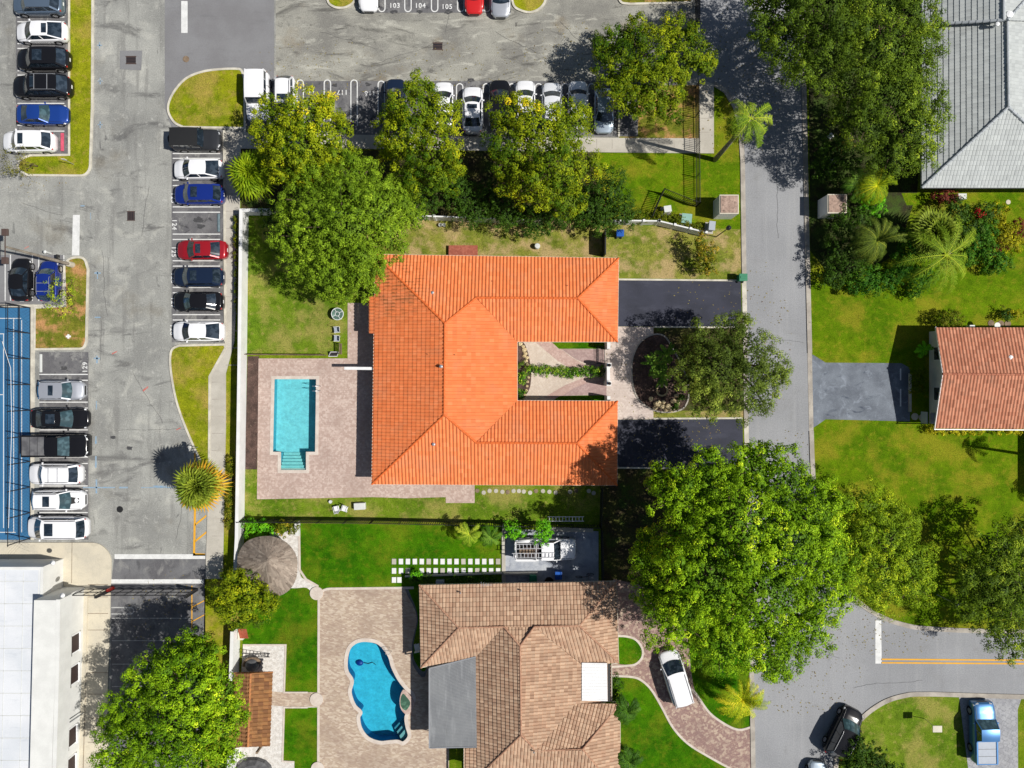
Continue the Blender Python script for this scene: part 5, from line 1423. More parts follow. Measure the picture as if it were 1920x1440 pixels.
shrub('maroon tufted plant below the croton at the right of the palm garden', [(1868, 468, 12, .8)], 'maroon', 91)
shrub('green shrub under the croton along the garden edge', [(1850, 475, 24, 1.0), (1880, 490, 18, .8), (1860, 500, 16, .8)], 'court', 92, bias=-.2)
shrub('dry brown shrub beside the gap under the grey roof', [(1768, 368, 18, 1.0), (1782, 372, 14, .9)], 'maroon', 93)
shrub('shaded undergrowth along the street under the tall trees', [(1560, 280, 30, 1.6), (1590, 300, 26, 1.6), (1545, 320, 22, 1.2), (1600, 340, 26, 1.6)], 'dark', 94)
shrub('orange tipped plant at the foot of the tall trees near the white mailbox stone', [(1585, 270, 13, 1.3)], 'olive', 95, bias=.3)
shrub('round vivid bush in the planting strip above the thatched hut', [(470, 992, 17, .9), (490, 992, 18, .9), (505, 995, 12, .8)], 'vivid', 96)
shrub('orange tinged bush between the vivid bush and the white footing', [(530, 992, 15, .8), (545, 990, 10, .7)], 'hedge', 97, bias=.1)
shrub('dark shrub against the brown roof house beside the entry path', [(1155, 1280, 14, .9), (1157, 1300, 12, .9)], 'dark', 98)
shrub('dark shrub mass below the black car at the bottom edge', [(1610, 1405, 26, 1.8), (1640, 1430, 26, 1.6), (1600, 1440, 30, 1.6), (1670, 1450, 24, 1.4)], 'dark', 99)
shrub('dark clipped strip along the top edge of the brown roof house', [(780, 1086, 10, .6), (800, 1086, 10, .6), (850, 1087, 10, .6), (880, 1086, 10, .6), (905, 1086, 9, .6), (925, 1086, 9, .6)], 'dark', 100)
shrub('yellow green tuft beside the lower left stepping pads', [(778, 1075, 9, .7), (786, 1082, 8, .6)], 'vivid', 101)
shrub('twiggy yellow green shrub at the outer end of the vertical fence on the front lawn', [(1205, 405, 14, .7), (1190, 402, 12, .7)], 'hedge', 102)
hedge('low clipped green strip behind the white panel fence on the street lawn', [(1232, 402), (1262, 410), (1290, 422), (1308, 426)], 8, .45, 'hedge', 103, -.1)
shrub('dark vine like shrub at the foot of the small step garden', [(1268, 762, 8, .4), (1276, 745, 8, .4)], 'dark', 104)
o = empty('bromeliad', W(1832, 402), 'bright red tufted flower in the palm garden', 'plant')
crown([(1832, 400, 9, 2.2, .7)], 'shrub', 'red', o, 105, 'flower'); mb = MB(); b = W(1832, 402); mb.tube([(b.x, b.y, 0), W(1832, 400, 2.1)], .05, 6); mb.build('stem', M['bark'], o)

def frond_set(mb, c, fr, rg, leaf, n=20, wl=.5, lw=.05, tb=.5):
    """fr: list of (azimuth, elevation, length, droop); pinnate fronds from point c"""
    for az, el, L, dr in fr:
        d = Vector((math.cos(az), math.sin(az), 0)); side = Vector((-d.y, d.x, 0))
        pts = []
        p = Vector(c); e = el; seg = 9
        tw = rg.uniform(-.25, .25)
        for k in range(seg + 1):
            pts.append(p.copy())
            dd = (d + side * tw * k / seg).normalized()
            p = p + (dd * math.cos(e) + Vector((0, 0, math.sin(e)))) * (L / seg)
            e -= dr / seg * (1 + k * .12)
        ft = tb + rg.uniform(-.22, .3)
        mb.tube(pts, [.035 * (1 - .8 * k / seg) for k in range(seg + 1)], 4, False, (min(1, ft + .35), .8))
        for k in range(n):
            t = .10 + .9 * k / n; f = t * seg; i = min(seg - 1, int(f)); q = pts[i].lerp(pts[i + 1], f - i)
            ax = (pts[i + 1] - pts[i]).normalized(); sd_ = ax.cross(Vector((0, 0, 1))).normalized()
            ll = leaf * (math.sin(math.pi * min(1, t * .86 + .12)) ** .6) * rg.uniform(.8, 1.15)
            for s in (-1, 1):
                v = (sd_ * s * .86 + ax * .55 + Vector((0, 0, rg.uniform(-.25, .2)))).normalized()
                mid = q + v * ll * .55; tip = q + v * ll + Vector((0, 0, -ll * .28))
                w = ax * lw
                uv = (max(0, min(1, ft + rg.uniform(-.12, .12))), rg.random())
                mb.add([q - w * .5, q + w * .5, mid + w * .6, tip, mid - w * .6], [(0, 1, 2, 4), (4, 2, 3)], uv)
def palm(label, base, top, z, n, L, leaf, mat, seed, tb=.5, droop=1.5, nl=22, lw=.05, group=None, el=(0, 1.0), tr=.14, az=None, cat='palm', name='palm_tree', azs=None):
    B = W(*base); T = W(top[0], top[1], z); rg = random.Random(seed)
    o = empty(name, B, label, cat, group)
    mb = MB(); m = B.lerp(T, .5) + Vector((0, 0, z * .03)) + (T - B) * -.02
    mb.tube([B, m, T - Vector((0, 0, .1))], [tr * 1.4, tr, tr * .8], 10); mb.build('trunk', M['palm_bark'], o, smooth=True)
    fr = []
    for i in range(n):
        a = (i * 2.39996 + rg.uniform(-.3, .3)) if azs is None else math.radians(azs[i % len(azs)] + rg.uniform(-6, 6))
        fr.append((a, el[0] + (el[1] - el[0]) * ((i * .618) % 1), L * rg.uniform(.82, 1.12), droop * rg.uniform(.8, 1.25)))
    mb = MB(); frond_set(mb, T, fr, rg, leaf, nl, lw=lw, tb=tb)
    mb.build('crown', LM[mat], o)
    return o
def fanpalm(label, base, top, z, n, R_, mat, seed, tb=.45, rim=0.0, group=None, tr=.17, spread=.9):
    """crown of fan leaves: each a petiole with a half disc of narrow blades"""
    B = W(*base); T = W(top[0], top[1], z); rg = random.Random(seed)
    o = empty('fan_palm_tree', B, label, 'palm', group)
    mb = MB(); mb.tube([B, B.lerp(T, .5), T - Vector((0, 0, .2))], [tr * 1.3, tr, tr], 10); mb.build('trunk', M['palm_bark'], o, smooth=True)
    mb = MB()
    for i in range(n):
        a = i * 2.39996 + rg.uniform(-.3, .3); u = (i + .5) / n
        el = 1.45 - u * (1.45 + .45)
        d = Vector((math.cos(a) * math.cos(el), math.sin(a) * math.cos(el), math.sin(el)))
        pl = R_ * (.10 + .34 * min(1, u * 1.6)) * rg.uniform(.7, 1.2)
        q = T + d * pl
        mb.tube([T, q], [.025, .018], 4, False, (.7, .8))
        side = d.cross(Vector((0, 0, 1))).normalized(); upv = side.cross(d).normalized()
        nb = 15; fl = R_ * .62 * rg.uniform(.85, 1.1)
        ft = tb + rg.uniform(-.2, .2) + (rim if u > .62 else 0)
        for k in range(nb):
            b = (-1.75 + 3.5 * k / (nb - 1))
            v = (d * math.cos(b) + side * math.sin(b) + upv * .12 + Vector((0, 0, -.1))).normalized()
            ww = v.cross(upv).normalized() * fl * .052
            mid = q + v * fl * .6; tip = q + v * fl + Vector((0, 0, -fl * .3 * rg.uniform(.5, 1.3)))
            mb.add([q - ww * .3, q + ww * .3, mid + ww, tip, mid - ww], [(0, 1, 2, 4), (4, 2, 3)], (max(0, min(1, ft + rg.uniform(-.12, .12))), rg.random()))
    mb.build('crown', LM[mat], o)
    return o
fanpalm('round fan palm with orange tipped leaves beside the yellow striped kerb', (437, 897), (372, 912), 6.4, 64, 2.25, 'palmf', 201, .30, .5)
fanpalm('bright fan palm standing between the white car row and the white wall corner', (492, 342), (471, 325), 3.6, 46, 2.3, 'palmy', 202, .30)
palm('tall royal palm whose grey trunk leans over the street corner', (1340, 300), (1408, 222), 9.6, 11, 3.2, .50, 'palm', 203, .5, 1.7, 30, .055, azs=(82, 5, 325, 292, 262, 225, 180, 150, 40, 205, 120), el=(.0, .45), tr=.17)
palm('bright yellow green palm on the upper edge of the palm garden', (1640, 352), (1645, 348), 4.2, 26, 2.5, .38, 'palmy', 204, .4, 1.7, 20, .04)
palm('second bright palm among the shrubs left under the grey roof corner', (1600, 372), (1612, 350), 3.4, 14, 1.9, .4, 'palmd', 212, .7, 1.4, 20)
palm('dense fuzzy grey green palm in the middle of the palm garden', (1635, 450), (1645, 452), 4.4, 64, 2.7, .34, 'palmg', 205, .45, 1.7, 20, .045, el=(-.3, 1.4))
fanpalm('fan palm half hidden beneath the coconut palm fronds', (1748, 440), (1752, 440), 3.2, 44, 2.5, 'palmf', 206, .2)
palm('large coconut palm with long arching fronds over the lawn', (1782, 470), (1775, 478), 5.0, 14, 4.8, .55, 'palm', 207, .45, 1.3, 32, .05, el=(.0, .5))
palm('sunlit yellow palm beside the street near the white van', (1370, 1296), (1392, 1312), 3.4, 34, 2.6, .42, 'palmy', 208, .62, 1.25, 24, el=(.1, 1.3))
palm('dark palm clump against the brown roof near the entry path', (1175, 1318), (1176, 1335), 2.8, 16, 1.8, .45, 'palmd', 209, .35, 1.4, 18, .07)
palm('dark palm clump at the bottom edge beside the brown roof', (1178, 1405), (1180, 1430), 2.6, 16, 1.8, .45, 'palmd', 210, .35, 1.4, 18, .07)
palm('small palm with spiky green fronds left of the pair by the black fence', (882, 996), (880, 1002), 2.3, 11, 1.5, .34, 'palm', 213, .6, 1.2, 18)
palm('small dark palm right of the pair by the black fence', (920, 1002), (921, 1008), 2.0, 10, 1.3, .34, 'palmd', 214, .6, 1.2, 18)
palm('spiky agave like plant in the oval front bed, left one', (1222, 680), (1226, 682), 1.7, 12, 1.3, .22, 'palmd', 215, .9, 1.0, 12, .14, cat='plant', name='dracaena')
palm('spiky agave like plant in the oval front bed, lower one', (1238, 700), (1242, 704), 1.6, 12, 1.2, .22, 'palmd', 216, .9, 1.0, 12, .14, cat='plant', name='dracaena')
palm('spiky agave like plant in the oval front bed, upper right one', (1248, 664), (1250, 664), 1.7, 12, 1.2, .22, 'palmd', 217, .8, 1.0, 12, .14, cat='plant', name='dracaena')
palm('little bright palm in the shadow before the red roof house', (1728, 658), (1732, 656), 1.4, 10, .9, .25, 'vivid', 218, .4, 1.2, 14, cat='plant', name='small_palm')
EP = 'palms beyond the right edge'
palm('slender palm beyond the right edge whose shadow lies on the lawn, upper', (1985, 862), (2006, 868), 6.0, 9, 1.7, .4, 'palm', 219, .5, 1.4, 18, group=EP, el=(-.1, .5))
palm('slender palm beyond the right edge whose shadow lies on the lawn, lower', (1990, 930), (2055, 944), 4.5, 9, 1.6, .4, 'palm', 220, .5, 1.4, 18, group=EP, el=(-.1, .5))

# ------------------------------------------------------------------ vehicles
SPEC = {  # fractions along the length: windscreen foot, roof front, roof rear, rear glass foot; hood z, belt z, deck z
    'sedan': dict(ws=(.27, .42, .72, .87), z=(.66, .92, 1.0), H=1.44, wr=.70, tail=.92),
    'coupe': dict(ws=(.36, .49, .70, .86), z=(.66, .90, .98), H=1.36, wr=.68, tail=.90),
    'fastback': dict(ws=(.25, .40, .70, .92), z=(.66, .92, .98), H=1.44, wr=.70, tail=.92),
    'suv': dict(ws=(.25, .38, .85, .955), z=(.82, 1.06, 1.08), H=1.68, wr=.76, tail=1.0),
    'van': dict(ws=(.19, .35, .90, .975), z=(.80, 1.06, 1.08), H=1.76, wr=.80, tail=1.0),
    'jeep': dict(ws=(.33, .39, .965, .985), z=(1.0, 1.14, 1.16), H=1.84, wr=.84, tail=1.1),
    'pickup': dict(ws=(.26, .37, .56, .60), z=(.98, 1.16, 1.18), H=1.86, wr=.78, tail=1.12),
}
ORD = ['first', 'second', 'third', 'fourth', 'fifth', 'sixth', 'seventh', 'eighth', 'ninth', 'tenth', 'eleventh', 'twelfth', 'thirteenth', 'fourteenth', 'fifteenth', 'sixteenth', 'seventeenth', 'eighteenth']
def vehicle(label, px, py, L, Wd, deg, typ, col, roofcol=None, sunroof=None, rails=False, glass='glass', rearglass=None, bars=False, cover=None, hood=None, group=None, cat='car', name='parked_car', spare=False, rack=False, H_=None, lean=.9, seams=True):
    sp = SPEC[typ]; Hh = H_ or sp['H']; L = L / S; Wd = Wd / S
    p = W(px, py, lean)
    o = empty(name, (p.x, p.y, .03), label, cat, group, math.radians(deg))
    pm = PAINT[col]; w = Wd / 2
    fx = lambda f: L / 2 - f * L
    hz, bz_, dz = sp['z']; a0, a1, a2, a3 = sp['ws']
    boxy = typ in ('jeep', 'pickup')
    xf = [0, .012, .04, .10, .2, .5, .8, .9, .955, .985, 1.0]
    wf = ([.86, .92, .96, .98, 1, 1, 1, .99, .97, .93, .88] if boxy else [.50, .68, .83, .945, .99, 1, .995, .955, .88, .74, .56])
    zx = [0, .015, .05, .14, a0 - .01, a0 + .03, a3 - .03, a3 + .01, .975, 1.0]
    zz = [hz * .80, hz * .93, hz, (hz + bz_) / 2 + .02, bz_ - .02, bz_, dz - .01, dz, sp['tail'], sp['tail'] * .8]
    fa, ra = .185, .80
    if typ == 'pickup': fa, ra = .17, .78
    wr_ = .34 if typ not in ('pickup', 'jeep') else .38
    fs = sorted(set([i / 40 for i in range(41)] + [.008, .02, .99] + [fa + d / L for d in (-.44, -.40, .40, .44)] + [ra + d / L for d in (-.44, -.40, .40, .44)]))
    rows = []
    for f in fs:
        ww = w * np.interp(f, xf, wf); zt = np.interp(f, zx, zz)
        dx = min(abs(f - fa), abs(f - ra)) * L
        zb = .22 if dx >= .42 else .30 + math.sqrt(max(0, .43 ** 2 - dx ** 2)) * .98
        zb = min(zb, zt - .12); zm = max(.5, zb + .04)
        zs = min(zt - .10, zm + .3) if zt - .1 > zm else zm + .02
        half = [(ww * .90, zb), (ww * .985, zb + .02), (ww, zm), (ww * .985, max(zm + .01, zt - .13)), (ww * .945, zt - .045), (ww * .86, zt - .008), (ww * .45, zt + .018), (0, zt + .028)]
        rows.append([(fx(f), y, z) for y, z in half] + [(fx(f), -y, z) for y, z in half[-2::-1]])
    n = len(rows[0]); vs = [q for r in rows for q in r]; fc = []
    for i in range(len(rows) - 1):
        for k in range(n - 1):
            fc.append((i * n + k, i * n + k + 1, (i + 1) * n + k + 1, (i + 1) * n + k))
        fc.append(((i + 1) * n, (i + 1) * n + n - 1, i * n + n - 1, i * n))
    fc.append(tuple(range(n))[::-1]); fc.append(tuple((len(rows) - 1) * n + k for k in range(n)))
    mb = MB(); mb.add(vs, fc); body = mb.build('body', pm, o, smooth=True, local=True)
    # greenhouse
    wb = w * .90; wr = w * sp['wr']; zr = Hh
    bulF, bulR = (.05, .02) if boxy else (.20, .10)
    def curve(f, half, z, bul, crown_=0.0, n=6, sgn=1):
        return [(fx(f) + sgn * bul * (1 - (k / n * 2 - 1) ** 2), half * (1 - 2 * k / n), z + crown_ * (1 - (k / n * 2 - 1) ** 2)) for k in range(n + 1)]
    F0 = curve(a0, wb, bz_ - .01, bulF, .03); F1 = curve(a1, wr, zr - .05, bulF * .6, .05)
    R1_ = curve(a2, wr * .97, zr - .06, bulR, .05, sgn=-1); R0 = curve(a3, wb * .93, dz - .005, bulR, .02, sgn=-1)
    def patch(a, b, name, mat, off=0.0, sub=1):
        mb = MB(); m = len(a); rows = [a, b]
        vs = [(x, y, z + off) for r in rows for x, y, z in r]
        mb.add(vs, [(k, k + 1, m + k + 1, m + k) for k in range(m - 1)])
        return mb.build(name, mat, o, smooth=True, local=True)
    patch(F1, F0, 'windshield', M[glass])
    patch(R0, R1_, 'rear_window', M[rearglass or 'glass'])
    for s in (0, -1):
        mb = MB()
        sgn = 1 if s == 0 else -1
        A, B, C, D = F0[s], F1[s], R1_[s], R0[s]
        mb.add([A, B, C, D], [(0, 1, 2, 3) if s == 0 else (3, 2, 1, 0)])
        mb.build('side_window', M['glass'], o, local=True)
    # roof panel with crown and a little thickness
    mb = MB(); NR = 8; vs = []; fc = []
    for i in range(NR + 1):
        t = i / NR; hw_ = wr * (1 + .02 * math.sin(math.pi * t)); arch = .035 * math.sin(math.pi * t)
        for k in range(7):
            y = k / 6 * 2 - 1
            x = F1[k][0] * (1 - t) + R1_[k][0] * t
            vs.append((x, hw_ * -y * 1.02, zr - .045 + arch + .045 * (1 - y * y)))
    for i in range(NR):
        for k in range(6): fc.append((i * 7 + k, i * 7 + k + 1, (i + 1) * 7 + k + 1, (i + 1) * 7 + k))
    mb.add(vs, fc)
    rim = [0, 1, 2, 3, 4, 5, 6] + [i * 7 + 6 for i in range(1, NR + 1)] + [NR * 7 + k for k in range(5, -1, -1)] + [i * 7 for i in range(NR - 1, 0, -1)]
    dv = [(vs[i][0], vs[i][1], vs[i][2] - .05) for i in rim]; mb.add([vs[i] for i in rim] + dv, [(k, (k + 1) % len(rim), (k + 1) % len(rim) + len(rim), k + len(rim)) for k in range(len(rim))])
    rm = PAINT[roofcol] if roofcol in PAINT else (M[roofcol] if roofcol else pm)
    roof = mb.build('roof', rm, o, smooth=True, local=True)
    pmat = rm if typ == 'jeep' else pm
    for s in (0, -1):
        mb = MB(); mb.bar(F0[s], F1[s], .08, .05); mb.build('front_pillar', pmat, o, local=True)
        mb = MB(); mb.bar(R0[s], R1_[s], .10 if typ in ('sedan', 'coupe', 'fastback') else .16, .05); mb.build('rear_pillar', pmat, o, local=True)
        for t in ((.45,) if typ in ('sedan', 'coupe', 'fastback', 'pickup') else (.33, .68)):
            a = Vector(F0[s]).lerp(Vector(R0[s]), t + .03); b = Vector(F1[s]).lerp(Vector(R1_[s]), t)
            mb = MB(); mb.bar(a, b, .05, .04); mb.build('door_pillar', pmat, o, local=True)
    # wheels
    for f in (fa, ra):
        for s in (1, -1):
            yc = s * (w - .10); x = fx(f); cyl = []
            mb = MB(); vs = []; fcs = []; m = 20
            for (yy, rr) in ((yc + s * .09, wr_ * .88), (yc + s * .11, wr_), (yc - s * .11, wr_), (yc - s * .11, wr_ * .6)):
                for k in range(m):
                    a = 2 * math.pi * k / m; vs.append((x + rr * math.cos(a), yy, wr_ + rr * math.sin(a)))
            for i in range(3):
                for k in range(m): fcs.append((i * m + k, i * m + (k + 1) % m, (i + 1) * m + (k + 1) % m, (i + 1) * m + k))
            mb.add(vs, fcs); wh = mb.build('wheel', M['tyre'], o, local=True)
            mb = MB(); vs = [(x + wr_ * .66 * math.cos(2 * math.pi * k / m), yc + s * .095, wr_ + wr_ * .66 * math.sin(2 * math.pi * k / m)) for k in range(m)] + [(x, yc + s * .115, wr_)]
            mb.add(vs, [(k, (k + 1) % m, m) for k in range(m)]); mb.build('rim', M['rim'], wh, local=True)
    # lamps, mirrors, grille, plates
    for s in (1, -1):
        hwid = w * (.78 if not boxy else .80)
        mb = MB(); x = fx(.035 if not boxy else .008); z = hz * .93
        mb.add([(x + .06, s * hwid * .62, z - .06), (x + .02, s * hwid * .62, z + .03), (x - .22, s * w * .93, z + .045), (x - .10, s * w * .95, z - .08), (x - .30, s * w * .965, z - .02)],
               [(0, 1, 2, 3), (3, 2, 4)] if s < 0 else [(3, 2, 1, 0), (4, 2, 3)])
        mb.box((x - .12, s * hwid * .76, z - .02), (.2, w * .24, .08)); mb.build('headlight', M['lamp_glass'], o, local=True)
        mb = MB(); mb.box((fx(.965) if not boxy else fx(.992), s * w * .70, sp['tail'] * .87), (.16 if not boxy else .08, w * .24, .14)); mb.build('tail_light', M['lamp_red'], o, local=True)
        mb = MB(); mx = fx(a0 + .055); mb.box((mx, s * (w + .06), bz_ + .02), (.12, .17, .11)); mb.box((mx, s * (w - .02), bz_ - .01), (.08, .12, .04)); mb.build('mirror', pm, o, local=True, bevel=.03)
    mb = MB(); mb.box((fx(.004) , 0, hz * .62), (.06, w * .95, .22)); mb.build('grille', M['trim'], o, local=True)
    mb = MB(); mb.box((fx(.998), 0, sp['tail'] * .62), (.05, .32, .14)); mb.build('licence_plate', M['white_metal'], o, local=True)
    if seams:
        mb = MB()
        zh = lambda f: float(np.interp(f, zx, zz)) + .012
        for f0 in ([a0 - .012] + ([a3 + .012] if typ in ('sedan', 'coupe', 'fastback') else [])):
            mb.bar((fx(f0), -wb * .92, zh(f0)), (fx(f0), wb * .92, zh(f0)), .03, .012)
        fr_ = [.06, .12, .18, a0 - .015]
        for s in (1, -1):
            for fa_, fb_ in zip(fr_[:-1], fr_[1:]): mb.bar((fx(fa_), s * w * .80, zh(fa_) + .004), (fx(fb_), s * w * .80, zh(fb_) + .004), .018, .012)
        mb.build('panel_gap', M['trim'], o, local=True)
    if sunroof:
        f0, f1 = sunroof; mb = MB(); mb.box(((fx(f0) + fx(f1)) / 2, 0, zr + .032), (abs(fx(f1) - fx(f0)), wr * 1.35, .03)); mb.build('sunroof', M['glass'], o, local=True, bevel=.01)
    if rails:
        for s in (1, -1):
            mb = MB(); mb.tube([(fx(a1 + .04), s * wr * .92, zr - .02), (fx(a1 + .08), s * wr * .92, zr + .06), (fx(a2 - .05), s * wr * .92, zr + .06), (fx(a2), s * wr * .92, zr - .02)], .02, 6)
            mb.build('roof_rail', M['galv' if rails == 'silver' else 'trim'], o, local=True)
    if bars:
        for f in bars: mb = MB(); mb.bar((fx(f), -wr * .92, zr + .075), (fx(f), wr * .92, zr + .075), .05, .03); mb.build('cross_bar', M['galv'], o, local=True)
    if hood: mb = MB(); mb.add([(fx(.08), w * .22, hz + .075), (fx(.08), -w * .22, hz + .075), (fx(a0 - .03), -w * .36, bz_ + .03), (fx(a0 - .03), w * .36, bz_ + .03)], [(3, 2, 1, 0)]); mb.build('hood_stripe', M['trim'], o, local=True)
    if spare:
        mb = MB(); x = fx(1.0); m = 20; vs = []
        for xx in (x, x - .24):
            for k in range(m): a = 2 * math.pi * k / m; vs.append((xx, .38 * math.cos(a), .95 + .38 * math.sin(a)))
        mb.add(vs, [(k, (k + 1) % m, (k + 1) % m + m, k + m) for k in range(m)] + [tuple(range(m)), tuple(range(2 * m - 1, m - 1, -1))]); mb.build('spare_wheel', M['tyre'], o, local=True)
    if typ == 'pickup':
        b0, b1 = fx(.615), fx(.975)
        mb = MB(); zb = 1.20
        mb.box(((b0 + b1) / 2, 0, zb + (.05 if cover else .02)), (b0 - b1, w * 1.62, .06)); mb.build('bed', M[cover] if cover else M['bed_liner'], o, local=True)
        mb = MB()
        for s in (1, -1): mb.box(((b0 + b1) / 2, s * w * .89, zb + .05), (b0 - b1, w * .14, .16))
        mb.box((b1 - .04, 0, zb + .04), (.08, w * 1.9, .14)); mb.box((b0 + .03, 0, zb + .04), (.06, w * 1.8, .14)); mb.build('bed_rail', pm, o, local=True)
        if cover:
            mb = MB()
            for t in (.33, .66): mb.box((b0 + (b1 - b0) * t, 0, zb + .083), (.03, w * 1.6, .01))
            mb.build('cover_seam', M['trim'], o, local=True)
    if rack:
        mb = MB()
        for f in (.65, .97):
            x = fx(f)
            for s in (1, -1): mb.bar((x, s * w * .86, 1.2), (x, s * w * .86, 1.9), .05, .05)
            mb.bar((x, -w * .9, 1.92), (x, w * .9, 1.92), .05, .05)
        for s in (1, -1): mb.bar((fx(.65), s * w * .86, 1.92), (fx(.97), s * w * .86, 1.92), .05, .05)
        mb.build('ladder_rack', M['white_metal'], o, local=True)
    return o
G1 = 'cars in the upper left bays'; G2 = 'cars in the bays along the white wall'; G3 = 'cars beside the blue court'; G4 = 'cars in the bays below the upper lot'; G5 = 'cars cut by the top edge'
E_, N_, W_, S_ = 0, 90, 180, 270
vehicle('steel blue suv cut off by the top edge in the left column', 69, 5, 92, 40, W_, 'suv', 'steel', group=G1, glass='glass_teal')
vehicle('white sedan with black roof glass, second from the top in the left column', 75, 58, 95, 37, W_, 'fastback', 'white', sunroof=(.60, .70), group=G1)
vehicle('black rounded suv below the white sedan in the left column', 79, 110, 97, 39, W_, 'suv', 'black', sunroof=(.42, .6), group=G1)
vehicle('big boxy black suv with squared roof lines, fourth in the left column', 77, 161, 108, 40, W_, 'suv', 'black', rails='silver', bars=(.5, .72), sunroof=(.42, .48), group=G1, H_=1.8)
vehicle('bright blue coupe facing right in the left column', 77, 213, 94, 37, E_, 'coupe', 'blue', glass='glass_teal', group=G1)
vehicle('white compact suv sticking out of the last bay in the left column', 52, 265, 96, 38, W_, 'suv', 'white', sunroof=(.42, .52), group=G1)
vehicle('matt black boxy off road car with a spare wheel at its back', 368, 262, 88, 38, E_, 'jeep', 'graphite', roofcol='trim', spare=True, group=G2)
vehicle('white fastback below the black off road car', 370, 316, 92, 37, W_, 'fastback', 'white', group=G2)
vehicle('deep blue suv with black sunroof in bay 123', 372, 364, 91, 37, W_, 'suv', 'royal', sunroof=(.42, .55), group=G2, glass='glass_teal')
vehicle('dark red sedan in bay 125', 377, 468, 93, 36, W_, 'sedan', 'red', sunroof=(.44, .54), group=G2)
vehicle('dark navy suv with sunroof in bay 126', 371, 519, 92, 36, W_, 'suv', 'navy', sunroof=(.42, .55), group=G2, glass='glass_teal')
vehicle('black sedan in bay 127', 370, 565, 92, 36, W_, 'sedan', 'black', group=G2, glass='glass_teal')
vehicle('white fastback in the lowest bay of the wall row', 370, 621, 95, 37, W_, 'fastback', 'white', group=G2)
vehicle('black sedan parked upright left of the blue car at the court', 37, 524, 80, 34, N_, 'sedan', 'black', group=G3)
vehicle('royal blue suv with roof rack parked upright under the sapling', 91, 527, 76, 33, N_, 'suv', 'royal', rails='silver', bars=(.58, .78), group=G3, glass='glass_teal')
vehicle('silver hatchback facing right in bay 130', 113, 732, 84, 36, E_, 'suv', 'silver', sunroof=(.55, .66), group=G3, glass='glass_teal', H_=1.58)
vehicle('glossy black sedan facing right beside the blue court', 110, 785, 105, 38, E_, 'sedan', 'black', sunroof=(.5, .66), group=G3, glass='glass_teal')
vehicle('black pickup with a grey bed cover beside the court', 104, 836, 120, 42, E_, 'pickup', 'black', cover='grey_cover', group=G3, glass='glass_teal', cat='pickup', name='pickup_truck')
vehicle('white suv facing left in bay 133 with black window frames', 102, 889, 98, 39, W_, 'suv', 'white', rails='black', bars=(.50, .67), group=G3)
vehicle('white suv with a black hood stripe facing right', 108, 938, 96, 37, E_, 'suv', 'white', sunroof=(.55, .68), hood=True, rails='black', group=G3, glass='glass_teal')
vehicle('large white suv in the lowest bay by the beige slab', 106, 990, 112, 42, W_, 'van', 'white', sunroof=(.40, .54), rails='black', group=G3)
vehicle('white utility van by the grass island, leftmost of the bay row', 483, 180, 88, 41, S_, 'jeep', 'white', group=G4, H_=1.9, cat='van', name='parked_van')
vehicle('white suv half hidden by the first yellow green tree', 534, 186, 88, 37, S_, 'suv', 'white', sunroof=(.42, .54), rails='black', group=G4)
vehicle('dark car almost covered by the pointed yellow green tree', 741, 189, 86, 37, N_, 'sedan', 'navy', group=G4)
vehicle('white sedan just right of the pointed yellow green tree', 831, 195, 86, 37, N_, 'sedan', 'white', group=G4)
vehicle('white sedan with sunroof fully visible between two trees', 886, 204, 86, 38, N_, 'sedan', 'white', sunroof=(.45, .54), group=G4)
vehicle('black sedan between the two open white cars', 937, 192, 88, 38, N_, 'sedan', 'black', group=G4)
vehicle('white sedan mostly under the third yellow green tree', 985, 193, 88, 37, N_, 'sedan', 'white', group=G4)
vehicle('white hatchback at the right half of the third yellow green tree', 1035, 198, 88, 37, N_, 'suv', 'pearl', group=G4, H_=1.55)
vehicle('white suv with dappled shade in the second last bay of the row', 1084, 195, 88, 37, N_, 'suv', 'white', group=G4)
vehicle('silver white sedan facing down in the last bay of the row', 1133, 206, 82, 37, S_, 'sedan', 'silverblue', group=G4)
vehicle('white car at the top edge, leftmost of the cut off cars', 690, -28, 90, 37, S_, 'sedan', 'white', group=G5)
vehicle('bright red car cut off by the top edge', 889, -24, 92, 36, S_, 'sedan', 'bright_red', group=G5)
vehicle('silver car cut off by the top edge beside the red one', 939, -18, 92, 37, S_, 'sedan', 'silver', group=G5)
vehicle('white minivan parked at an angle on the curved paver driveway', 1268, 1273, 106, 41, 90 + 17, 'van', 'white', rails='black', cat='van', name='parked_van')
vehicle('black suv with silver roof rails standing at the street corner', 1583, 1375, 96, 42, 90 - 27, 'suv', 'black', rails='silver', glass='glass_teal', H_=1.85)
vehicle('light blue pickup with a silver bed cover on the stamped driveway', 1845, 1374, 112, 41, 91, 'pickup', 'sky', cover='util_grey', glass='glass_teal', cat='pickup', name='pickup_truck')
vehicle('pale car barely entering at the bottom edge beside the black suv', 1532, 1478, 92, 37, 84, 'sedan', 'silverblue', glass='glass_teal')
vehicle('white work pickup with ladders on its rack on the concrete pad', 1022, 1030, 114, 40, E_, 'pickup', 'white', rack=True, glass='glass', cat='pickup', name='pickup_truck', group=None)

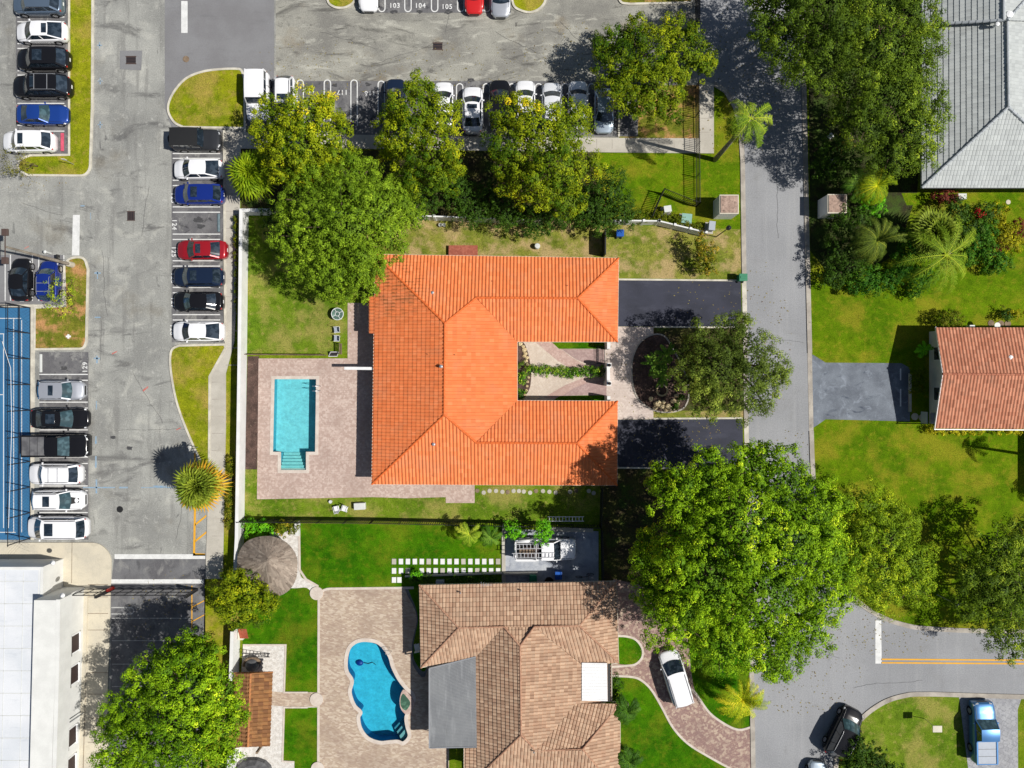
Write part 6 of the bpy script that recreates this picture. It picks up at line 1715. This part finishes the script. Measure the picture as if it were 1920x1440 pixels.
def ladder(label, a, b, za, zb, wd=.42, rung=.30, mat='alu', name='ladder'):
    A = W(*a, za); B = W(*b, zb); d = (B - A).normalized(); s = d.cross(Vector((0, 0, 1))).normalized() * wd / 2
    o = empty(name, A, label, 'ladder')
    mb = MB(); 
    for k in (-1, 1): mb.bar(A + s * k, B + s * k, .05, .08)
    mb.build('rail', M[mat], o)
    mb = MB(); n = int((B - A).length / rung)
    for i in range(n): q = A.lerp(B, (i + .5) / n); mb.bar(q - s, q + s, .05, .04)
    mb.build('rung', M[mat], o)
ladder('long ladder along the right side of the white work pickup rack', (960, 1042), (1040, 1041), 2.0, 2.0)
ladder('shorter ladder on the middle of the white work pickup rack', (964, 1025), (1019, 1024), 2.0, 2.0)
ladder('aluminium ladder hung flat along the black picket fence above the truck pad', (1027, 973), (1095, 973), 1.0, 1.0, .4)
ladder('dark metal ladder leaning on the white wall at the gravel garden', (452, 1228), (506, 1229), .9, .1, .3, .26, 'black_metal')
o = empty('pipe_carrier', W(975, 1013), 'white tube strapped to the left side of the work pickup', 'tube')
mb = MB(); mb.tube([W(971, 1014.5, 1.85), W(1000, 1014, 1.85)], .14, 12); mb.build('tube', M['white_metal'], o, smooth=True)
o = empty('cargo', W(985, 1030), 'dark crate of tools in the bed of the work pickup', 'crate')
mb = MB(); mb.box(W(998, 1034, 1.4), (1.6, .9, .3)); mb.build('crate', M['maroon'], o)
mb = MB()
for k in range(5): mb.box(W(976 + 6 * k, 1033, 1.6), (.2, .5, .1))
mb.build('load', M['wood'], o)

# ------------------------------------------------------------------ street furniture and small things
def thing1(name, label, cat, loc, mat, fn, group=None, bevel=0.0, sm=False):
    mb = MB(); fn(mb, loc); o = mb.build(name, M[mat], None, origin=(loc[0], loc[1], 0), bevel=bevel, smooth=sm)
    return tag(o, label, cat, group)
def monument(px, py, label):
    p = W(px, py); o = empty('monument_pillar', p, label, 'pillar')
    mb = MB(); mb.box((p.x, p.y, 1.05), (1.7, 1.7, 2.1)); mb.build('base', M['white_pvc'], o)
    mb = MB(); mb.box((p.x, p.y, 2.13), (1.74, 1.74, .08)); mb.build('ledge', M['stucco_cream'], o)
    mb = MB(); mb.box((p.x, p.y, 2.2), (1.55, 1.55, .08)); mb.build('cap', surf('mossy_cap', al(196, 168, 152), al(168, 142, 128), 2, layers=((al(96, 84, 76), 3, .5, .7, .7),), fine=(9, .2)), o)
monument(1354, 394, 'white square monument pillar with a mossy terracotta top on the left side of the street')
monument(1550, 393, 'white square monument pillar with a mossy terracotta top on the right side of the street by the palms')
def cabinet(px, py, w, d, h, rz, mat, label):
    p = W(px, py); o = empty('utility_box', p, label, 'utility box', 'utility boxes on the corner lawn')
    mb = MB(); mb.box((p.x, p.y, h / 2), (w, d, h), rz); mb.build('cabinet', M[mat], o, bevel=.03)
    mb = MB(); mb.box((p.x, p.y, h + .02), (w + .08, d + .08, .05), rz); mb.build('lid', M[mat], o)
    mb = MB(); mb.box((p.x, p.y, .05), (w + .3, d + .3, .1), rz); mb.build('pad', M['concrete'], o)
cabinet(1248, 396, .60, .50, .9, .15, 'util_white', 'white utility box, leftmost of the three behind the panel fence')
cabinet(1284, 413, .85, .80, .75, -.1, 'util_green', 'pale green transformer box between the two smaller cabinets')
cabinet(1329, 428, .5, .75, 1.1, -.1, 'util_grey', 'grey utility cabinet nearest to the street at the end of the panel fence')
def bin_(px, py, w, d, h, mat, label, group=None):
    p = W(px, py); o = empty('wheelie_bin', p, label, 'trash bin', group)
    mb = MB(); mb.add([(p.x - w * .42, p.y - d * .42, 0), (p.x + w * .42, p.y - d * .42, 0), (p.x + w * .42, p.y + d * .42, 0), (p.x - w * .42, p.y + d * .42, 0),
                       (p.x - w / 2, p.y - d / 2, h), (p.x + w / 2, p.y - d / 2, h), (p.x + w / 2, p.y + d / 2, h), (p.x - w / 2, p.y + d / 2, h)],
                      [(0, 1, 5, 4), (1, 2, 6, 5), (2, 3, 7, 6), (3, 0, 4, 7), (4, 5, 6, 7)]); mb.build('body', M[mat], o)
    mb = MB(); mb.box((p.x, p.y, h + .04), (w + .06, d + .06, .08)); mb.box((p.x, p.y, h + .09), (w * .8, d * .35, .05)); mb.build('lid', M[mat], o, bevel=.02)
    for s in (-1, 1): mb = MB(); mb.tube([(p.x + s * w * .35 - .04, p.y - d * .45, .12), (p.x + s * w * .35 + .04, p.y - d * .45, .12)], .12, 10); mb.build('wheel', M['tyre'], o)
bin_(1387, 523, .70, .62, 1.0, 'green_plastic', 'green wheelie bin at the street end of the upper black driveway')
bin_(1160, 441, .62, .58, .95, 'blue_plastic', 'blue bin on the dry grass beside the white panel fence')
bin_(1046, 1074, .58, .66, .95, 'blue_plastic', 'blue bin on the truck pad at the brown roof edge')
bin_(999, 1080, .62, .60, .9, 'green_plastic', 'dark green bin in the shade beside the brown roof house')
thing1('barrel', 'small white barrel on the dry side lawn above the orange roof', 'barrel', W(1007, 463), 'util_white', lambda m, l: m.lathe((l.x, l.y, 0), [(.24, 0), (.27, .2), (.27, .5), (.22, .6), (0, .62)], 14), sm=False)
for i, (x, lab) in enumerate(((826, 'white bucket at the foot of the panel wall, left one of two'), (833, 'white bucket at the foot of the panel wall, right one of two'))):
    thing1('bucket', lab, 'bucket', W(x, 423), 'util_white', lambda m, l: m.lathe((l.x, l.y, 0), [(.13, 0), (.16, .35), (.13, .35), (.12, .1), (0, .1)], 12), 'buckets by the wall')
# lamp posts
o = empty('lamp_post', W(137, 497), 'tall grey parking lot lamp post leaning out of view with two brown lamp heads', 'lamp post')
a = W(137, 497); t = Vector((a.x, a.y, 8.9))
mb = MB(); mb.tube([a, a.lerp(t, .5), t], [.16, .13, .09], 8); mb.build('pole', M['palm_bark'], o)
mb = MB(); mb.tube([a, a + Vector((0, 0, .75))], [.28, .25], 12); mb.build('foot', M['beige_walk'], o)
mb = MB(); mb.bar(t + Vector((.05, 1.1, .1)), t + Vector((.05, -1.1, .1)), .06, .06); mb.build('arm', M['brown_box'], o)
for s in (-1, 1): mb = MB(); mb.box(t + Vector((.05, 1.15 * s, .1)), (.5, .55, .22)); mb.build('lamp_head', M['brown_box'], o, bevel=.03)
o = empty('street_lamp', W(1343, 444), 'short dark garden lamp post on the grass near the utility boxes', 'lamp post')
a = W(1343, 444); mb = MB(); mb.tube([a, a + Vector((0, 0, 3.6))], [.05, .04], 8); mb.build('pole', M['black_metal'], o)
mb = MB(); mb.lathe(a + Vector((0, 0, 3.55)), [(.06, 0), (.2, .1), (.22, .35), (.05, .5), (0, .5)], 10); mb.build('lantern', M['black_metal'], o)
o = empty('street_lamp', W(1757, 1115), 'slim grey lamp post under the airy tree by the cross street', 'lamp post')
a = W(1757, 1115); mb = MB(); mb.tube([a, a + Vector((0, 0, 3.0))], [.06, .04], 8); mb.build('pole', M['galv'], o)
mb = MB(); mb.box(a + Vector((0, 0, 3.05)), (.28, .2, .12)); mb.build('lamp_head', M['util_grey'], o)
o = empty('street_sign', W(1731, 1350), 'white sign board on a thin post standing on the corner lawn', 'sign')
a = W(1733, 1347); b = W(1724, 1328, 2.2)
mb = MB(); mb.tube([a, (a.x, a.y, 2.0)], .03, 8); mb.build('post', M['galv'], o)
mb = MB(); mb.box((a.x, a.y, 2.05), (.85, .6, .05)); mb.build('board', M['stucco_cream'], o, bevel=.02)
# arm sign of the curb
o = empty('street_sign', W(384, 842), 'thin sign post at the kerb above the round fan palm', 'sign')
a = W(372, 838); mb = MB(); mb.tube([a, a + Vector((0, 0, 1.9))], .03, 8); mb.build('post', M['galv'], o)
mb = MB(); mb.box(a + Vector((0, 0, 1.75)), (.04, .45, .45)); mb.build('board', M['white_metal'], o)
o = empty('street_sign', W(145, 312), 'thin sign post on the tip of the upper left grass strip', 'sign')
a = W(140, 309); mb = MB(); mb.tube([a, a + Vector((0, 0, 1.7))], .03, 8); mb.build('post', M['galv'], o)
mb = MB(); mb.box(a + Vector((0, 0, 1.6)), (.3, .03, .4)); mb.build('board', M['white_metal'], o)
o = empty('street_sign', W(122, 489), 'small dark curved sign at the head of the island by the white stop bar', 'sign')
a = W(125, 488); mb = MB(); mb.tube([a, a + Vector((0, 0, 1.2))], .03, 8); mb.build('post', M['galv'], o)
mb = MB(); mb.box(a + Vector((-.05, 0, 1.2)), (.1, .6, .45)); mb.build('board', M['trim'], o)
thing1('post_cap', 'small white topped bollard on the asphalt under the lamp post pole', 'bollard', W(95, 475), 'util_white', lambda m, l: m.lathe((l.x, l.y, 0), [(.09, 0), (.09, .8), (.16, .85), (0, .95)], 12))
thing1('survey_marker', 'small white cross marker on the dry island', 'marker', W(130, 631), 'white_metal', lambda m, l: (m.box((l.x, l.y, .14), (.45, .16, .05)), m.box((l.x, l.y, .145), (.16, .4, .06))))
# drains, manholes
def grate(px, py, w, d, label, bars_along='x'):
    p = W(px, py); o = empty('drain_grate', (p.x, p.y, .02), label, 'drain', 'storm drains')
    mb = MB(); mb.box((p.x, p.y, .025), (w, d, .02)); mb.build('pit', M['dark_void'], o)
    mb = MB()
    for k in range(4):
        t = (k + .5) / 4 - .5
        if bars_along == 'x': mb.box((p.x, p.y + t * d, .045), (w, .05, .02))
        else: mb.box((p.x + t * w, p.y, .045), (.05, d, .02))
    mb.box((p.x, p.y + d / 2, .046), (w + .1, .06, .025)); mb.box((p.x, p.y - d / 2, .046), (w + .1, .06, .025))
    mb.build('bars', M['brown_box'], o)
grate(246, 113, .9, .7, 'rusty drain grate set in a lighter concrete patch in the wide lane')
grate(246, 405, .7, .85, 'dark drain grate in the wide lane right of the long white bar', 'y')
grate(821, 87, .85, .65, 'dark drain grate in the middle of the stained upper lot')
for (x, y, m, lab) in ((349, 111, 'wood', 'brown round manhole cover on the smooth new asphalt'), (225, 955, 'trim', 'dark round manhole cover on the stained lower lane')):
    thing1('manhole_cover', lab, 'manhole', W(x, y), m, lambda mm, l: (mm.lathe((l.x, l.y, .02), [(.30, 0), (.30, .02), (0, .025)], 20), mm.lathe((l.x, l.y, .02), [(.2, .03), (.22, .035), (.18, .035)], 16)))
for (x, y, w, h, m, lab) in ((118, 267, .28, 1.7, 'stop_red', 'pink red wheel stop in front of the white compact suv'), (411, 418, .22, 1.7, 'stop_grey', 'grey green wheel stop at the end of the empty bay 124'),
                             (412, 631, .22, .9, 'stop_grey', 'short grey wheel stop behind the lowest white fastback'), (78, 681, .22, 1.7, 'util_white', 'white wheel stop at the end of the empty bay 129'),
                             (121, 14, .22, 1.5, 'util_white', 'white wheel stop behind the steel blue suv'), (411, 272, .2, 1.4, 'terracotta', 'orange wheel stop in front of the black off road car'),
                             (1139, 241, 1.5, .2, 'util_white', 'white wheel stop below the silver white sedan'), (647, 231, 1.3, .2, 'stop_red', 'pink wheel stop in the shaded bay under the first yellow tree')):
    thing1('wheel_stop', lab, 'wheel stop', W(x, y), m, lambda mm, l, w=w, h=h: mm.box((l.x, l.y, .09), (w, h, .12)), 'concrete wheel stops', .03)
# garden furniture of the orange house
o = empty('garden_table', W(636, 590), 'round glass garden table with white metal frame beside the paved walk', 'table')
c = W(636, 590)
mb = MB(); mb.lathe((c.x, c.y, .70), [(.52, 0), (.52, .015), (0, .015)], 28); mb.build('tabletop', glassy('tinted_table_glass', (.09, .15, .12), .1), o)
mb = MB()
ring = [(c.x + .55 * math.cos(a), c.y + .55 * math.sin(a), .71) for a in [k * math.pi / 14 for k in range(29)]]; mb.tube(ring, .03, 6)
ring = [(c.x + .2 * math.cos(a), c.y + .2 * math.sin(a), .73) for a in [k * math.pi / 10 for k in range(21)]]; mb.tube(ring, .022, 6)
for k in range(4): a = k * math.pi / 2 + .5; mb.tube([(c.x + .2 * math.cos(a), c.y + .2 * math.sin(a), .73), (c.x + .55 * math.cos(a), c.y + .55 * math.sin(a), .72)], .022, 6)
mb.build('frame', M['white_metal'], o)
for k in range(4):
    a = k * math.pi / 2 + .5; mb = MB(); mb.tube([(c.x + .45 * math.cos(a), c.y + .45 * math.sin(a), .7), (c.x + .5 * math.cos(a), c.y + .5 * math.sin(a), 0)], .02, 6); mb.build('leg', M['white_metal'], o)
def chair(px, py, rz, label, group, sling=None):
    p = W(px, py); o = empty('garden_chair', p, label, 'chair', group, rz)
    mb = MB(); mb.box((0, 0, .40), (.46, .48, .04)); mb.build('seat', M[sling or 'white_metal'], o, local=True, bevel=.01)
    mb = MB(); mb.bar((-.24, 0, .42), (-.38, 0, .85), .03, .03); mb.add([(-.22, -.22, .43), (-.22, .22, .43), (-.38, .22, .86), (-.38, -.22, .86), (-.25, -.22, .43), (-.25, .22, .43), (-.41, .22, .86), (-.41, -.22, .86)], [(0, 1, 2, 3), (7, 6, 5, 4), (3, 2, 6, 7), (0, 3, 7, 4), (1, 5, 6, 2)])
    mb.build('backrest', M['white_metal'], o, local=True)
    for s in (-1, 1):
        mb = MB(); mb.tube([(-.3, s * .27, .62), (.2, s * .27, .62), (.24, s * .26, 0)], .022, 6); mb.build('armrest', M['white_metal'], o, local=True)
        for x in (-.22, .2): mb = MB(); mb.tube([(x, s * .22, .4), (x * 1.1, s * .24, 0)], .018, 6); mb.build('leg', M['white_metal'], o, local=True)
CG = 'white garden chairs'
chair(633, 619, math.pi + .1, 'white garden chair with dark seat, upper one below the round table', CG, 'util_grey')
chair(633, 635, math.pi - .05, 'white garden chair with dark seat, lower one by the board fence', CG, 'util_grey')
chair(633, 952, math.pi / 2 + .2, 'white plastic armchair, left of the pair on the grass strip', CG)
chair(648, 953, -1.9, 'white plastic armchair, right of the pair on the grass strip', CG)
thing1('deck_box', 'white low storage box on the grass strip under the patio', 'box', W(676, 948), 'util_white', lambda m, l: m.box((l.x, l.y, .25), (1.05, .62, .5), .05), bevel=.03)
thing1('planter_pot', 'little white pot beside the plastic armchairs', 'pot', W(621, 940), 'util_white', lambda m, l: m.lathe((l.x, l.y, 0), [(.12, 0), (.16, .3), (0, .28)], 12))
# bench at the courtyard mouth
p = W(1124, 666); o = empty('garden_bench', p, 'black metal garden bench with slats at the courtyard mouth', 'bench', None, 0)
mb = MB()
for k in range(14): mb.box((-.05, -.75 + k * .115, .42), (.46, .035, .02))
mb.build('seat', M['black_metal'], o, local=True)
mb = MB()
for k in range(14): mb.bar((.2, -.75 + k * .115, .45), (.36, -.75 + k * .115, .88), .02, .02)
mb.bar((.36, -.8, .88), (.36, .8, .88), .04, .04); mb.bar((.2, -.8, .45), (.2, .8, .45), .04, .04); mb.build('backrest', M['black_metal'], o, local=True)
for s in (-1, 1):
    mb = MB(); mb.tube([(-.28, s * .8, 0), (-.28, s * .8, .42), (.2, s * .8, .44), (.22, s * .8, 0)], .022, 6); mb.tube([(-.28, s * .8, .62), (.26, s * .8, .64)], .02, 6); mb.build('leg', M['black_metal'], o, local=True)
# stones
rg = random.Random(77)
def stone(px, py, r, h, label, group, mat='stone'):
    p = W(px, py); mb = MB(); n = 10; vs = []; fc = []
    prof = [(1.0, 0), (1.05, .5), (.8, .85), (.35, 1.0)]
    for rr, z in prof:
        for k in range(n): a = 2 * math.pi * k / n; q = rr * (1 + .22 * rg.uniform(-1, 1)); vs.append((p.x + r * q * math.cos(a), p.y + r * q * math.sin(a) * .85, h * z * (1 + .15 * rg.uniform(-1, 1))))
    for i in range(3):
        for k in range(n): fc.append((i * n + k, i * n + (k + 1) % n, (i + 1) * n + (k + 1) % n, (i + 1) * n + k))
    fc.append(tuple(3 * n + k for k in range(n))); mb.add(vs, fc)
    tag(mb.build('garden_stone', M[mat], None, origin=p), label, 'stone', group)
for i, (x, y, r) in enumerate(((976, 645, .2), (981, 650, .17), (983, 656, .22), (985, 663, .2), (983, 668, .16), (988, 671, .18), (986, 677, .18), (989, 684, .15), (988, 690, .14), (991, 708, .13), (989, 716, .14), (988, 724, .15), (986, 732, .15), (984, 740, .14), (982, 747, .13))):
    stone(x, y, r, .2, 'rough limestone edging the inner courtyard bed, %s from the top' % ORD[i], 'stones edging the courtyard bed')
for i, (x, y, r, h) in enumerate(sorted(((1232, 757, .34, .5), (1240, 762, .28, .4), (1228, 765, .22, .3), (1243, 754, .2, .3), (1220, 748, .22, .3), (1252, 762, .3, .45), (1262, 752, .28, .4), (1268, 742, .22, .35), (1258, 768, .3, .3), (1270, 757, .2, .3), (1248, 768, .24, .3)))):
    stone(x, y, r, h, 'pale boulder in the pile in the oval bed, ' + ORD[i] + ' from the left', 'boulders of the oval bed')
o = empty('planter_ring', W(1240, 732), 'round white stone ring in the oval front bed', 'planter')
mb = MB(); c = W(1241, 732); mb.tube([(c.x + .5 * math.cos(a), c.y + .5 * math.sin(a), .1) for a in [k * math.pi / 10 for k in range(21)]], .08, 6); mb.build('ring', M['stone'], o)
SG = 'round stepping stones under the orange roof'
for i, x in enumerate((895, 907, 918, 930, 942, 952, 963, 973, 982, 994, 1005, 1018, 1030, 1042, 1069, 1080, 1104, 1113)):
    y = 921 + (2.5 if i % 4 == 1 else 0) + rg.uniform(-1.2, 1.2)
    thing1('stepping_stone', 'round stepping stone below the orange roof, %s from the left' % ORD[i], 'stepping stone', W(x, y), 'concrete' if i % 5 else 'wood', lambda m, l: m.lathe((l.x, l.y, .0), [(.2, 0), (.2, .05), (0, .055)], 14), SG)
PG = 'square stepping pads in two rows'
for r, y in enumerate((1052.5, 1070)):
    for k in range(16):
        x = 739 + k * 13 - (0 if k else 0)
        if r == 1 and k in (3,): continue
        tagl = 'square stepping pad on the lawn, %s from the left in the %s row' % (ORD[k], 'lower' if r else 'upper')
        if k == 0 : tagl = 'white square stepping pad at the left end of the ' + ('upper' if r == 0 else 'lower') + ' row'
        thing1('stepping_pad', tagl, 'stepping pad', W(x, y), 'white_pvc' if (k * 7 + r) % 5 else 'concrete', lambda m, l: m.box((l.x, l.y, .04), (.40, .52, .08), rg.uniform(-.03, .03)), PG)
for k, x in enumerate((739, 749)):
    thing1('stepping_pad', 'white square stepping pad, ' + ('left' if k == 0 else 'right') + ' one of the lowest two by the patio', 'stepping pad', W(x, 1087), 'white_pvc', lambda m, l: m.box((l.x, l.y, .04), (.40, .52, .08)), PG)
tag(slab('pad_strip', [(732, 1042), (942, 1040), (942, 1072), (760, 1078), (760, 1094), (732, 1094)], 0, .018, 'grass_south'), kind='structure')
slab('garden_edging', [(760, 1078), (942, 1072), (942, 1075), (760, 1081)], 0, .25, 'stucco_cream')
for i, (x, y) in enumerate(((1715, 781), (1729, 783))): thing1('stepping_stone', 'large round stone at the shaded porch of the red roof house, %s one' % ('left', 'right')[i], 'stepping stone', W(x, y), 'beige_walk', lambda m, l: m.lathe((l.x, l.y, 0), [(.33, 0), (.33, .06), (0, .065)], 18), 'porch stones')
for i, (x, y) in enumerate(((1858, 606), (1876, 607), (1889, 607))): thing1('stepping_stone', 'flat round stone above the red roof eave, %s from the left' % ORD[i], 'stepping stone', W(x, y), 'wood', lambda m, l: m.lathe((l.x, l.y, 0), [(.3, 0), (.3, .05), (0, .055)], 18), 'stones above the red roof')
thing1('gas_meter', 'white meter box on the north wall of the red roof house, left one', 'meter', W(1809, 614), 'util_white', lambda m, l: m.box((l.x, l.y, .8), (.5, .3, .6)), bevel=.03)
thing1('satellite_dish', 'white dish on the north wall of the red roof house, right one', 'dish', W(1846, 613), 'util_white', lambda m, l: m.lathe((l.x, l.y, 1.6), [(.02, 0), (.2, .06), (.27, .18)], 14))
slab('planter_edge', [(1703, 700), (1707, 700), (1707, 772), (1703, 772)], 0, .2, 'kerb')
mb = MB(); 
for y0, y1 in ((700, 722), (738, 771)): mb.flat(P2(rect(1687, y0 - 9, 1689.5, y1 - 9)), .03)
tag(mb.build('driveway_line', M['white_paint']), kind='structure')
thing1('access_cover', 'small white square utility cover under the tall trees by the street', 'utility cover', W(1556, 256), 'util_white', lambda m, l: m.box((l.x, l.y, .1), (.45, .45, .2), .6))
thing1('lawn_light', 'small round white garden light under the tall trees by the street', 'garden light', W(1561, 304), 'util_white', lambda m, l: m.lathe((l.x, l.y, 0), [(.2, 0), (.3, .25), (.22, .5), (0, .55)], 12))
thing1('sprinkler_cover', 'round pale disc on the grass below the grey roof house', 'utility cover', W(1890, 379), 'beige_walk', lambda m, l: m.lathe((l.x, l.y, 0), [(.22, 0), (.22, .05), (0, .055)], 14))
# oven and covered things in the gravel garden
p = W(476, 1243); o = empty('outdoor_oven', p, 'round dark garden oven with grey dome on a stone ring beside the shelter', 'oven')
mb = MB(); mb.tube([(p.x + .75 * math.cos(a), p.y + .62 * math.sin(a), .45) for a in [.2 + k * math.pi / 9 for k in range(10)]], .16, 8); mb.build('surround', M['wood'], o)
mb = MB(); mb.lathe((p.x, p.y, .2), [(.62, 0), (.62, .35), (.5, .6), (.25, .78), (.06, .82), (0, .82)], 20); mb.build('dome', M['grey_cover'], o, smooth=True)
mb = MB(); mb.lathe((p.x, p.y, 0), [(.66, 0), (.66, .22), (0, .22)], 20); mb.build('base', M['black_metal'], o)
p = W(478, 1446); mb = MB(); o = empty('covered_furniture', p, 'big grey tarpaulin covered furniture at the bottom edge of the gravel garden', 'cover')
mb = MB(); mb.lathe((p.x, p.y, 0), [(1.7, 0), (1.65, .5), (1.2, .85), (.6, .95), (0, 1.0)], 14, 1, .8); mb.build('tarpaulin', M['grey_cover'], o)
p = W(461, 1183); o = empty('bird_box', p, 'small terracotta roofed box mounted at the white wall under the golden tree', 'box')
mb = MB(); mb.add([W(446, 1179, .9), W(462, 1179, 1.3), W(466, 1197, 1.3), W(450, 1197, .9)], [(3, 2, 1, 0)]); mb.add([W(446, 1179, .85), W(462, 1179, 1.25), W(466, 1197, 1.25), W(450, 1197, .85)], [(0, 1, 2, 3)]); mb.build('roof', M['terracotta'], o)
mb = MB(); mb.box((p.x - .2, p.y - .2, .45), (.5, .7, .8)); mb.build('box', M['stucco_cream'], o)
# shaded clutter beside the brown roof house
thing1('parked_bicycle_rack', 'dark tangle of a bicycle lying on the truck pad corner', 'bicycle', W(1095, 1078), 'black_metal', lambda m, l: (m.tube([(l.x - .5 + .32 * math.cos(a), l.y - .1, .34 + .32 * math.sin(a)) for a in [k * math.pi / 8 for k in range(17)]], .025, 5), m.tube([(l.x + .55 + .32 * math.cos(a), l.y + .15, .34 + .32 * math.sin(a)) for a in [k * math.pi / 8 for k in range(17)]], .025, 5), m.tube([(l.x - .5, l.y - .1, .34), (l.x - .1, l.y, .75), (l.x + .35, l.y + .1, .8), (l.x + .55, l.y + .15, .34)], .025, 5), m.tube([(l.x + .35, l.y - .2, .95), (l.x + .35, l.y + .35, .95)], .02, 5)))
thing1('round_planter', 'large dark round tub at the north wall of the brown roof house', 'tub', W(1029, 1088), 'trim', lambda m, l: m.lathe((l.x, l.y, 0), [(.34, 0), (.42, .5), (.38, .5), (.36, .2), (0, .2)], 16))
slab('pad_wall', [(944, 1072), (1008, 1071), (1008, 1074), (944, 1075)], 0, .5, 'concrete')
thing1('patio_chair', 'pale lounge chair in the shade at the west wall of the brown roof', 'chair', W(783, 1211), 'util_white', lambda m, l: (m.box((l.x, l.y, .35), (.5, .6, .06), .2), m.box((l.x + .05, l.y - .3, .6), (.5, .06, .5), .2), *[m.box((l.x + a * .2, l.y + b * .24, .17), (.04, .04, .34)) for a in (-1, 1) for b in (-1, 1)]))

wall_thing([(1945, 812), (1945, 930)], 'tall garden wall beyond the right edge casting a dark strip on the lawn', 2.3, .2, 'stucco_cream')
wall_thing([(1131, 437), (1131, 482)], 'dark timber fence return between the two dry side lawns', 1.7, .12, 'black_metal', cat='fence', name='side_fence')
# cracks and joints in the asphalt
rg = random.Random(404); mb = MB()
def crack(x, y, dx, dy, n, w=.022):
    pts = [(x, y)]
    for i in range(n):
        x += dx + rg.uniform(-2.2, 2.2); y += dy + rg.uniform(-2.2, 2.2); pts.append((x, y))
    mb.ribbon(P2(pts), w, .012, .0225)
for a in ((213, 808, 9, .3, 16), (191, 470, .5, 9, 14), (190, 600, .3, 9, 8), (1395, 640, 9, .2, 12), (1455, 300, .2, 10, 16), (1500, 1210, 9, 3, 8), (845, 12, -2, 9, 5), (600, 60, 9, 3, 12), (1050, 40, 6, 5, 12),
          (280, 350, -2, 9, 10), (250, 700, 4, 8, 12), (330, 1010, 1, -8, 8), (700, 120, 9, -3, 14), (930, 60, 9, 4, 10), (40, 380, 9, 2, 9), (1600, 1290, 9, -1, 14), (120, 705, 3, 6, 7)):
    crack(*a)
tag(mb.build('asphalt_crack', surf('crack_tar', al(96, 95, 96), al(80, 80, 82), 3, fine=(9, .2))), kind='structure')
# fallen leaves and twigs lying on paving and lawns under the trees
rg = random.Random(77); lv = MB()
def litter(cx, cy, rx, ry, n, z=.035):
    for i in range(n):
        a = rg.uniform(0, 6.28); q = rg.random() ** .6
        p = W(cx + rx * q * math.cos(a), cy + ry * q * math.sin(a)); t = rg.uniform(0, 6.28); l = rg.uniform(.04, .09); w = l * rg.uniform(.35, .6)
        u = Vector((math.cos(t), math.sin(t), 0)); v = Vector((-u.y, u.x, 0)); b = Vector((p.x, p.y, z + rg.uniform(0, .02)))
        lv.add([b - u * l, b - v * w, b + u * l + Vector((0, 0, .01)), b + v * w], [(0, 1, 2, 3)], (rg.random(), rg.random()))
for a in ((590, 130, 130, 60, 160), (850, 130, 150, 50, 130), (1080, 110, 120, 70, 200), (1410, 120, 70, 170, 420), (1430, 640, 60, 150, 170), (1270, 830, 90, 60, 160), (1330, 560, 80, 60, 50), (1500, 1250, 120, 90, 260),
          (1240, 1180, 60, 80, 140), (330, 1150, 90, 80, 150), (130, 560, 45, 60, 60), (400, 900, 50, 60, 70), (60, 330, 70, 40, 70), (1170, 700, 40, 80, 60), (1480, 860, 50, 60, 110), (1660, 1190, 120, 40, 140),
          (950, 445, 200, 30, 160), (1270, 470, 110, 40, 90), (610, 600, 60, 50, 60)):
    litter(*a)
litter(1345, 225, 60, 60, 60, .12)
tag(lv.build('fallen_leaves', uvmat('fallen_leaf', al(140, 124, 70), al(170, 158, 90), .9, None, .1, 0, al(120, 88, 60), .25)), kind='stuff')
